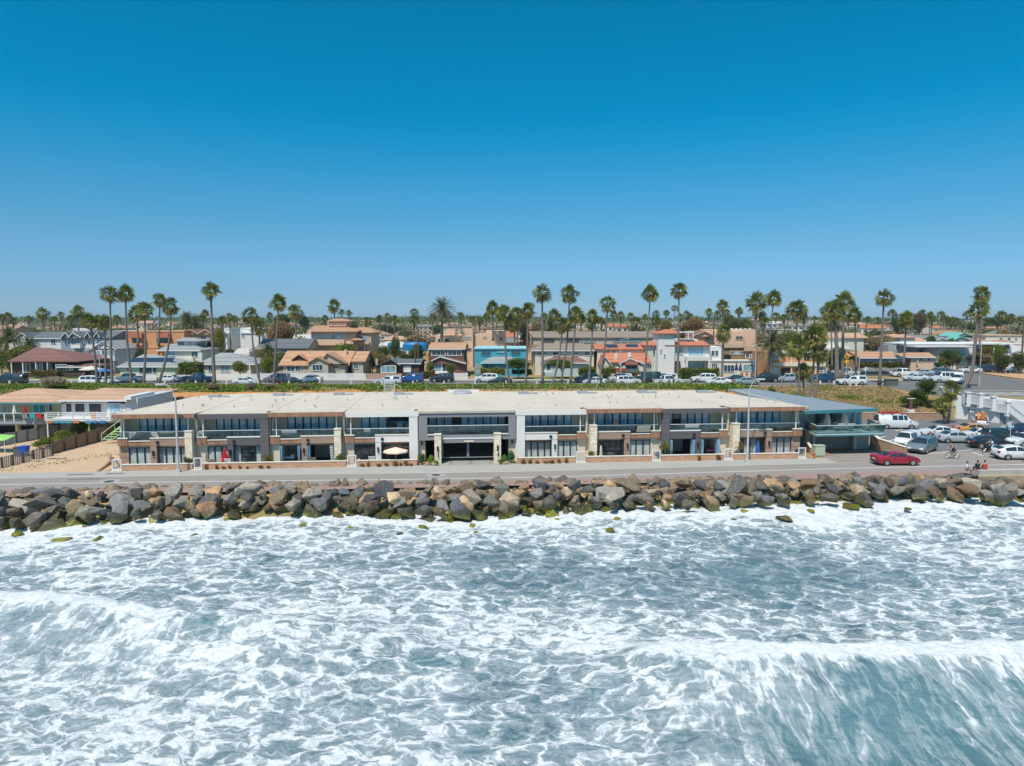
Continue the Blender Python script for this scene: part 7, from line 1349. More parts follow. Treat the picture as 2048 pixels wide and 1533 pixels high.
# ------------- restroom block with ramped parapet
t = thing('restroom_building', 'white restroom building with dark doors, stepped parapets and a descending stair wall', 'building', (68.2, 105.6, 0))
def LB(px, py, Y): X, Z = PY(px, py, Y); return X - 68.2, Z
YB = 102.6
x = lambda px, Y=YB: PY(px, 830, Y)[0] - 68.2
zt = 4.3; dy = 3.2
MB().prism([(x(1936, 108.8), dy), (x(2080, 100.2), -5.4), (x(2080, 100.2) + .6, -3.6), (x(1936, 108.8) + .8, 5.2), (x(1936, 108.8), 5.2)], 'z', -.1, zt - .6).obj('wall', W_WS, t)
MB().prism([(x(1912, 110), 4.4), (x(1936, 108.8) - .01, dy + .05), (x(1936, 108.8) - .01, 5.2), (x(1912, 110), 5.2)], 'z', -.1, zt - .75).obj('side_wall', W_WS, t)
pts = [(1885, 776, 112.5), (1912, 786, 110.5), (1936, 786.5, 108.5), (1961, 789, 107.0), (1987, 795, 105.3), (2016, 805, 103.6)]
for i, (px, py, Y) in enumerate(pts):
    X, Z = PY(px, py, Y); X -= 68.2; MB().box(X - .3, X + .3, Y - 105.6 - .3, Y - 105.6 + .3, Z - 2.1, Z).box(X - .4, X + .4, Y - 105.6 - .4, Y - 105.6 + .4, Z - .0, Z + .18).obj('parapet_pier', W_WS, t)
    if i < len(pts) - 1:
        qx, qy, qY = pts[i + 1]; X2, Z2 = PY(qx, qy, qY); X2 -= 68.2; y1, y2 = Y - 105.6, qY - 105.6; zz = min(Z, Z2) - .25
        for (za, zb, o_, nm, m_) in ((zz - .22, zz, .18, 'parapet_rail', W_WS), (zz - 1.15, zz - .225, .06, 'parapet_panel', mat('shaded plaster', (.6, .61, .62), .9)), (zz - 1.4, zz - 1.155, .24, 'parapet_ledge', W_WS)):
            MB().add([(X + .3, y1 - o_, za), (X2 - .3, y2 - o_, za), (X2 - .3, y2 + o_, za), (X + .3, y1 + o_, za), (X + .3, y1 - o_, zb), (X2 - .3, y2 - o_, zb), (X2 - .3, y2 + o_, zb), (X + .3, y1 + o_, zb)], [(0, 1, 2, 3), (4, 5, 6, 7), (0, 1, 5, 4), (1, 2, 6, 5), (2, 3, 7, 6), (3, 0, 4, 7)]).obj(nm, m_, t)
# sloping stair wall
X1, Z1 = PY(2018, 806, 103.4); X2, Z2 = PY(2090, 862, 99.0); a = (X1 - 68.2, 103.4 - 105.6, Z1); b_ = (X2 - 68.2, 99.0 - 105.6, Z2)
for o1, za, zb, nm in ((.24, -.3, 0, 'stair_rail'), (.1, -1.1, -.301, 'stair_panel'), (.3, -1.5, -1.101, 'stair_ledge')):
    MB().add([(a[0], a[1] - o1, a[2] + za), (b_[0], b_[1] - o1, b_[2] + za), (b_[0], b_[1] + o1, b_[2] + za), (a[0], a[1] + o1, a[2] + za), (a[0], a[1] - o1, a[2] + zb), (b_[0], b_[1] - o1, b_[2] + zb), (b_[0], b_[1] + o1, b_[2] + zb), (a[0], a[1] + o1, a[2] + zb)], [(0, 1, 2, 3), (4, 5, 6, 7), (0, 1, 5, 4), (1, 2, 6, 5), (2, 3, 7, 6), (3, 0, 4, 7)]).obj(nm, W_WS, t)
def onwall(pa, pb, pt, pb2, m, nm, out=.03):
    # rectangle on the slanting front wall
    A_ = Vector((x(1936, 108.8) + 68.2, 108.8)); B_ = Vector((x(2080, 100.2) + 68.2, 100.2)); k_ = (B_.y - A_.y) / (B_.x - A_.x)
    def at_(px): r0 = ray(px, 830); a0 = r0[0] / r0[1]; Y_ = (A_.y - k_ * A_.x) / (1 - k_ * a0); return a0 * Y_ - 68.2, Y_ - 105.6
    f = lambda px: at_(px)[1]; xw = lambda px: at_(px)[0]
    _, z1 = PY(pa, pt, 105.6 + f(pa)); _, z0 = PY(pa, pb2, 105.6 + f(pa)); MB().prism([(xw(pa), f(pa) - out), (xw(pb), f(pb) - out), (xw(pb), f(pb) - .002), (xw(pa), f(pa) - .002)], 'z', max(0, z0), z1).obj(nm, m, t)
onwall(1936, 1961, 824, 845, mat('grey shutter', (.25, .26, .28), .6), 'shutter'); onwall(2000, 2012, 820, 849, mat('blue grey door', (.22, .27, .32), .5), 'door'); onwall(1996, 1999.5, 819, 849, TRW, 'door_jamb')
for a in ((1945, 1952, 809, 810.5), (1955, 1961, 810, 811.5), (1946, 1952, 812.5, 813.5), (1976, 1983, 813.5, 815), (1987, 1994, 815, 816.5), (1977, 1984, 817.5, 818.5), (1987, 1993, 818.8, 819.8)): onwall(*a, mat('black letters', (.02, .02, .02)), 'lettering')
for a in ((1936.5, 1940, 818, 821.5), (1942, 1944.5, 819, 822), (1947, 1949, 820, 822.5), (1995.5, 1997, 826, 829), (2019.5, 2022.5, 836, 840)): onwall(*a, mat('navy plaque', (.03, .06, .12)), 'plaque')
# ================================================================ left neighbours
GR2 = 0.0
def yhouse(): pass
h = House('beach_house', 'yellow beach house with tan hipped roof and grey deck over a garage, far left', 'house', 60, 92, 0.0)
h.vol(-30, 122, 805, 1, 11, W_YL, bot=845); h.hip(-60, 125, 806, 777, 0, 13, R_TN, 55, 80, fascia=TRT, ov=.8); h.wins([(3, 15, 812, 826)], dy=1, n=1); h.wins([(66, 91, 810, 825)], dy=1, n=2, m=mat('turquoise curtain', (.05, .35, .38), .5)); h.wins([(98, 105, 809, 822)], dy=1, n=1)
h.vol(-60, 92, 843, -2.0, 3.2, mat('grey deck', (.3, .31, .33), .8, .06), bot=849, nm='deck'); h.vol(-40, 108, 849, 2, 8, W_MG, nm='garage_wall'); h.part(-30, 30, 852, 880, 1.95, .04, M_DARK, 'garage_opening'); h.part(35, 67, 852, 880, 1.95, .04, M_DARK, 'garage_opening')
for q in (30, 68): h.part(q, q + 5, 849, 880, -1.2, .6, W_YL, 'post')
for q in (7, 26, 46, 67, 88): h.part(q, q + 2, 827, 843, -2.0, .12, TRW, 'rail_post')
h.part(-40, 90, 826.5, 827.5, -2, .1, TRW, 'handrail'); x0_, z0_ = h.P(-40, 842, -1.97); x1_, z1_ = h.P(90, 828, -1.97); MB().box(x0_, x1_, -1.97, -1.94, z0_, z1_).obj('railing', G_RAIL, h.r)
h = House('beach_house', 'white beach house with tan hipped roof and slatted white deck', 'house', 185, 91, 0.0)
h.vol(122, 215, 800, 1, 11, W_WS, bot=845); h.hip(118, 254, 800.5, 776, .5, 14, R_TN, 205, 215, fascia=TRW, ov=.5); h.vol(213, 254, 808, .5, 9, W_WS, bot=846); h.vol(248, 262, 793, -.5, 6, TRW, bot=800, nm='parapet'); h.vol(250, 275, 797, .4, 9.5, mat('shade grey plaster', (.5, .53, .56), .9), nm='side_wall')  # white side wall greyed, its shade put into the colour
h.wins([(132, 144, 808, 824), (150, 170, 808, 824), (178, 203, 808, 824)], dy=1, n=1, m=G_DK); h.wins([(219, 230, 808, 824), (231, 241, 808, 824)], dy=.5, n=1, m=G_BL)
h.vol(91, 221, 840, -2.2, 3.4, TRW, bot=843, nm='deck'); h.vol(118, 235, 846, 3, 7, W_MG, nm='lower_wall')
for i in range(4): h.part(91, 221, 825.5 + i * 4, 827 + i * 4, -2.2, .07, TRW, 'deck_rail')
for q in (91, 115, 143, 165, 192, 219): h.part(q, q + 1.8, 824.5, 841, -2.22, .1, TRW, 'rail_post')
rs_ = random.Random(4)
for a, b_ in ((94, 105), (107, 117), (119, 130), (131, 143), (145, 158), (170, 183), (186, 193), (198, 210)): h.part(a, b_, 841.5, 847, -2.3, .05, mat('mural %d' % (a % 3), [(.05, .2, .45), (.5, .2, .08), (.08, .3, .4)][a % 3], .8, .5, 4), 'mural_panel')
for q in (93, 176): h.part(q, q + 2, 843, 875, -2, .2, TRW if q < 100 else mat('lime paint', (.3, .6, .1)), 'post')
# green stair
t = thing('staircase', 'pale green wooden stair rising to the white beach house deck', 'staircase', (PY(222, 850, 88)[0], 88, 0)); M_GS = mat('pale green paint', (.4, .6, .32), .7, .06)
for i in range(8): MB().box(-.6 + i * .25 - .1, .4 + i * .25, -.8 + i * .3, -.5 + i * .3, .55 + i * .27, .62 + i * .27).obj('tread', M_GS, t)
for sx_1 in (-.75, .5): MB().tube([(sx_1, -.9, 1.3), (sx_1 + 2.0, 1.6, 3.4)], .05, 6).tube([(sx_1, -.9, .5), (sx_1 + 2.0, 1.6, 2.6)], .06, 6).tube([(sx_1, -.9, 0), (sx_1, -.9, 1.3)], .05, 6).tube([(sx_1 + 1, .35, 1.0), (sx_1 + 1, .35, 2.35)], .04, 6).obj('rail', M_GS, t)
# fences of the lot
def fence(pa, pb, n_, H, m, label, gap=.02, bw=.16, zz=0., hb=None, name='wooden_fence'):
    a, b_ = G(*pa, zz), G(*pb, zz); t = thing(name, label, 'fence', a); D = b_ - a; L = D.length; d = D.normalized(); nn = Vector((-d.y, d.x, 0)); bays = n_
    hb = hb or H
    for i in range(bays):
        mb = MB(); k = max(2, int(L / bays / bw))
        for j in range(k):
            s0 = L * i / bays + (j) * L / bays / k; s1 = s0 + L / bays / k - gap; hh = (H + (hb - H) * i / bays) * rr.uniform(.96, 1.04); p_, q_ = d * s0, d * s1
            mb.add([(*(p_ - nn * .012)[:2], 0), (*(q_ - nn * .012)[:2], 0), (*(q_ + nn * .012)[:2], 0), (*(p_ + nn * .012)[:2], 0), (*(p_ - nn * .012)[:2], hh), (*(q_ - nn * .012)[:2], hh), (*(q_ + nn * .012)[:2], hh), (*(p_ + nn * .012)[:2], hh)], [(0, 1, 2, 3), (4, 5, 6, 7), (0, 1, 5, 4), (1, 2, 6, 5), (2, 3, 7, 6), (3, 0, 4, 7)])
        mb.obj('boards', m, t)
    for i in range(bays + 1):
        c_ = d * (L * i / bays) - nn * .09; MB().box(c_.x - .07, c_.x + .07, c_.y - .07, c_.y + .07, 0, hb * 1.04 if i > 0 else H * 1.04).obj('post', mat('dark fence post', (.10, .07, .05), .95), t)
    return t
FW1 = mat('weathered boards', (.26, .17, .11), .95, .2, 3); FW2 = mat('grey boards', (.36, .37, .38), .95, .12, 2); FW3 = mat('grey driftwood pickets', (.27, .25, .23), .95, .2, 4)
fence((104, 909), (236, 874), 6, 1.45, FW1, 'brown plank fence along the back of the dirt lot', hb=1.9)
fence((2, 937), (104, 912), 5, 1.15, FW3, 'grey broken picket fence at the left edge of the dirt lot', gap=.09, bw=.2)
fence((-40, 900), (118, 872), 7, 1.5, FW2, 'pale grey vertical board fence in front of the beach house garages')
# bin, canopy, bushes of the yard
g = G(49, 913, 0); o = thing('wheelie_bin', 'bright blue wheelie bin behind the broken picket fence', 'bin', g); MB().add([(-.32, -.32, .1), (.32, -.32, .1), (.32, .32, .1), (-.32, .32, .1), (-.42, -.42, 1.1), (.42, -.42, 1.1), (.42, .42, 1.1), (-.42, .42, 1.1)], [(0, 1, 2, 3), (4, 5, 6, 7), (0, 1, 5, 4), (1, 2, 6, 5), (2, 3, 7, 6), (3, 0, 4, 7)]).obj('body', mat('blue plastic', (.01, .09, .45), .4), o); MB().box(-.46, .46, -.46, .46, 1.1, 1.2).obj('lid', mat('blue plastic', (.01, .09, .45)), o)
for x_ in (-.3, .3): MB().tube([(x_ - .05, .36, .1), (x_ + .05, .36, .1)], .1, 8).obj('wheel', TYRE, o)
g = G(36, 913, 0); o = thing('wheelie_bin', 'dark grey wheelie bin left of the blue one', 'bin', g); MB().box(-.32, .32, -.3, .3, .05, 1.0).obj('body', mat('grey plastic', (.1, .1, .1)), o); MB().box(-.36, .36, -.34, .34, 1.0, 1.1).obj('lid', mat('grey plastic', (.1, .1, .1)), o)
g = G(6, 905, 0); t = thing('shade_canopy', 'lime green canopy at the left picture edge behind the picket fence', 'canopy', g); MB().add([(-3, -1.2, 1.75), (1.0, -1.0, 1.55), (.8, 1.2, 1.85), (-3, 1.4, 2.0), (-.8, .2, 2.15)], [(0, 1, 4), (1, 2, 4), (2, 3, 4), (3, 0, 4)]).obj('cloth', mat('lime cloth', (.3, .6, .15), .8), t)
for x_, y_ in ((.9, -.9), (.7, 1.1), (-2.8, 1.2)): MB().tube([(x_, y_, 0), (x_, y_, 1.7)], .04, 6).obj('pole', M_TRIMW, t)
for px, py, w_, h_, l in ((160, 875, 3.2, 2.3, 'large bright green bush behind the plank fence'), (128, 885, 2.6, 1.6, 'middle green bush behind the plank fence'), (100, 893, 2.4, 1.3, 'green bush left of the plank fence end'), (80, 899, 2.0, 1.2, 'lowest green bush above the picket fence'), (110, 903, 1.4, .8, 'small bush touching the picket fence end')):
    g = G(px, py, 0); tree(px, g.y, 0, w_, h_, (.11, .15, .025), l, name='bush', cat='bush', trunk=.12, Xw=g.x, fine=True)
for px, py, r_ in ((78, 921, .5), (112, 920, .3), (118, 918, .25), (104, 921, .3)): pass
g = G(76, 925, 0); o = MB().box(-.7, .7, -.12, .12, .2, .3).box(-.1, .1, -.1, .1, 0, .2).obj('driftwood_log', mat('pale driftwood', (.45, .36, .26), .95, .2, 4)); o.location = g; tag(o, 'short pale plank on the dirt by the picket fence', 'log')
g = G(112, 919, 0); o = MB().tube([(-1, 0, .12), (0, .1, .16), (1.1, -.05, .12)], .13, 8).obj('driftwood_log', mat('pale driftwood', (.45, .36, .26))); o.location = g; tag(o, 'long pale driftwood log on the dirt before the plank fence', 'log')
for px, py, col, l in ((28, 812, (.7, .7, .68), 'closed white parasol on the yellow beach house deck'), (49, 812, (.45, .03, .03), 'closed red parasol on the yellow beach house deck')): par(px, py - 1.5, 90.2, .9, 1.0, col, l, False, z0=2.65)
for px, col, l in ((83, (.6, .06, .05), 'red deck chair on the yellow beach house deck'), (70, (.1, .4, .5), 'turquoise deck chair on the yellow beach house deck'), (55, (.3, .3, .3), 'grey deck chair on the yellow beach house deck'), (192, (.7, .25, .03), 'orange cushioned chair on the white beach house deck'), (210, (.6, .6, .6), 'white deck chair on the white beach house deck')):
    X = PY(px, 835, 90)[0]; tt = thing('deck_chair', l, 'chair', (X, 90, 2.62), R(180), 'deck chairs of the left beach houses'); m_ = mat('deck paint %.2f %.2f' % col[:2], col, .8); MB().box(-.35, .35, -.35, .35, .3, .38).obj('seat', m_, tt); MB().prism([(.35, .3), (.43, .3), (.6, 1.0), (.52, 1.0)], 'x', -.35, .35).obj('backrest', m_, tt)
    for x_ in (-.33, .25):
        for y_ in (-.33, .25): MB().box(x_, x_ + .07, y_, y_ + .07, 0, .3).obj('leg', m_, tt)
# cut bluff: retaining wall and orange cliff behind the left end of the row
o = MB().box(-51, -47.5, 106.0, 106.6, -.1, 3.9).prism([(-47.5, 106), (-43.5, 104.0), (-43.5, 104.6), (-47.5, 106.6)], 'z', -.1, 4.0).obj('retaining_wall', mat('tan rendered wall', (.52, .37, .25), .9, .14, .6, stain=.2)); tag(o, 'tall tan rendered retaining wall behind the white beach house', 'retaining wall')
CL = mat('orange cliff soil', (.50, .235, .085), .95, .3, .9, bump=.9, stain=.35)
def cliff(xa, xb, y0, z0, z1, label, seed, out=1.0):
    xs2 = np.arange(xa, xb, .35); zs = np.linspace(z0, z1, 9); XX, ZZ = np.meshgrid(xs2, zs); YY = y0 + (ZZ - z0) * .35 - out * (fbm(XX, ZZ * 2.0, .55, seed, 4) - .5) * 2.2; k = (ZZ - z0) / (z1 - z0)
    YY = np.where(k > .98, y0 + 3, YY); V = np.stack([XX.ravel(), YY.ravel(), (ZZ + .35 * (fbm(XX, ZZ, .8, seed + 1, 2) - .5)).ravel()], 1); ny, nx = XX.shape; i = np.arange(nx * ny).reshape(ny, nx)
    o = npmesh('bluff_face', V, np.stack([i[:-1, :-1].ravel(), i[:-1, 1:].ravel(), i[1:, 1:].ravel(), i[1:, :-1].ravel()], 1), CL); tag(o, kind='structure')
cliff(-60, -34, 105.6, 0.2, 4.35, '', 3, 1.2); cliff(-34, 36, 109.8, 2.6, 4.42, '', 8, .7)
# ================================================================ bluff planting
rs = np.random.RandomState(5)
def cover(name, n_, xr, yr, sz, m, col, label, dens=None, lift=.35, seed=3):
    rs = np.random.RandomState(seed); Xp = rs.uniform(*xr, n_); Yp = rs.uniform(*yr, n_)
    if dens is not None: k = rs.rand(n_) < dens(Xp, Yp); Xp, Yp = Xp[k], Yp[k]
    k = len(Xp); mound = fbm(Xp, Yp, .35, 60, 3); Zp = ground_z(Xp, Yp) + lift * (.2 + 1.8 * np.clip(mound - .25, 0, 1)) * rs.uniform(.3, 1.1, k)
    P = np.stack([Xp, Yp, Zp], 1); A = rs.normal(0, 1, (k, 3)); A /= np.linalg.norm(A, axis=1)[:, None]; B = np.cross(A, rs.normal(0, 1, (k, 3))); B /= np.linalg.norm(B, axis=1)[:, None]; s2 = sz * rs.uniform(.6, 1.5, (k, 1))
    V = np.stack([P + A * s2, P + B * s2 * .7, P - A * s2, P - B * s2 * .7], 1).reshape(-1, 3); o = npmesh(name, V, np.arange(4 * k).reshape(k, 4), m); o.color = (*col, 1); tag(o, label, name.replace('_', ' '), kind='stuff'); return o
GC = leafmat('ground cover leaves', (.11, .20, .018), (.22, .25, .035), scale=.35, trans=.25)
def gap1(X, Y): return np.clip((fbm(X, Y, .16, 71, 3) - .28) * 5, .12, 1)
cover('ground_cover', 80000, (-95, 40), (110.6, 127.2), .15, GC, (0, 0, 0), 'dense green ice plant along the top of the bluff', lambda X, Y: gap1(X, Y) * (1 - .85 * ((Y < 112.3) & (fbm(X, Y, .12, 73, 2) > .5))), .55)
cover('ground_cover', 34000, (-95, -42), (92, 114), .15, GC, (0, 0, 0), 'green scrub on the slope behind the left beach houses', lambda X, Y: gap1(X, Y) * ((X < -61) | (Y > 107)) * .8, .5, 8)
cover('ground_cover', 30000, (30, 70), (109.3, 127.2), .15, GC, (0, 0, 0), 'green patches on the dry right hillside', lambda X, Y: np.clip((fbm(X, Y, .12, 77, 3) - .64 + .1 * (Y > 123) + .38 * (X < 43)) * 9, 0, 1), .4, 9)
DRYG = leafmat('dry grass', (.40, .26, .135), (.30, .25, .085), scale=.4, trans=.2)
cover('dry_grass', 22000, (40, 68), (109.3, 127.2), .10, DRYG, (0, 0, 0), 'dry brown and gold grass on the right hillside', lambda X, Y: .8 + 0 * X, .22, 10)
cover('dry_grass', 5000, (-62, -42), (66, 92), .10, DRYG, (0, 0, 0), 'dry weeds at the foot of the fences on the dirt lot', lambda X, Y: np.exp(-((UV(X, Y)[1] - np.interp(X, [-52, -41], [1.5, 18])) / 1.6) ** 2) * .9, .12, 12)
GRS = leafmat('lawn blades', (.11, .2, .03), (.16, .2, .05), scale=.4)
cover('lawn_grass', 12000, (-100, 22), (142.4, 147.4), .08, GRS, (0, 0, 0), 'short green grass of the front lawns', lambda X, Y: ((X < -66) | (X > 1)) * 1., .12, 14)
# single shrubs on the bluff
for px, Y, w_, h_, col, l in ((100, 112, 5.0, 2.4, (.27, .24, .22), 'leafless grey bush above the yellow beach house roof'), (425, 112, 2.6, 1.1, (.2, .15, .13), 'grey-brown shrub on the bluff above the cliff'), (500, 112.5, 3, 1.1, (.17, .15, .13), 'dull mauve shrub on the bluff right of the charcoal townhouse skylight'), (540, 112.5, 2.6, 1.0, (.2, .16, .1), 'brown shrub on the bluff below the red hydrant'), (610, 112.5, 2.6, 1.0, (.16, .14, .1), 'brown-grey shrub on the bluff before the picket fence')):
    tree(px, Y, float(ground_z(PY(px, 780, Y)[0], Y)) - .1, w_, h_, col, l, name='shrub', cat='shrub', trunk=.1, fine=True)
for px, py, Y, w_, h_, l in ((1836, 793, 113, 3.8, 3.0, 'dark round bush in the middle of the dry hillside'), (1850, 786, 115, 3.6, 2.6, 'upper dark bush behind the round one on the hillside'), (1822, 798, 112, 3.0, 2.2, 'lower left bush on the dry hillside'), (1862, 800, 112, 2.2, 1.6, 'small bright bush right of the round hillside bush')):
    X = PY(px, py, Y)[0]; tree(px, Y, float(ground_z(X, Y)) - .1, w_, h_, (.05, .085, .018), l, name='bush', cat='bush', trunk=.1, fine=True, Xw=X)
for px, Y in ((1565, 112), (1585, 111), (1545, 113), (1572, 110)):
    X = PY(px, 790, Y)[0]; yucca(px, 0, 0, 2.3, (.09, .13, .03), 'x', P=Vector((X, Y, float(ground_z(X, Y)) - .1)), trunk=.7); lab([o for o in COL.objects if o.name.startswith('yucca') and o.parent is None][-1], 'broad spiky clump behind the teal house roof below the palms', px)
X = PY(1860, 764, 119)[0]; yucca(1860, 0, 0, 1.6, (.13, .15, .07), 'grey-green yucca tree at the top of the dry hillside', P=Vector((X, 119, 2.4)), trunk=1.2)
# bluff fence posts with wires, ladder stand, bollards
t = thing('wire_fence', 'thin post and wire fence along the bluff edge behind the roofs', 'fence', (PY(850, 780, 111.6)[0], 111.6, 4.3)); xo = t.location.x; XS = [PY(q, 780, 111.6)[0] - xo for q in range(852, 1352, 31)]
for i, q in enumerate(XS): MB().tube([(q, 0, -.4), (q, 0, 1.15)], .04, 6).obj('post', mat('tan post', (.5, .42, .28), .8), t)
for z in (.3, .7, 1.1): MB().tube([(XS[0], 0, z), (XS[-1], 0, z)], .012, 4).obj('wire', mat('wire', (.3, .3, .28)), t)
for a in (4, 7, 11): MB().tube([(XS[a], 0, 1.0), (XS[a] + 1.2, .2, -.1)], .035, 5).obj('brace', mat('tan post', (.5, .42, .28)), t)
X, Z = PY(779, 789, 110); t = thing('ladder_stand', 'white ladder stand with curved handrails at the bluff edge', 'ladder', (X, 110, 4.0))
for x_ in (-.8, .8): MB().tube([(x_, 0, 0), (x_, 0, 2.2)], .06, 6).obj('upright', TRW, t)
for i in range(8): MB().box(-.8, .8, -.04, .04, .25 + i * .26, .31 + i * .26).obj('rung', TRW, t)
for sg in (-1, 1): MB().tube([(sg * .8, 0, 1.3), (sg * 1.2, 0, 1.45), (sg * 1.7, 0, 1.1), (sg * 2.0, 0, .2)], .035, 6).obj('handrail', TRW, t)
mb = None
bp_ = None
for px in list(range(20, 1300, 62)) + [1640, 1668, 1700, 1712]:
    X = PY(px, 768, 127.9)[0]
    if bp_ is None:
        bp_ = MB().box(-.14, .14, -.14, .14, 0, .85).prism([(-.14, .85), (.14, .85), (0, .98)], 'y', -.14, .14).obj('bollard', mat('cream bollard', (.66, .62, .52), .8)); o = bp_
    else: o = bp_.copy(); COL.objects.link(o)
    o.location = (X, 127.85, SZ + .14); o['category'] = 'bollard'; o['group'] = 'cream posts along the bluff kerb'; lab(o, 'cream square bollard on the bluff kerb before ' + near(px), px)
# ================================================================ palms
S = 2.35
for pts, Y, sz, tw, sk, txt in (
 ([(224.5, 771), (222, 690), (220, 590)], 130, 1.0, .24, 0, 'tall slim fan palm, left of the tallest left pair'),
 ([(264, 771), (254, 680), (251, 587)], 130.5, 1.0, .25, .2, 'tall slim fan palm, right of the tallest left pair'),
 ([(287, 771), (291, 700), (289, 620)], 130, .98, .24, 0, 'upright fan palm before the orange block, below the tall left pair'),
 ([(316, 771), (330, 725), (340, 670), (342, 614)], 130, 1.0, .24, 0, 'fan palm leaning right before the solar roof bungalow'),
 ([(195, 771), (189, 710), (180, 643)], 130, .9, .27, .2, 'fan palm leaning left before the blue-grey townhouse'),
 ([(212, 771), (211, 710), (209, 645)], 130.5, .85, .25, .3, 'fan palm with a shaggy skirt before the small white gable house'),
 ([(429, 771), (425, 680), (421.5, 582)], 129.5, 1.02, .33, .15, 'thickest tall fan palm before the cream bungalow chimney'),
 ([(521, 773), (510, 715), (505, 680), (502, 632)], 130, .95, .23, 0, 'fan palm leaning left before the white modern house'),
 ([(547, 776), (552, 690), (558, 607)], 128.8, .95, .22, 0, 'slim tall fan palm leaning right before the long slate roof'),
 ([(1019, 769), (1011, 700), (1009, 628)], 130, .95, .23, 0, 'fan palm leaning left before the right end of the teal house'),
 ([(1051, 770), (1054, 700), (1056, 622)], 130, .95, .22, 0, 'fan palm right of the spreading tree before the teal house'),
 ([(1085, 768), (1085, 670), (1084, 587)], 130, 1.08, .24, 0, 'tallest straight fan palm left of the central leaning group'),
 ([(1122, 768), (1133, 690), (1137, 640), (1139, 590)], 130.5, 1.05, .2, 0, 'tall fan palm with a pale curving trunk in the central group'),
 ([(1141, 768), (1147, 690), (1153, 630)], 130, .92, .23, .1, 'fan palm with dark trunk right of the pale curving one'),
 ([(1105, 769), (1118, 715), (1125, 652)], 130, .9, .2, .2, 'lowest strongly leaning fan palm of the central group'),
 ([(1177, 768), (1183, 700), (1185, 634)], 130, .85, .2, 0, 'fan palm between the central group and the red tiled cottage'),
 ([(1197, 770), (1210, 690), (1215, 610)], 130, .95, .22, .1, 'fan palm leaning right before the red tiled cottage'),
 ([(1288, 771), (1294, 690), (1301, 587)], 129.5, .95, .2, 0, 'very tall slim fan palm curving right before the solar red roof'),
 ([(1355, 762), (1357, 670), (1358, 582)], 137.5, .98, .22, .1, 'very tall straight fan palm before the white villa'),
 ([(1443, 760), (1446, 710), (1446, 668)], 141.5, 1.1, .26, .15, 'short broad fan palm before the diner'),
 ([(1512, 750), (1513, 680), (1512, 606)], 143, 1.3, .25, 0, 'tall fan palm left of the big date palm'),
 ([(1535, 748), (1540, 670), (1548, 597)], 143, 1.0, .18, 0, 'tall slim curved fan palm behind the big date palm'),
 ([(1594, 735), (1594, 680), (1594, 620)], 150, 1.35, .24, 0, 'tall fan palm above the orange apartments'),
 ([(1674, 762), (1673, 690), (1670, 623)], 134, 1.25, .42, .35, 'thick trunked fan palm, left of the dense right cluster'),
 ([(1685, 760), (1686, 680), (1688, 604)], 137, 1.15, .32, .2, 'highest fan palm of the dense right cluster'),
 ([(1664, 735), (1663, 680), (1661, 622)], 155, 1.2, .2, 0, 'slim fan palm at the left of the dense right cluster'),
 ([(1713, 737), (1711, 680), (1709, 630)], 150, 1.1, .24, 0, 'separate fan palm right of the dense right cluster'),
 ([(1759, 766), (1763, 690), (1768, 596)], 130, 1.0, .28, .15, 'tall lone fan palm before the low tan-roofed building'),
 ([(1807, 728), (1810, 690), (1812, 641)], 152, 1.15, .24, .1, 'fan palm between the tan-roofed buildings'),
 ([(1926, 777), (1943, 745), (1950, 690), (1955, 650), (1959, 619)], 124, .98, .33, .2, 'leaning fan palm with a bent trunk, lower of the right edge pair'),
 ([(1958, 700), (1963, 640), (1964, 590)], 160, 1.25, .2, 0, 'higher fan palm behind the bent trunk palm'),
 ([(1598.6, 796), (1598, 750), (1598, 695)], 110, 1.15, .2, .2, 'foreground fan palm, leftmost of the hillside clump behind the teal house'),
 ([(1608, 797), (1607, 770), (1606, 745)], 110.5, .85, .18, .2, 'shortest foreground palm of the hillside clump'),
 ([(1619, 797), (1626, 745), (1630, 672)], 110, 1.15, .2, .2, 'tallest foreground palm of the hillside clump'),
 ([(1629, 797), (1634, 760), (1638, 706)], 109.6, 1.05, .22, .3, 'rightmost foreground palm of the hillside clump'),
 ([(1897, 841), (1900, 815), (1902, 782)], 104.6, .95, .22, .2, 'short bushy palm before the restroom building'),
 ([(1890, 841), (1886, 826), (1884, 812)], 104.2, .75, .2, .2, 'lowest bushy palm left of the restroom building')):
    palm(pts, Y, sz * (2.25 if Y < 112 else 1.0) * (1.0 if Y < 112 else 1.0) if False else sz, txt, tw, sk=sk, group='fan palms along the upper street and hillside')
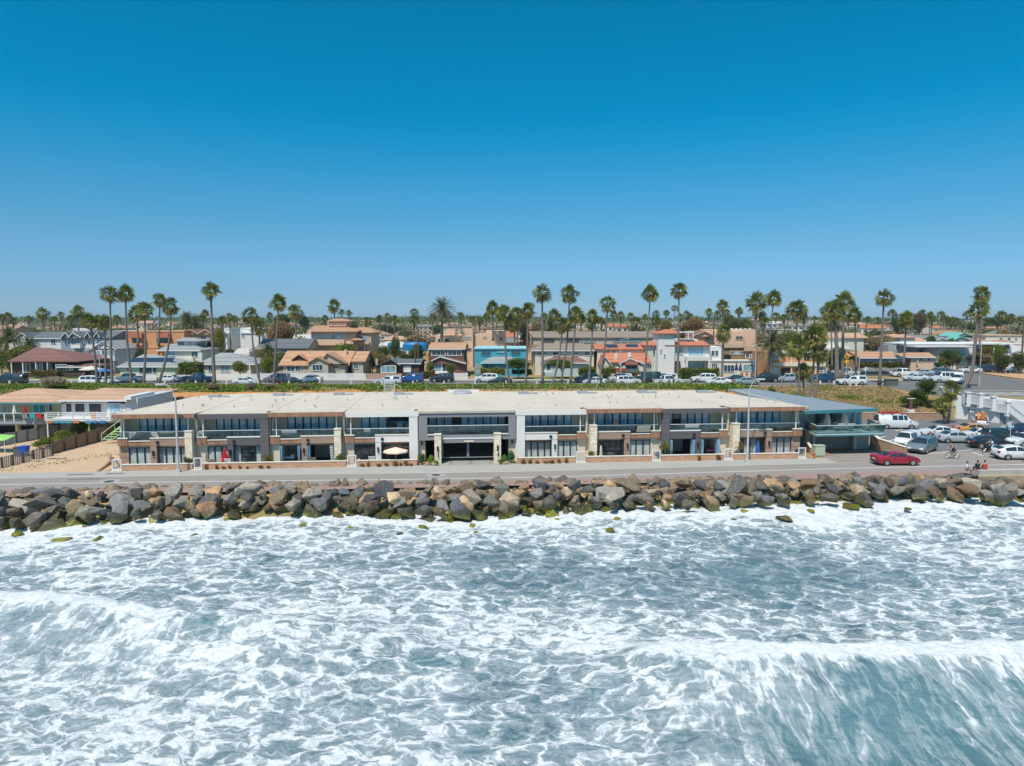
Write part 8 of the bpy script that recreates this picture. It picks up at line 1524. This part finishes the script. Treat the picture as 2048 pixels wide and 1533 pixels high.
# second line and far palms
for pts, Y, sz, txt, kd in (([(276, 690), (275, 655), (274, 628)], 170, 1.2, 'skirted fan palm behind the orange apartment block', 'fan'), ([(318, 690), (319, 640), (320, 602)], 172, 1.15, 'tall fan palm rising behind the orange apartment block', 'fan'), ([(86, 690), (85.5, 650), (85, 627)], 200, 1.1, 'lone tall palm above the white gabled house', 'fan'), ([(158, 680), (157, 650), (156, 625)], 200, 1.15, 'palm above the blue-grey townhouse gables', 'fan'), ([(519, 690), (519, 670), (519, 655)], 175, 1.25, 'shaggy palm before the white modern house', 'fan'), ([(592, 672), (592, 650), (591, 625)], 215, 1.5, 'broad fan palm above the long slate roof', 'fan'), ([(669, 650), (669, 630), (668, 613)], 220, 1.35, 'fan palm above the peach mansion tower', 'fan'), ([(883, 690), (884, 650), (884, 618)], 178, 4.5, 'large feathery date palm above the brown shingle house', 'date'), ([(986, 680), (985.5, 640), (985, 616)], 180, 1.15, 'fan palm above the right end of the peach stucco block', 'fan'), ([(1035, 690), (1035, 655), (1034, 628)], 182, 1.2, 'fan palm behind the teal house palm pair', 'fan'), ([(1029, 700), (1029, 675), (1028, 650)], 172, 1.15, 'skirted palm left of the long brown-roofed block', 'fan'), ([(1110, 670), (1110, 650), (1110, 632)], 205, 1.2, 'small fan palm above the long brown-roofed block', 'fan'), ([(1103, 680), (1103, 668), (1102, 656)], 200, 4.3, 'dark date palm head behind the long brown roof', 'date'), ([(1445, 655), (1445, 630), (1444.5, 612)], 215, 1.2, 'slim fan palm above the peach block right of the villa', 'fan'), ([(1540, 748), (1542, 715), (1545, 684)], 144, 4.1, 'big feathery date palm before the orange apartments', 'date'), ([(60, 735), (59, 705), (58, 690)], 176, 3.2, 'dark date palm behind the brown hipped roof', 'date'), ([(5, 725), (10, 700), (18, 672)], 176, 3.6, 'date palm at the left picture edge beyond the brown roof', 'date'), ([(372, 690), (373, 660), (374, 640)], 235, 4.2, 'date palm crown left of two on the ridge behind the orange gables', 'date'), ([(392, 690), (392, 660), (391, 645)], 240, 4.0, 'date palm crown right of two on the ridge behind the orange gables', 'date'), ([(540, 752), (538, 722), (536, 700)], 156, 2.3, 'drooping pale palm between the bungalow and the craftsman house', 'date'), ([(1000, 640), (1000, 634), (1000, 626)], 300, 1.2, 'small fan palm on the skyline right of the peach stucco block', 'fan')):
    palm(pts, Y, sz, txt, .24 if kd == 'fan' else .4, kind=kd, group='palms behind the first row of houses', name='fan_palm' if kd == 'fan' else 'date_palm')
FT = MB().tube([(0, 0, 0), (.01, 0, .5), (0, 0, 1)], [.35, .26, .22], 6).obj('trunk', BARKP); COL.objects.unlink(FT)
fr2 = random.Random(21)
def farpalm(px, pyt, Y, sz, name='fan_palm'):
    X, Z = PY(px, pyt, Y); z0 = float(ground_z(X, Y)); t = thing('fan_palm', 'x', 'palm tree', (X, Y, z0), fr2.uniform(0, 6), 'distant palms of the skyline'); H = Z - z0; sz *= .95
    o = bpy.data.objects.new('trunk', FT.data); COL.objects.link(o); o.parent = t; o.scale = (1, 1, H)
    inst(FANG[fr2.randrange(4)], t, (0, 0, H), sz, 0); 
    if Y < 500: inst(SKIRT[0], t, (0, 0, H), (sz * .6, sz * .6, sz * 1.0), 0)
    lab(t, ('distant' if Y > 420 else 'small') + (' tall' if pyt < 632 else '') + ' palm on the skyline above ' + near(px), px)
for px, py, Y in ((6, 638, 330), (15, 636, 380), (58, 640, 400), (120, 633, 420), (140, 640, 300), (108, 641, 320), (150, 633, 430), (375, 637, 300), (405, 640, 260), (412, 630, 350), (460, 636, 330), (470, 640, 420), (540, 633, 360), (560, 640, 300), (684, 627, 430), (700, 629, 420), (650, 640, 330), (760, 640, 300), (775, 635, 420), (790, 641, 350), (829, 628, 300), (829, 642, 260), (864, 637, 330), (920, 634, 300), (972, 635, 350), (1050, 640, 280), (1042, 634, 350), (1160, 640, 260), (1090, 636, 300), (1192, 641, 250), (1226, 631, 270), (1242, 633, 300), (1262, 635, 320), (1272, 645, 250), (1291, 637, 500), (1314, 630, 300), (1313, 645, 230), (1332, 628, 450), (1350, 620, 520), (1362, 636, 400), (1373, 631, 330), (1379, 636, 330), (1392, 642, 420), (1419, 627, 350), (1436, 631, 330), (1450, 629, 300), (1461, 640, 280), (1475, 625, 450), (1481, 624, 460), (1512, 630, 470), (1520, 633, 500), (1552, 634, 430), (1567, 638, 420), (1578, 632, 420), (1610, 637, 300), (1607, 628, 300), (1655, 645, 260), (1697, 640, 260), (1784, 629, 350), (1820, 636, 260), (1844, 630, 380), (1862, 634, 260), (1866, 640, 240), (1882, 632, 350), (1887, 640, 380), (1895, 642, 450), (1902, 644, 450), (1935, 631, 420), (1958, 643, 500), (1970, 645, 430), (2004, 634, 280), (2023, 638, 270), (2040, 642, 300), (1912, 645, 300), (1630, 640, 480), (1735, 640, 500), (1755, 642, 480), (25, 645, 250), (195, 642, 270), (235, 640, 300), (445, 645, 230), (735, 645, 270), (945, 641, 350), (958, 643, 260), (1140, 645, 260), (1204, 645, 230), (1530, 645, 240)):
    farpalm(px + fr2.uniform(-2, 2), py - 1, Y, max(1.0, 1.15 + (Y - 230) / 420) * fr2.uniform(.85, 1.1))
# ================================================================ near and middle trees
for px, pyb, pyt, Y, wpx, col, txt, fine in (
 (40, 745, 687, 162, 62, (.13, .135, .035), 'rounded olive-green tree behind the brown hip roof', True), (1162 - 67 + 28, 755, 717, 145, 66, (.075, .115, .02), 'flat spreading tree before the cream brown-roofed house', True), (1037, 757, 716, 144, 70, (.07, .105, .018), 'flat spreading tree before the teal house', True),
 (4, 752, 700, 160, 40, (.12, .15, .04), 'leafy tree at the left picture edge beside the black van', True), (24, 748, 712, 152, 30, (.08, .12, .03), 'dark bushy tree left of the brown hipped roof', True), (480, 748, 722, 144.5, 36, (.11, .13, .03), 'small rounded tree before the cream bungalow porch', True), (535, 748, 710, 146, 34, (.13, .16, .025), 'bright green tree left of the craftsman house', True), (440, 705, 655, 178, 24, (.15, .16, .03), 'yellow-green tree left of the white modern house', True), (425, 712, 680, 170, 30, (.04, .07, .02), 'dark bush tree behind the cream bungalow', True), (562, 690, 642, 190, 74, (.19, .13, .08), 'wide rusty brown leafed tree behind the slate roof', True), (610, 660, 628, 300, 27, (.03, .055, .03), 'dark dense round tree on the skyline left of the mansion tower', True), (562, 655, 625, 320, 42, (.04, .065, .03), 'dark broad tree on the skyline above the rusty tree', True),
 (745, 740, 705, 160, 26, (.10, .15, .02), 'bright green tree right of the mansion wing', True), (765, 725, 690, 168, 34, (.08, .11, .03), 'green tree left of the blue cover', True), (790, 718, 672, 180, 30, (.07, .10, .03), 'tall thin green tree beside the blue cover', True), (772, 738, 712, 156, 30, (.14, .12, .06), 'olive brown bush tree behind the dark bungalow chimney', True), (735, 760, 745, 143.5, 16, (.12, .13, .04), 'small shrub tree at the craftsman house corner', False), (860, 745, 722, 146, 22, (.14, .14, .05), 'yellowish shrub tree left of the shingle house porch', True), (903, 750, 726, 144, 26, (.10, .12, .035), 'small tree before the shingle house windows', True), (985, 752, 738, 144.5, 30, (.13, .14, .04), 'flowering shrub before the teal house steps', True),
 (1050, 705, 640, 186, 34, (.15, .13, .05), 'tall olive-yellow tree between the peach block and the long brown roof', True), (1070, 690, 645, 195, 26, (.17, .12, .07), 'rusty tree left of the long brown roof end', True), (1385, 660, 636, 210, 64, (.20, .135, .07), 'wide rusty brown tree behind the white villa', True), (1330, 662, 640, 215, 40, (.14, .12, .04), 'olive tree behind the villa tower', True), (1455, 655, 627, 260, 26, (.09, .10, .03), 'yellow-green tree above the peach block', True), (1480, 655, 636, 240, 56, (.08, .10, .03), 'broad green tree above the peach block parapet', True), (1525, 642, 622, 330, 20, (.035, .05, .035), 'dark conical tree on the skyline left of the date palm', True),
 (1750, 705, 672, 178, 34, (.22, .17, .13), 'bare brownish tree before the hillside flats', True), (1770, 700, 668, 185, 34, (.20, .16, .12), 'bare brownish tree behind the lone tall palm', True), (1905, 732, 708, 166, 18, (.11, .09, .03), 'round brown-green tree before the white motel', True), (1878, 732, 724, 160, 22, (.05, .08, .025), 'low round bush before the motel office', True), (2005, 742, 708, 158, 36, (.06, .08, .03), 'dark shrub tree right of the motel', True), (2035, 745, 702, 157, 34, (.07, .08, .03), 'large dark shrub tree at the right picture edge', True), (1970, 705, 690, 175, 26, (.15, .12, .04), 'olive bush on the motel roofline', True), (1864, 690, 669, 200, 22, (.06, .09, .03), 'dark green tree between the motel and green gables', True), (1898, 680, 670, 205, 20, (.08, .14, .03), 'bright green tree left of the green gables', False),
 (1015, 640, 634, 300, 20, (.05, .08, .03), 'green tree low on the skyline beyond the teal house', False), (1838, 665, 622, 330, 34, (.10, .075, .05), 'tall dark brown tree on the skyline above the motel', True), (1795, 665, 632, 300, 28, (.05, .08, .04), 'dark green tree on the skyline left of the brown one', True), (1995, 655, 632, 420, 66, (.06, .10, .03), 'large green tree mass on the hill at far right', True)):
    X = PY(px, pyb, Y)[0]; z0 = float(ground_z(X, Y)); zt = PY(px, pyt, Y)[1]; zb = PY(px, pyb, Y)[1]; wd = wpx * Y / F
    flat_ = 'flat spreading' in txt
    tree(px, Y, z0, wd * 1.02, zt - z0, col, txt, trunk=(.45 if flat_ else max(.12, min(.5, (zb - z0) / max(1, zt - z0)))), fine=fine, Xw=X, group=None)
# distant trees, one by one in front, a mass behind
fr = random.Random(33)
def fartree(px, Y, w_, h_, col):
    X = PY(px, 650, Y)[0]; z0 = float(ground_z(X, Y)); t = tree(px, Y, z0 - .3, w_, h_, col, 'x', trunk=.14, Xw=X, group='trees among the far houses', seed=fr.randrange(6))
    lab(t, ('%s tree among the far houses beyond %s' % ('green' if col[1] > col[0] * 1.25 else 'olive-brown', near(px))), px)
for i in range(120):
    px = -10 + (i + fr.random()) * 2070 / 120; Y = fr.choice((212, 235, 260, 290, 330, 380, 450, 540, 640)) * fr.uniform(.94, 1.06); s_ = fr.uniform(5, 10) * (1 + (Y - 200) / 1200)
    fartree(px, Y, s_ * fr.uniform(.9, 1.5), s_ * fr.uniform(.55, .95), fr.choice(((.06, .09, .03), (.09, .13, .03), (.13, .15, .04), (.045, .07, .035), (.17, .13, .07), (.10, .11, .05))))
for i in range(64):
    px = -5 + (i + fr.random()) * 2060 / 64; Y = fr.choice((158, 163, 168, 174, 200, 206)); s_ = fr.uniform(2.6, 5.2); X = PY(px, 700, Y)[0]
    t = tree(px, Y, float(ground_z(X, Y)) - .1, s_ * fr.uniform(.9, 1.6), s_ * fr.uniform(.9, 1.5), fr.choice(((.06, .10, .02), (.10, .14, .025), (.13, .15, .04), (.045, .07, .025), (.15, .12, .06))), 'x', name='garden_tree', cat='tree', trunk=.18, Xw=X, group='trees in the gardens between the houses', fine=True); lab(t, 'leafy garden tree between the houses near ' + near(px), px)
def treemass(n_, yr, hr, sz, seed):
    rs = np.random.RandomState(seed); Y = rs.uniform(*yr, n_); X = rs.uniform(-.78, .78, n_) * Y; cl = fbm(X, Y, .02, seed, 3); k = rs.rand(n_) < np.clip((cl - .36) * 5, .05, 1); X, Y = X[k], Y[k]
    bump = np.clip((fbm(X, Y, .045, seed + 1, 3) - .3) * 2.2, 0, 1); Z = ground_z(X, Y) + rs.uniform(0, 1, len(X)) ** .6 * (hr[0] + (hr[1] - hr[0]) * bump); P = np.stack([X, Y, Z], 1); k = len(P)
    A = rs.normal(0, 1, (k, 3)); A /= np.linalg.norm(A, axis=1)[:, None]; B = np.cross(A, rs.normal(0, 1, (k, 3))); B /= np.linalg.norm(B, axis=1)[:, None]; s2 = sz * rs.uniform(.6, 1.5, (k, 1)) * (Y / yr[0])[:, None]
    V = np.stack([P + A * s2, P + B * s2 * .8, P - A * s2, P - B * s2 * .8], 1).reshape(-1, 3); o = npmesh('distant_trees', V, np.arange(4 * k).reshape(k, 4), LEAF); o.color = (.06, .095, .035, 1); tag(o, 'unbroken mass of dark trees on the rise at the horizon', 'distant trees', kind='stuff')
treemass(46000, (640, 1600), (1, 7.5), .8, 51); treemass(30000, (215, 640), (.4, 3.2), .36, 52)
# distant houses
HP = []
FW_ = mat('far house wall', (0, 0, 0), .9, .08, .5, obcol=True); FR_ = mat('far house roof', (0, 0, 0), .9, .12, .5, obcol=True)
for w_, d_, h_, rh, kd in ((12, 9, 3.4, 1.8, 'hip'), (10, 9, 5.8, 1.6, 'gable'), (14, 10, 5.4, 1.7, 'hip'), (11, 9, 6.0, .35, 'flat'), (9, 8, 3.2, 2.0, 'gablef'), (16, 9, 5.6, .35, 'flat')):
    W = MB().box(-w_ / 2, w_ / 2, 0, d_, -2, h_); o_ = .4
    if kd == 'gablef': W.prism([(-w_ / 2, h_), (w_ / 2, h_), (0, h_ + rh)], 'y', 0, d_)
    if kd == 'gable': W.prism([(0, h_), (d_, h_), (d_ / 2, h_ + rh)], 'x', -w_ / 2, w_ / 2)
    wo = W.obj('wall', FW_)
    a, b_, c_, e_ = -w_ / 2 - o_, w_ / 2 + o_, -o_, d_ + o_
    if kd == 'hip': rm = MB().add([(a, c_, h_), (b_, c_, h_), (b_, e_, h_), (a, e_, h_), (a + d_ / 2, d_ / 2, h_ + rh), (b_ - d_ / 2, d_ / 2, h_ + rh)], [(0, 1, 5, 4), (1, 2, 5), (2, 3, 4, 5), (3, 0, 4), (0, 3, 2, 1)])
    elif kd == 'gable': rm = MB().prism([(c_, h_ - .1), (d_ / 2, h_ + rh + .15), (e_, h_ - .1), (e_, h_ + .1), (d_ / 2, h_ + rh + .35), (c_, h_ + .1)], 'x', a, b_)
    elif kd == 'gablef': rm = MB().prism([(a, h_ - .1), (0, h_ + rh + .15), (b_, h_ - .1), (b_, h_ + .1), (0, h_ + rh + .35), (a, h_ + .1)], 'y', c_, e_)
    else: rm = MB().box(a, b_, c_, e_, h_, h_ + rh)
    ro = rm.obj('roof', FR_); wm = MB(); k = 3 if w_ < 12 else 4
    for fl in ([1.0] if h_ < 4 else [.9, 3.6]):
        for i in range(k): xc = -w_ / 2 + w_ * (i + .5) / k; wm.box(xc - .8, xc + .8, -.06, -.01, fl, fl + 1.3)
    wi = wm.obj('windows', G_H); HP.append((wo, ro, wi))
    for q in (wo, ro, wi): COL.objects.unlink(q)
WC = [((.66, .64, .6), 'white'), ((.6, .52, .4), 'cream'), ((.55, .38, .26), 'peach'), ((.42, .33, .24), 'tan'), ((.45, .47, .48), 'grey'), ((.62, .6, .52), 'ivory'), ((.5, .3, .2), 'terracotta')]
RCOL = [((.36, .2, .13), 'brown'), ((.2, .2, .2), 'grey'), ((.48, .3, .2), 'tan'), ((.5, .48, .45), 'pale'), ((.45, .17, .09), 'red')]
fh = random.Random(77)
for i in range(120):
    px = -5 + (i + fh.random()) * 2060 / 120; Y = fh.choice((222, 250, 235, 285, 320, 370, 430, 500, 580, 680, 800)) * fh.uniform(.95, 1.05); X = PY(px, 650, Y)[0]; z0 = float(ground_z(X, Y))
    k = fh.randrange(6); wc, rc = fh.choice(WC), fh.choice(RCOL); t = thing('house', 'x', 'house', (X, Y, z0), fh.uniform(-.35, .35), 'houses of the town beyond'); t.scale = (fh.uniform(.85, 1.25), 1, fh.uniform(.85, 1.05))
    for j, q in enumerate(HP[k]): c_ = q.copy(); COL.objects.link(c_); c_.parent = t; c_.color = (*((wc[0], rc[0], (1, 1, 1))[j]), 1)
    lab(t, 'far %s house with a %s roof beyond %s' % (wc[1], rc[1], near(px)), px)
# utility poles and wires, corner signs
def pole(px, pyb, pyt, Y, label, arm=1.2):
    X, Z = PY(px, pyb, Y); zt = PY(px, pyt, Y)[1]; z0 = float(ground_z(X, Y)); t = thing('utility_pole', label, 'utility pole', (X, Y, z0), 0, 'wooden utility poles'); H = zt - z0; m_ = mat('pole wood', (.12, .085, .065), .95); MB().tube([(0, 0, 0), (0, 0, H)], [.2, .14], 8).obj('pole', m_, t); MB().box(-arm, arm, -.08, .08, H - .9, H - .75).box(-arm * .8, arm * .8, -.08, .08, H - 1.9, H - 1.78).obj('crossarm', m_, t); return Vector((X, Y, zt))
P1 = pole(1426.5, 700, 637, 172, 'dark utility pole before the peach block right of the villa'); P2 = pole(2043, 720, 630, 168, 'utility pole at the right picture edge', 1.8); P3 = pole(1942, 670, 636, 330, 'distant utility pole above the motel'); P4 = pole(837, 742, 655, 156, 'pale pole beside the brown shingle house', .6); P5 = pole(462, 712, 645, 170, 'pole before the narrow white modern house'); P6 = pole(831, 745, 690, 148, 'short pole left of the brown shingle house', .3); P7 = pole(1568, 690, 640, 200, 'utility pole above the orange apartments'); P8 = pole(1730, 700, 640, 200, 'utility pole above the hillside flats')
def wire(a, b_, k, label):
    mb = MB()
    for dz in (0, .5, 1.4):
        pts = [a.lerp(b_, i / 8) + Vector((0, 0, -dz - 4 * k * (i / 8) * (1 - i / 8))) for i in range(9)]; mb.tube(pts, .022, 4)
    o = mb.obj('power_lines', mat('cable', (.05, .05, .05))); tag(o, label, 'power lines')
wire(P5, P4, .6, 'power lines sagging across the peach mansion'); wire(P4, P1, .8, 'power lines above the long brown-roofed block'); wire(P1, P7, .5, 'power lines above the tan townhouses'); wire(P7, P8, .5, 'power lines above the cream hillside flats'); wire(P8, P2, .7, 'power lines above the motel')
X = PY(1694, 700, 150)[0]; t = thing('road_sign', 'yellow diamond road signs stacked on one post at the corner', 'sign', (X, 150, SZ)); YS = mat('yellow sign', (.75, .38, .01), .5); Zs = PY(1694, 714, 150)[1] - SZ; MB().tube([(0, 0, 0), (0, 0, Zs + .4)], .05, 6).obj('post', M_TRIMW, t); MB().prism([(-.62, Zs), (0, Zs + .62), (.62, Zs), (0, Zs - .62)], 'y', -.08, -.05).obj('diamond_sign', YS, t); MB().box(-.42, .42, -.08, -.05, Zs - 1.35, Zs - .7).obj('plate_sign', YS, t); MB().box(-.12, .12, -.1, -.082, Zs - .35, Zs + .3).box(-.3, .3, -.1, -.082, Zs + .05, Zs + .15).obj('symbol', M_BLK, t)
X = PY(1732, 733, 141)[0]; t = thing('road_sign', 'white octagonal sign back on a thin post at the junction', 'sign', (X, 141, SZ)); MB().lathe([(.42, -.02), (.42, .02)], 8).xf(Matrix.Translation((0, 0, 2.3)) @ Matrix.Rotation(R(90), 4, 'X')).obj('sign_face', mat('sign back', (.6, .6, .6), .5), t); MB().tube([(0, .05, 0), (0, .05, 2.6)], .04, 6).obj('post', M_TRIMW, t)
for px, Y, pyt, l in ((1717, 143, 690, 'thin white lamp pole right of the yellow road signs'), (1959, 128.5, 683, 'slim lamp pole before the motel beside the bent palm'), (1241, 141.5, 680, 'slim lamp pole before the red tiled cottage'), (201, 141, 690, 'thin pale pole behind the leaning left palms'), (1510, 134, 690, 'slim pole by the black pickup')):
    X, _ = PY(px, 760, Y); zt = PY(px, pyt, Y)[1]; t = thing('lamp_pole', l, 'street lamp', (X, Y, SZ), 0, 'slim lamp poles of the upper street'); MB().tube([(0, 0, 0), (0, 0, zt - SZ)], [.1, .06], 8).obj('pole', mat('galvanised pole', (.5, .5, .5)), t); MB().tube([(0, 0, zt - SZ - .1), (.5, 0, zt - SZ + .15), (1.2, 0, zt - SZ + .2)], .04, 6).obj('arm', mat('galvanised pole', (.5, .5, .5)), t); MB().box(1.1, 1.6, -.12, .12, zt - SZ + .14, zt - SZ + .26).obj('luminaire', mat('lamp housing', (.55, .56, .55)), t)
X = PY(1781, 752, 129)[0]; o = MB().box(-1.1, 1.1, -.3, .5, 0, 1.2).box(-1.2, 1.2, -.4, .6, 1.2, 1.3).obj('utility_cabinet', mat('dark green box', (.1, .12, .1), .7)); o.location = (X, 128.6, SZ + .02); tag(o, 'dark utility cabinet at the top of the dry hillside', 'cabinet')
X = PY(563, 770, 127)[0]; t = thing('fire_hydrant', 'red hydrant on the bluff kerb before the black saloon', 'hydrant', (X, 127.2, SZ + .14)); MB().lathe([(.2, 0), (.16, .1), (.16, .7), (.2, .75), (.1, .95)], 10).obj('barrel', mat('red hydrant paint', (.5, .03, .03)), t)

# ================================================================ sea air between the camera and the far hills
hz = MB().box(-2050, 2050, -950, 4150, -9, 46).obj('haze', bpy.data.materials.new('sea air')); tag(hz, 'thin pale sea haze over the whole place', 'haze', kind='stuff')
hm = hz.data.materials[0]; hm.use_nodes = True; hn = hm.node_tree; hn.nodes.clear(); ho = hn.nodes.new('ShaderNodeOutputMaterial'); hv = hn.nodes.new('ShaderNodeVolumePrincipled')
hv.inputs['Color'].default_value = (.72, .84, .95, 1); hv.inputs['Density'].default_value = .00012; hv.inputs['Anisotropy'].default_value = .1; hn.links.new(hv.outputs[0], ho.inputs['Volume'])
finish_labels()
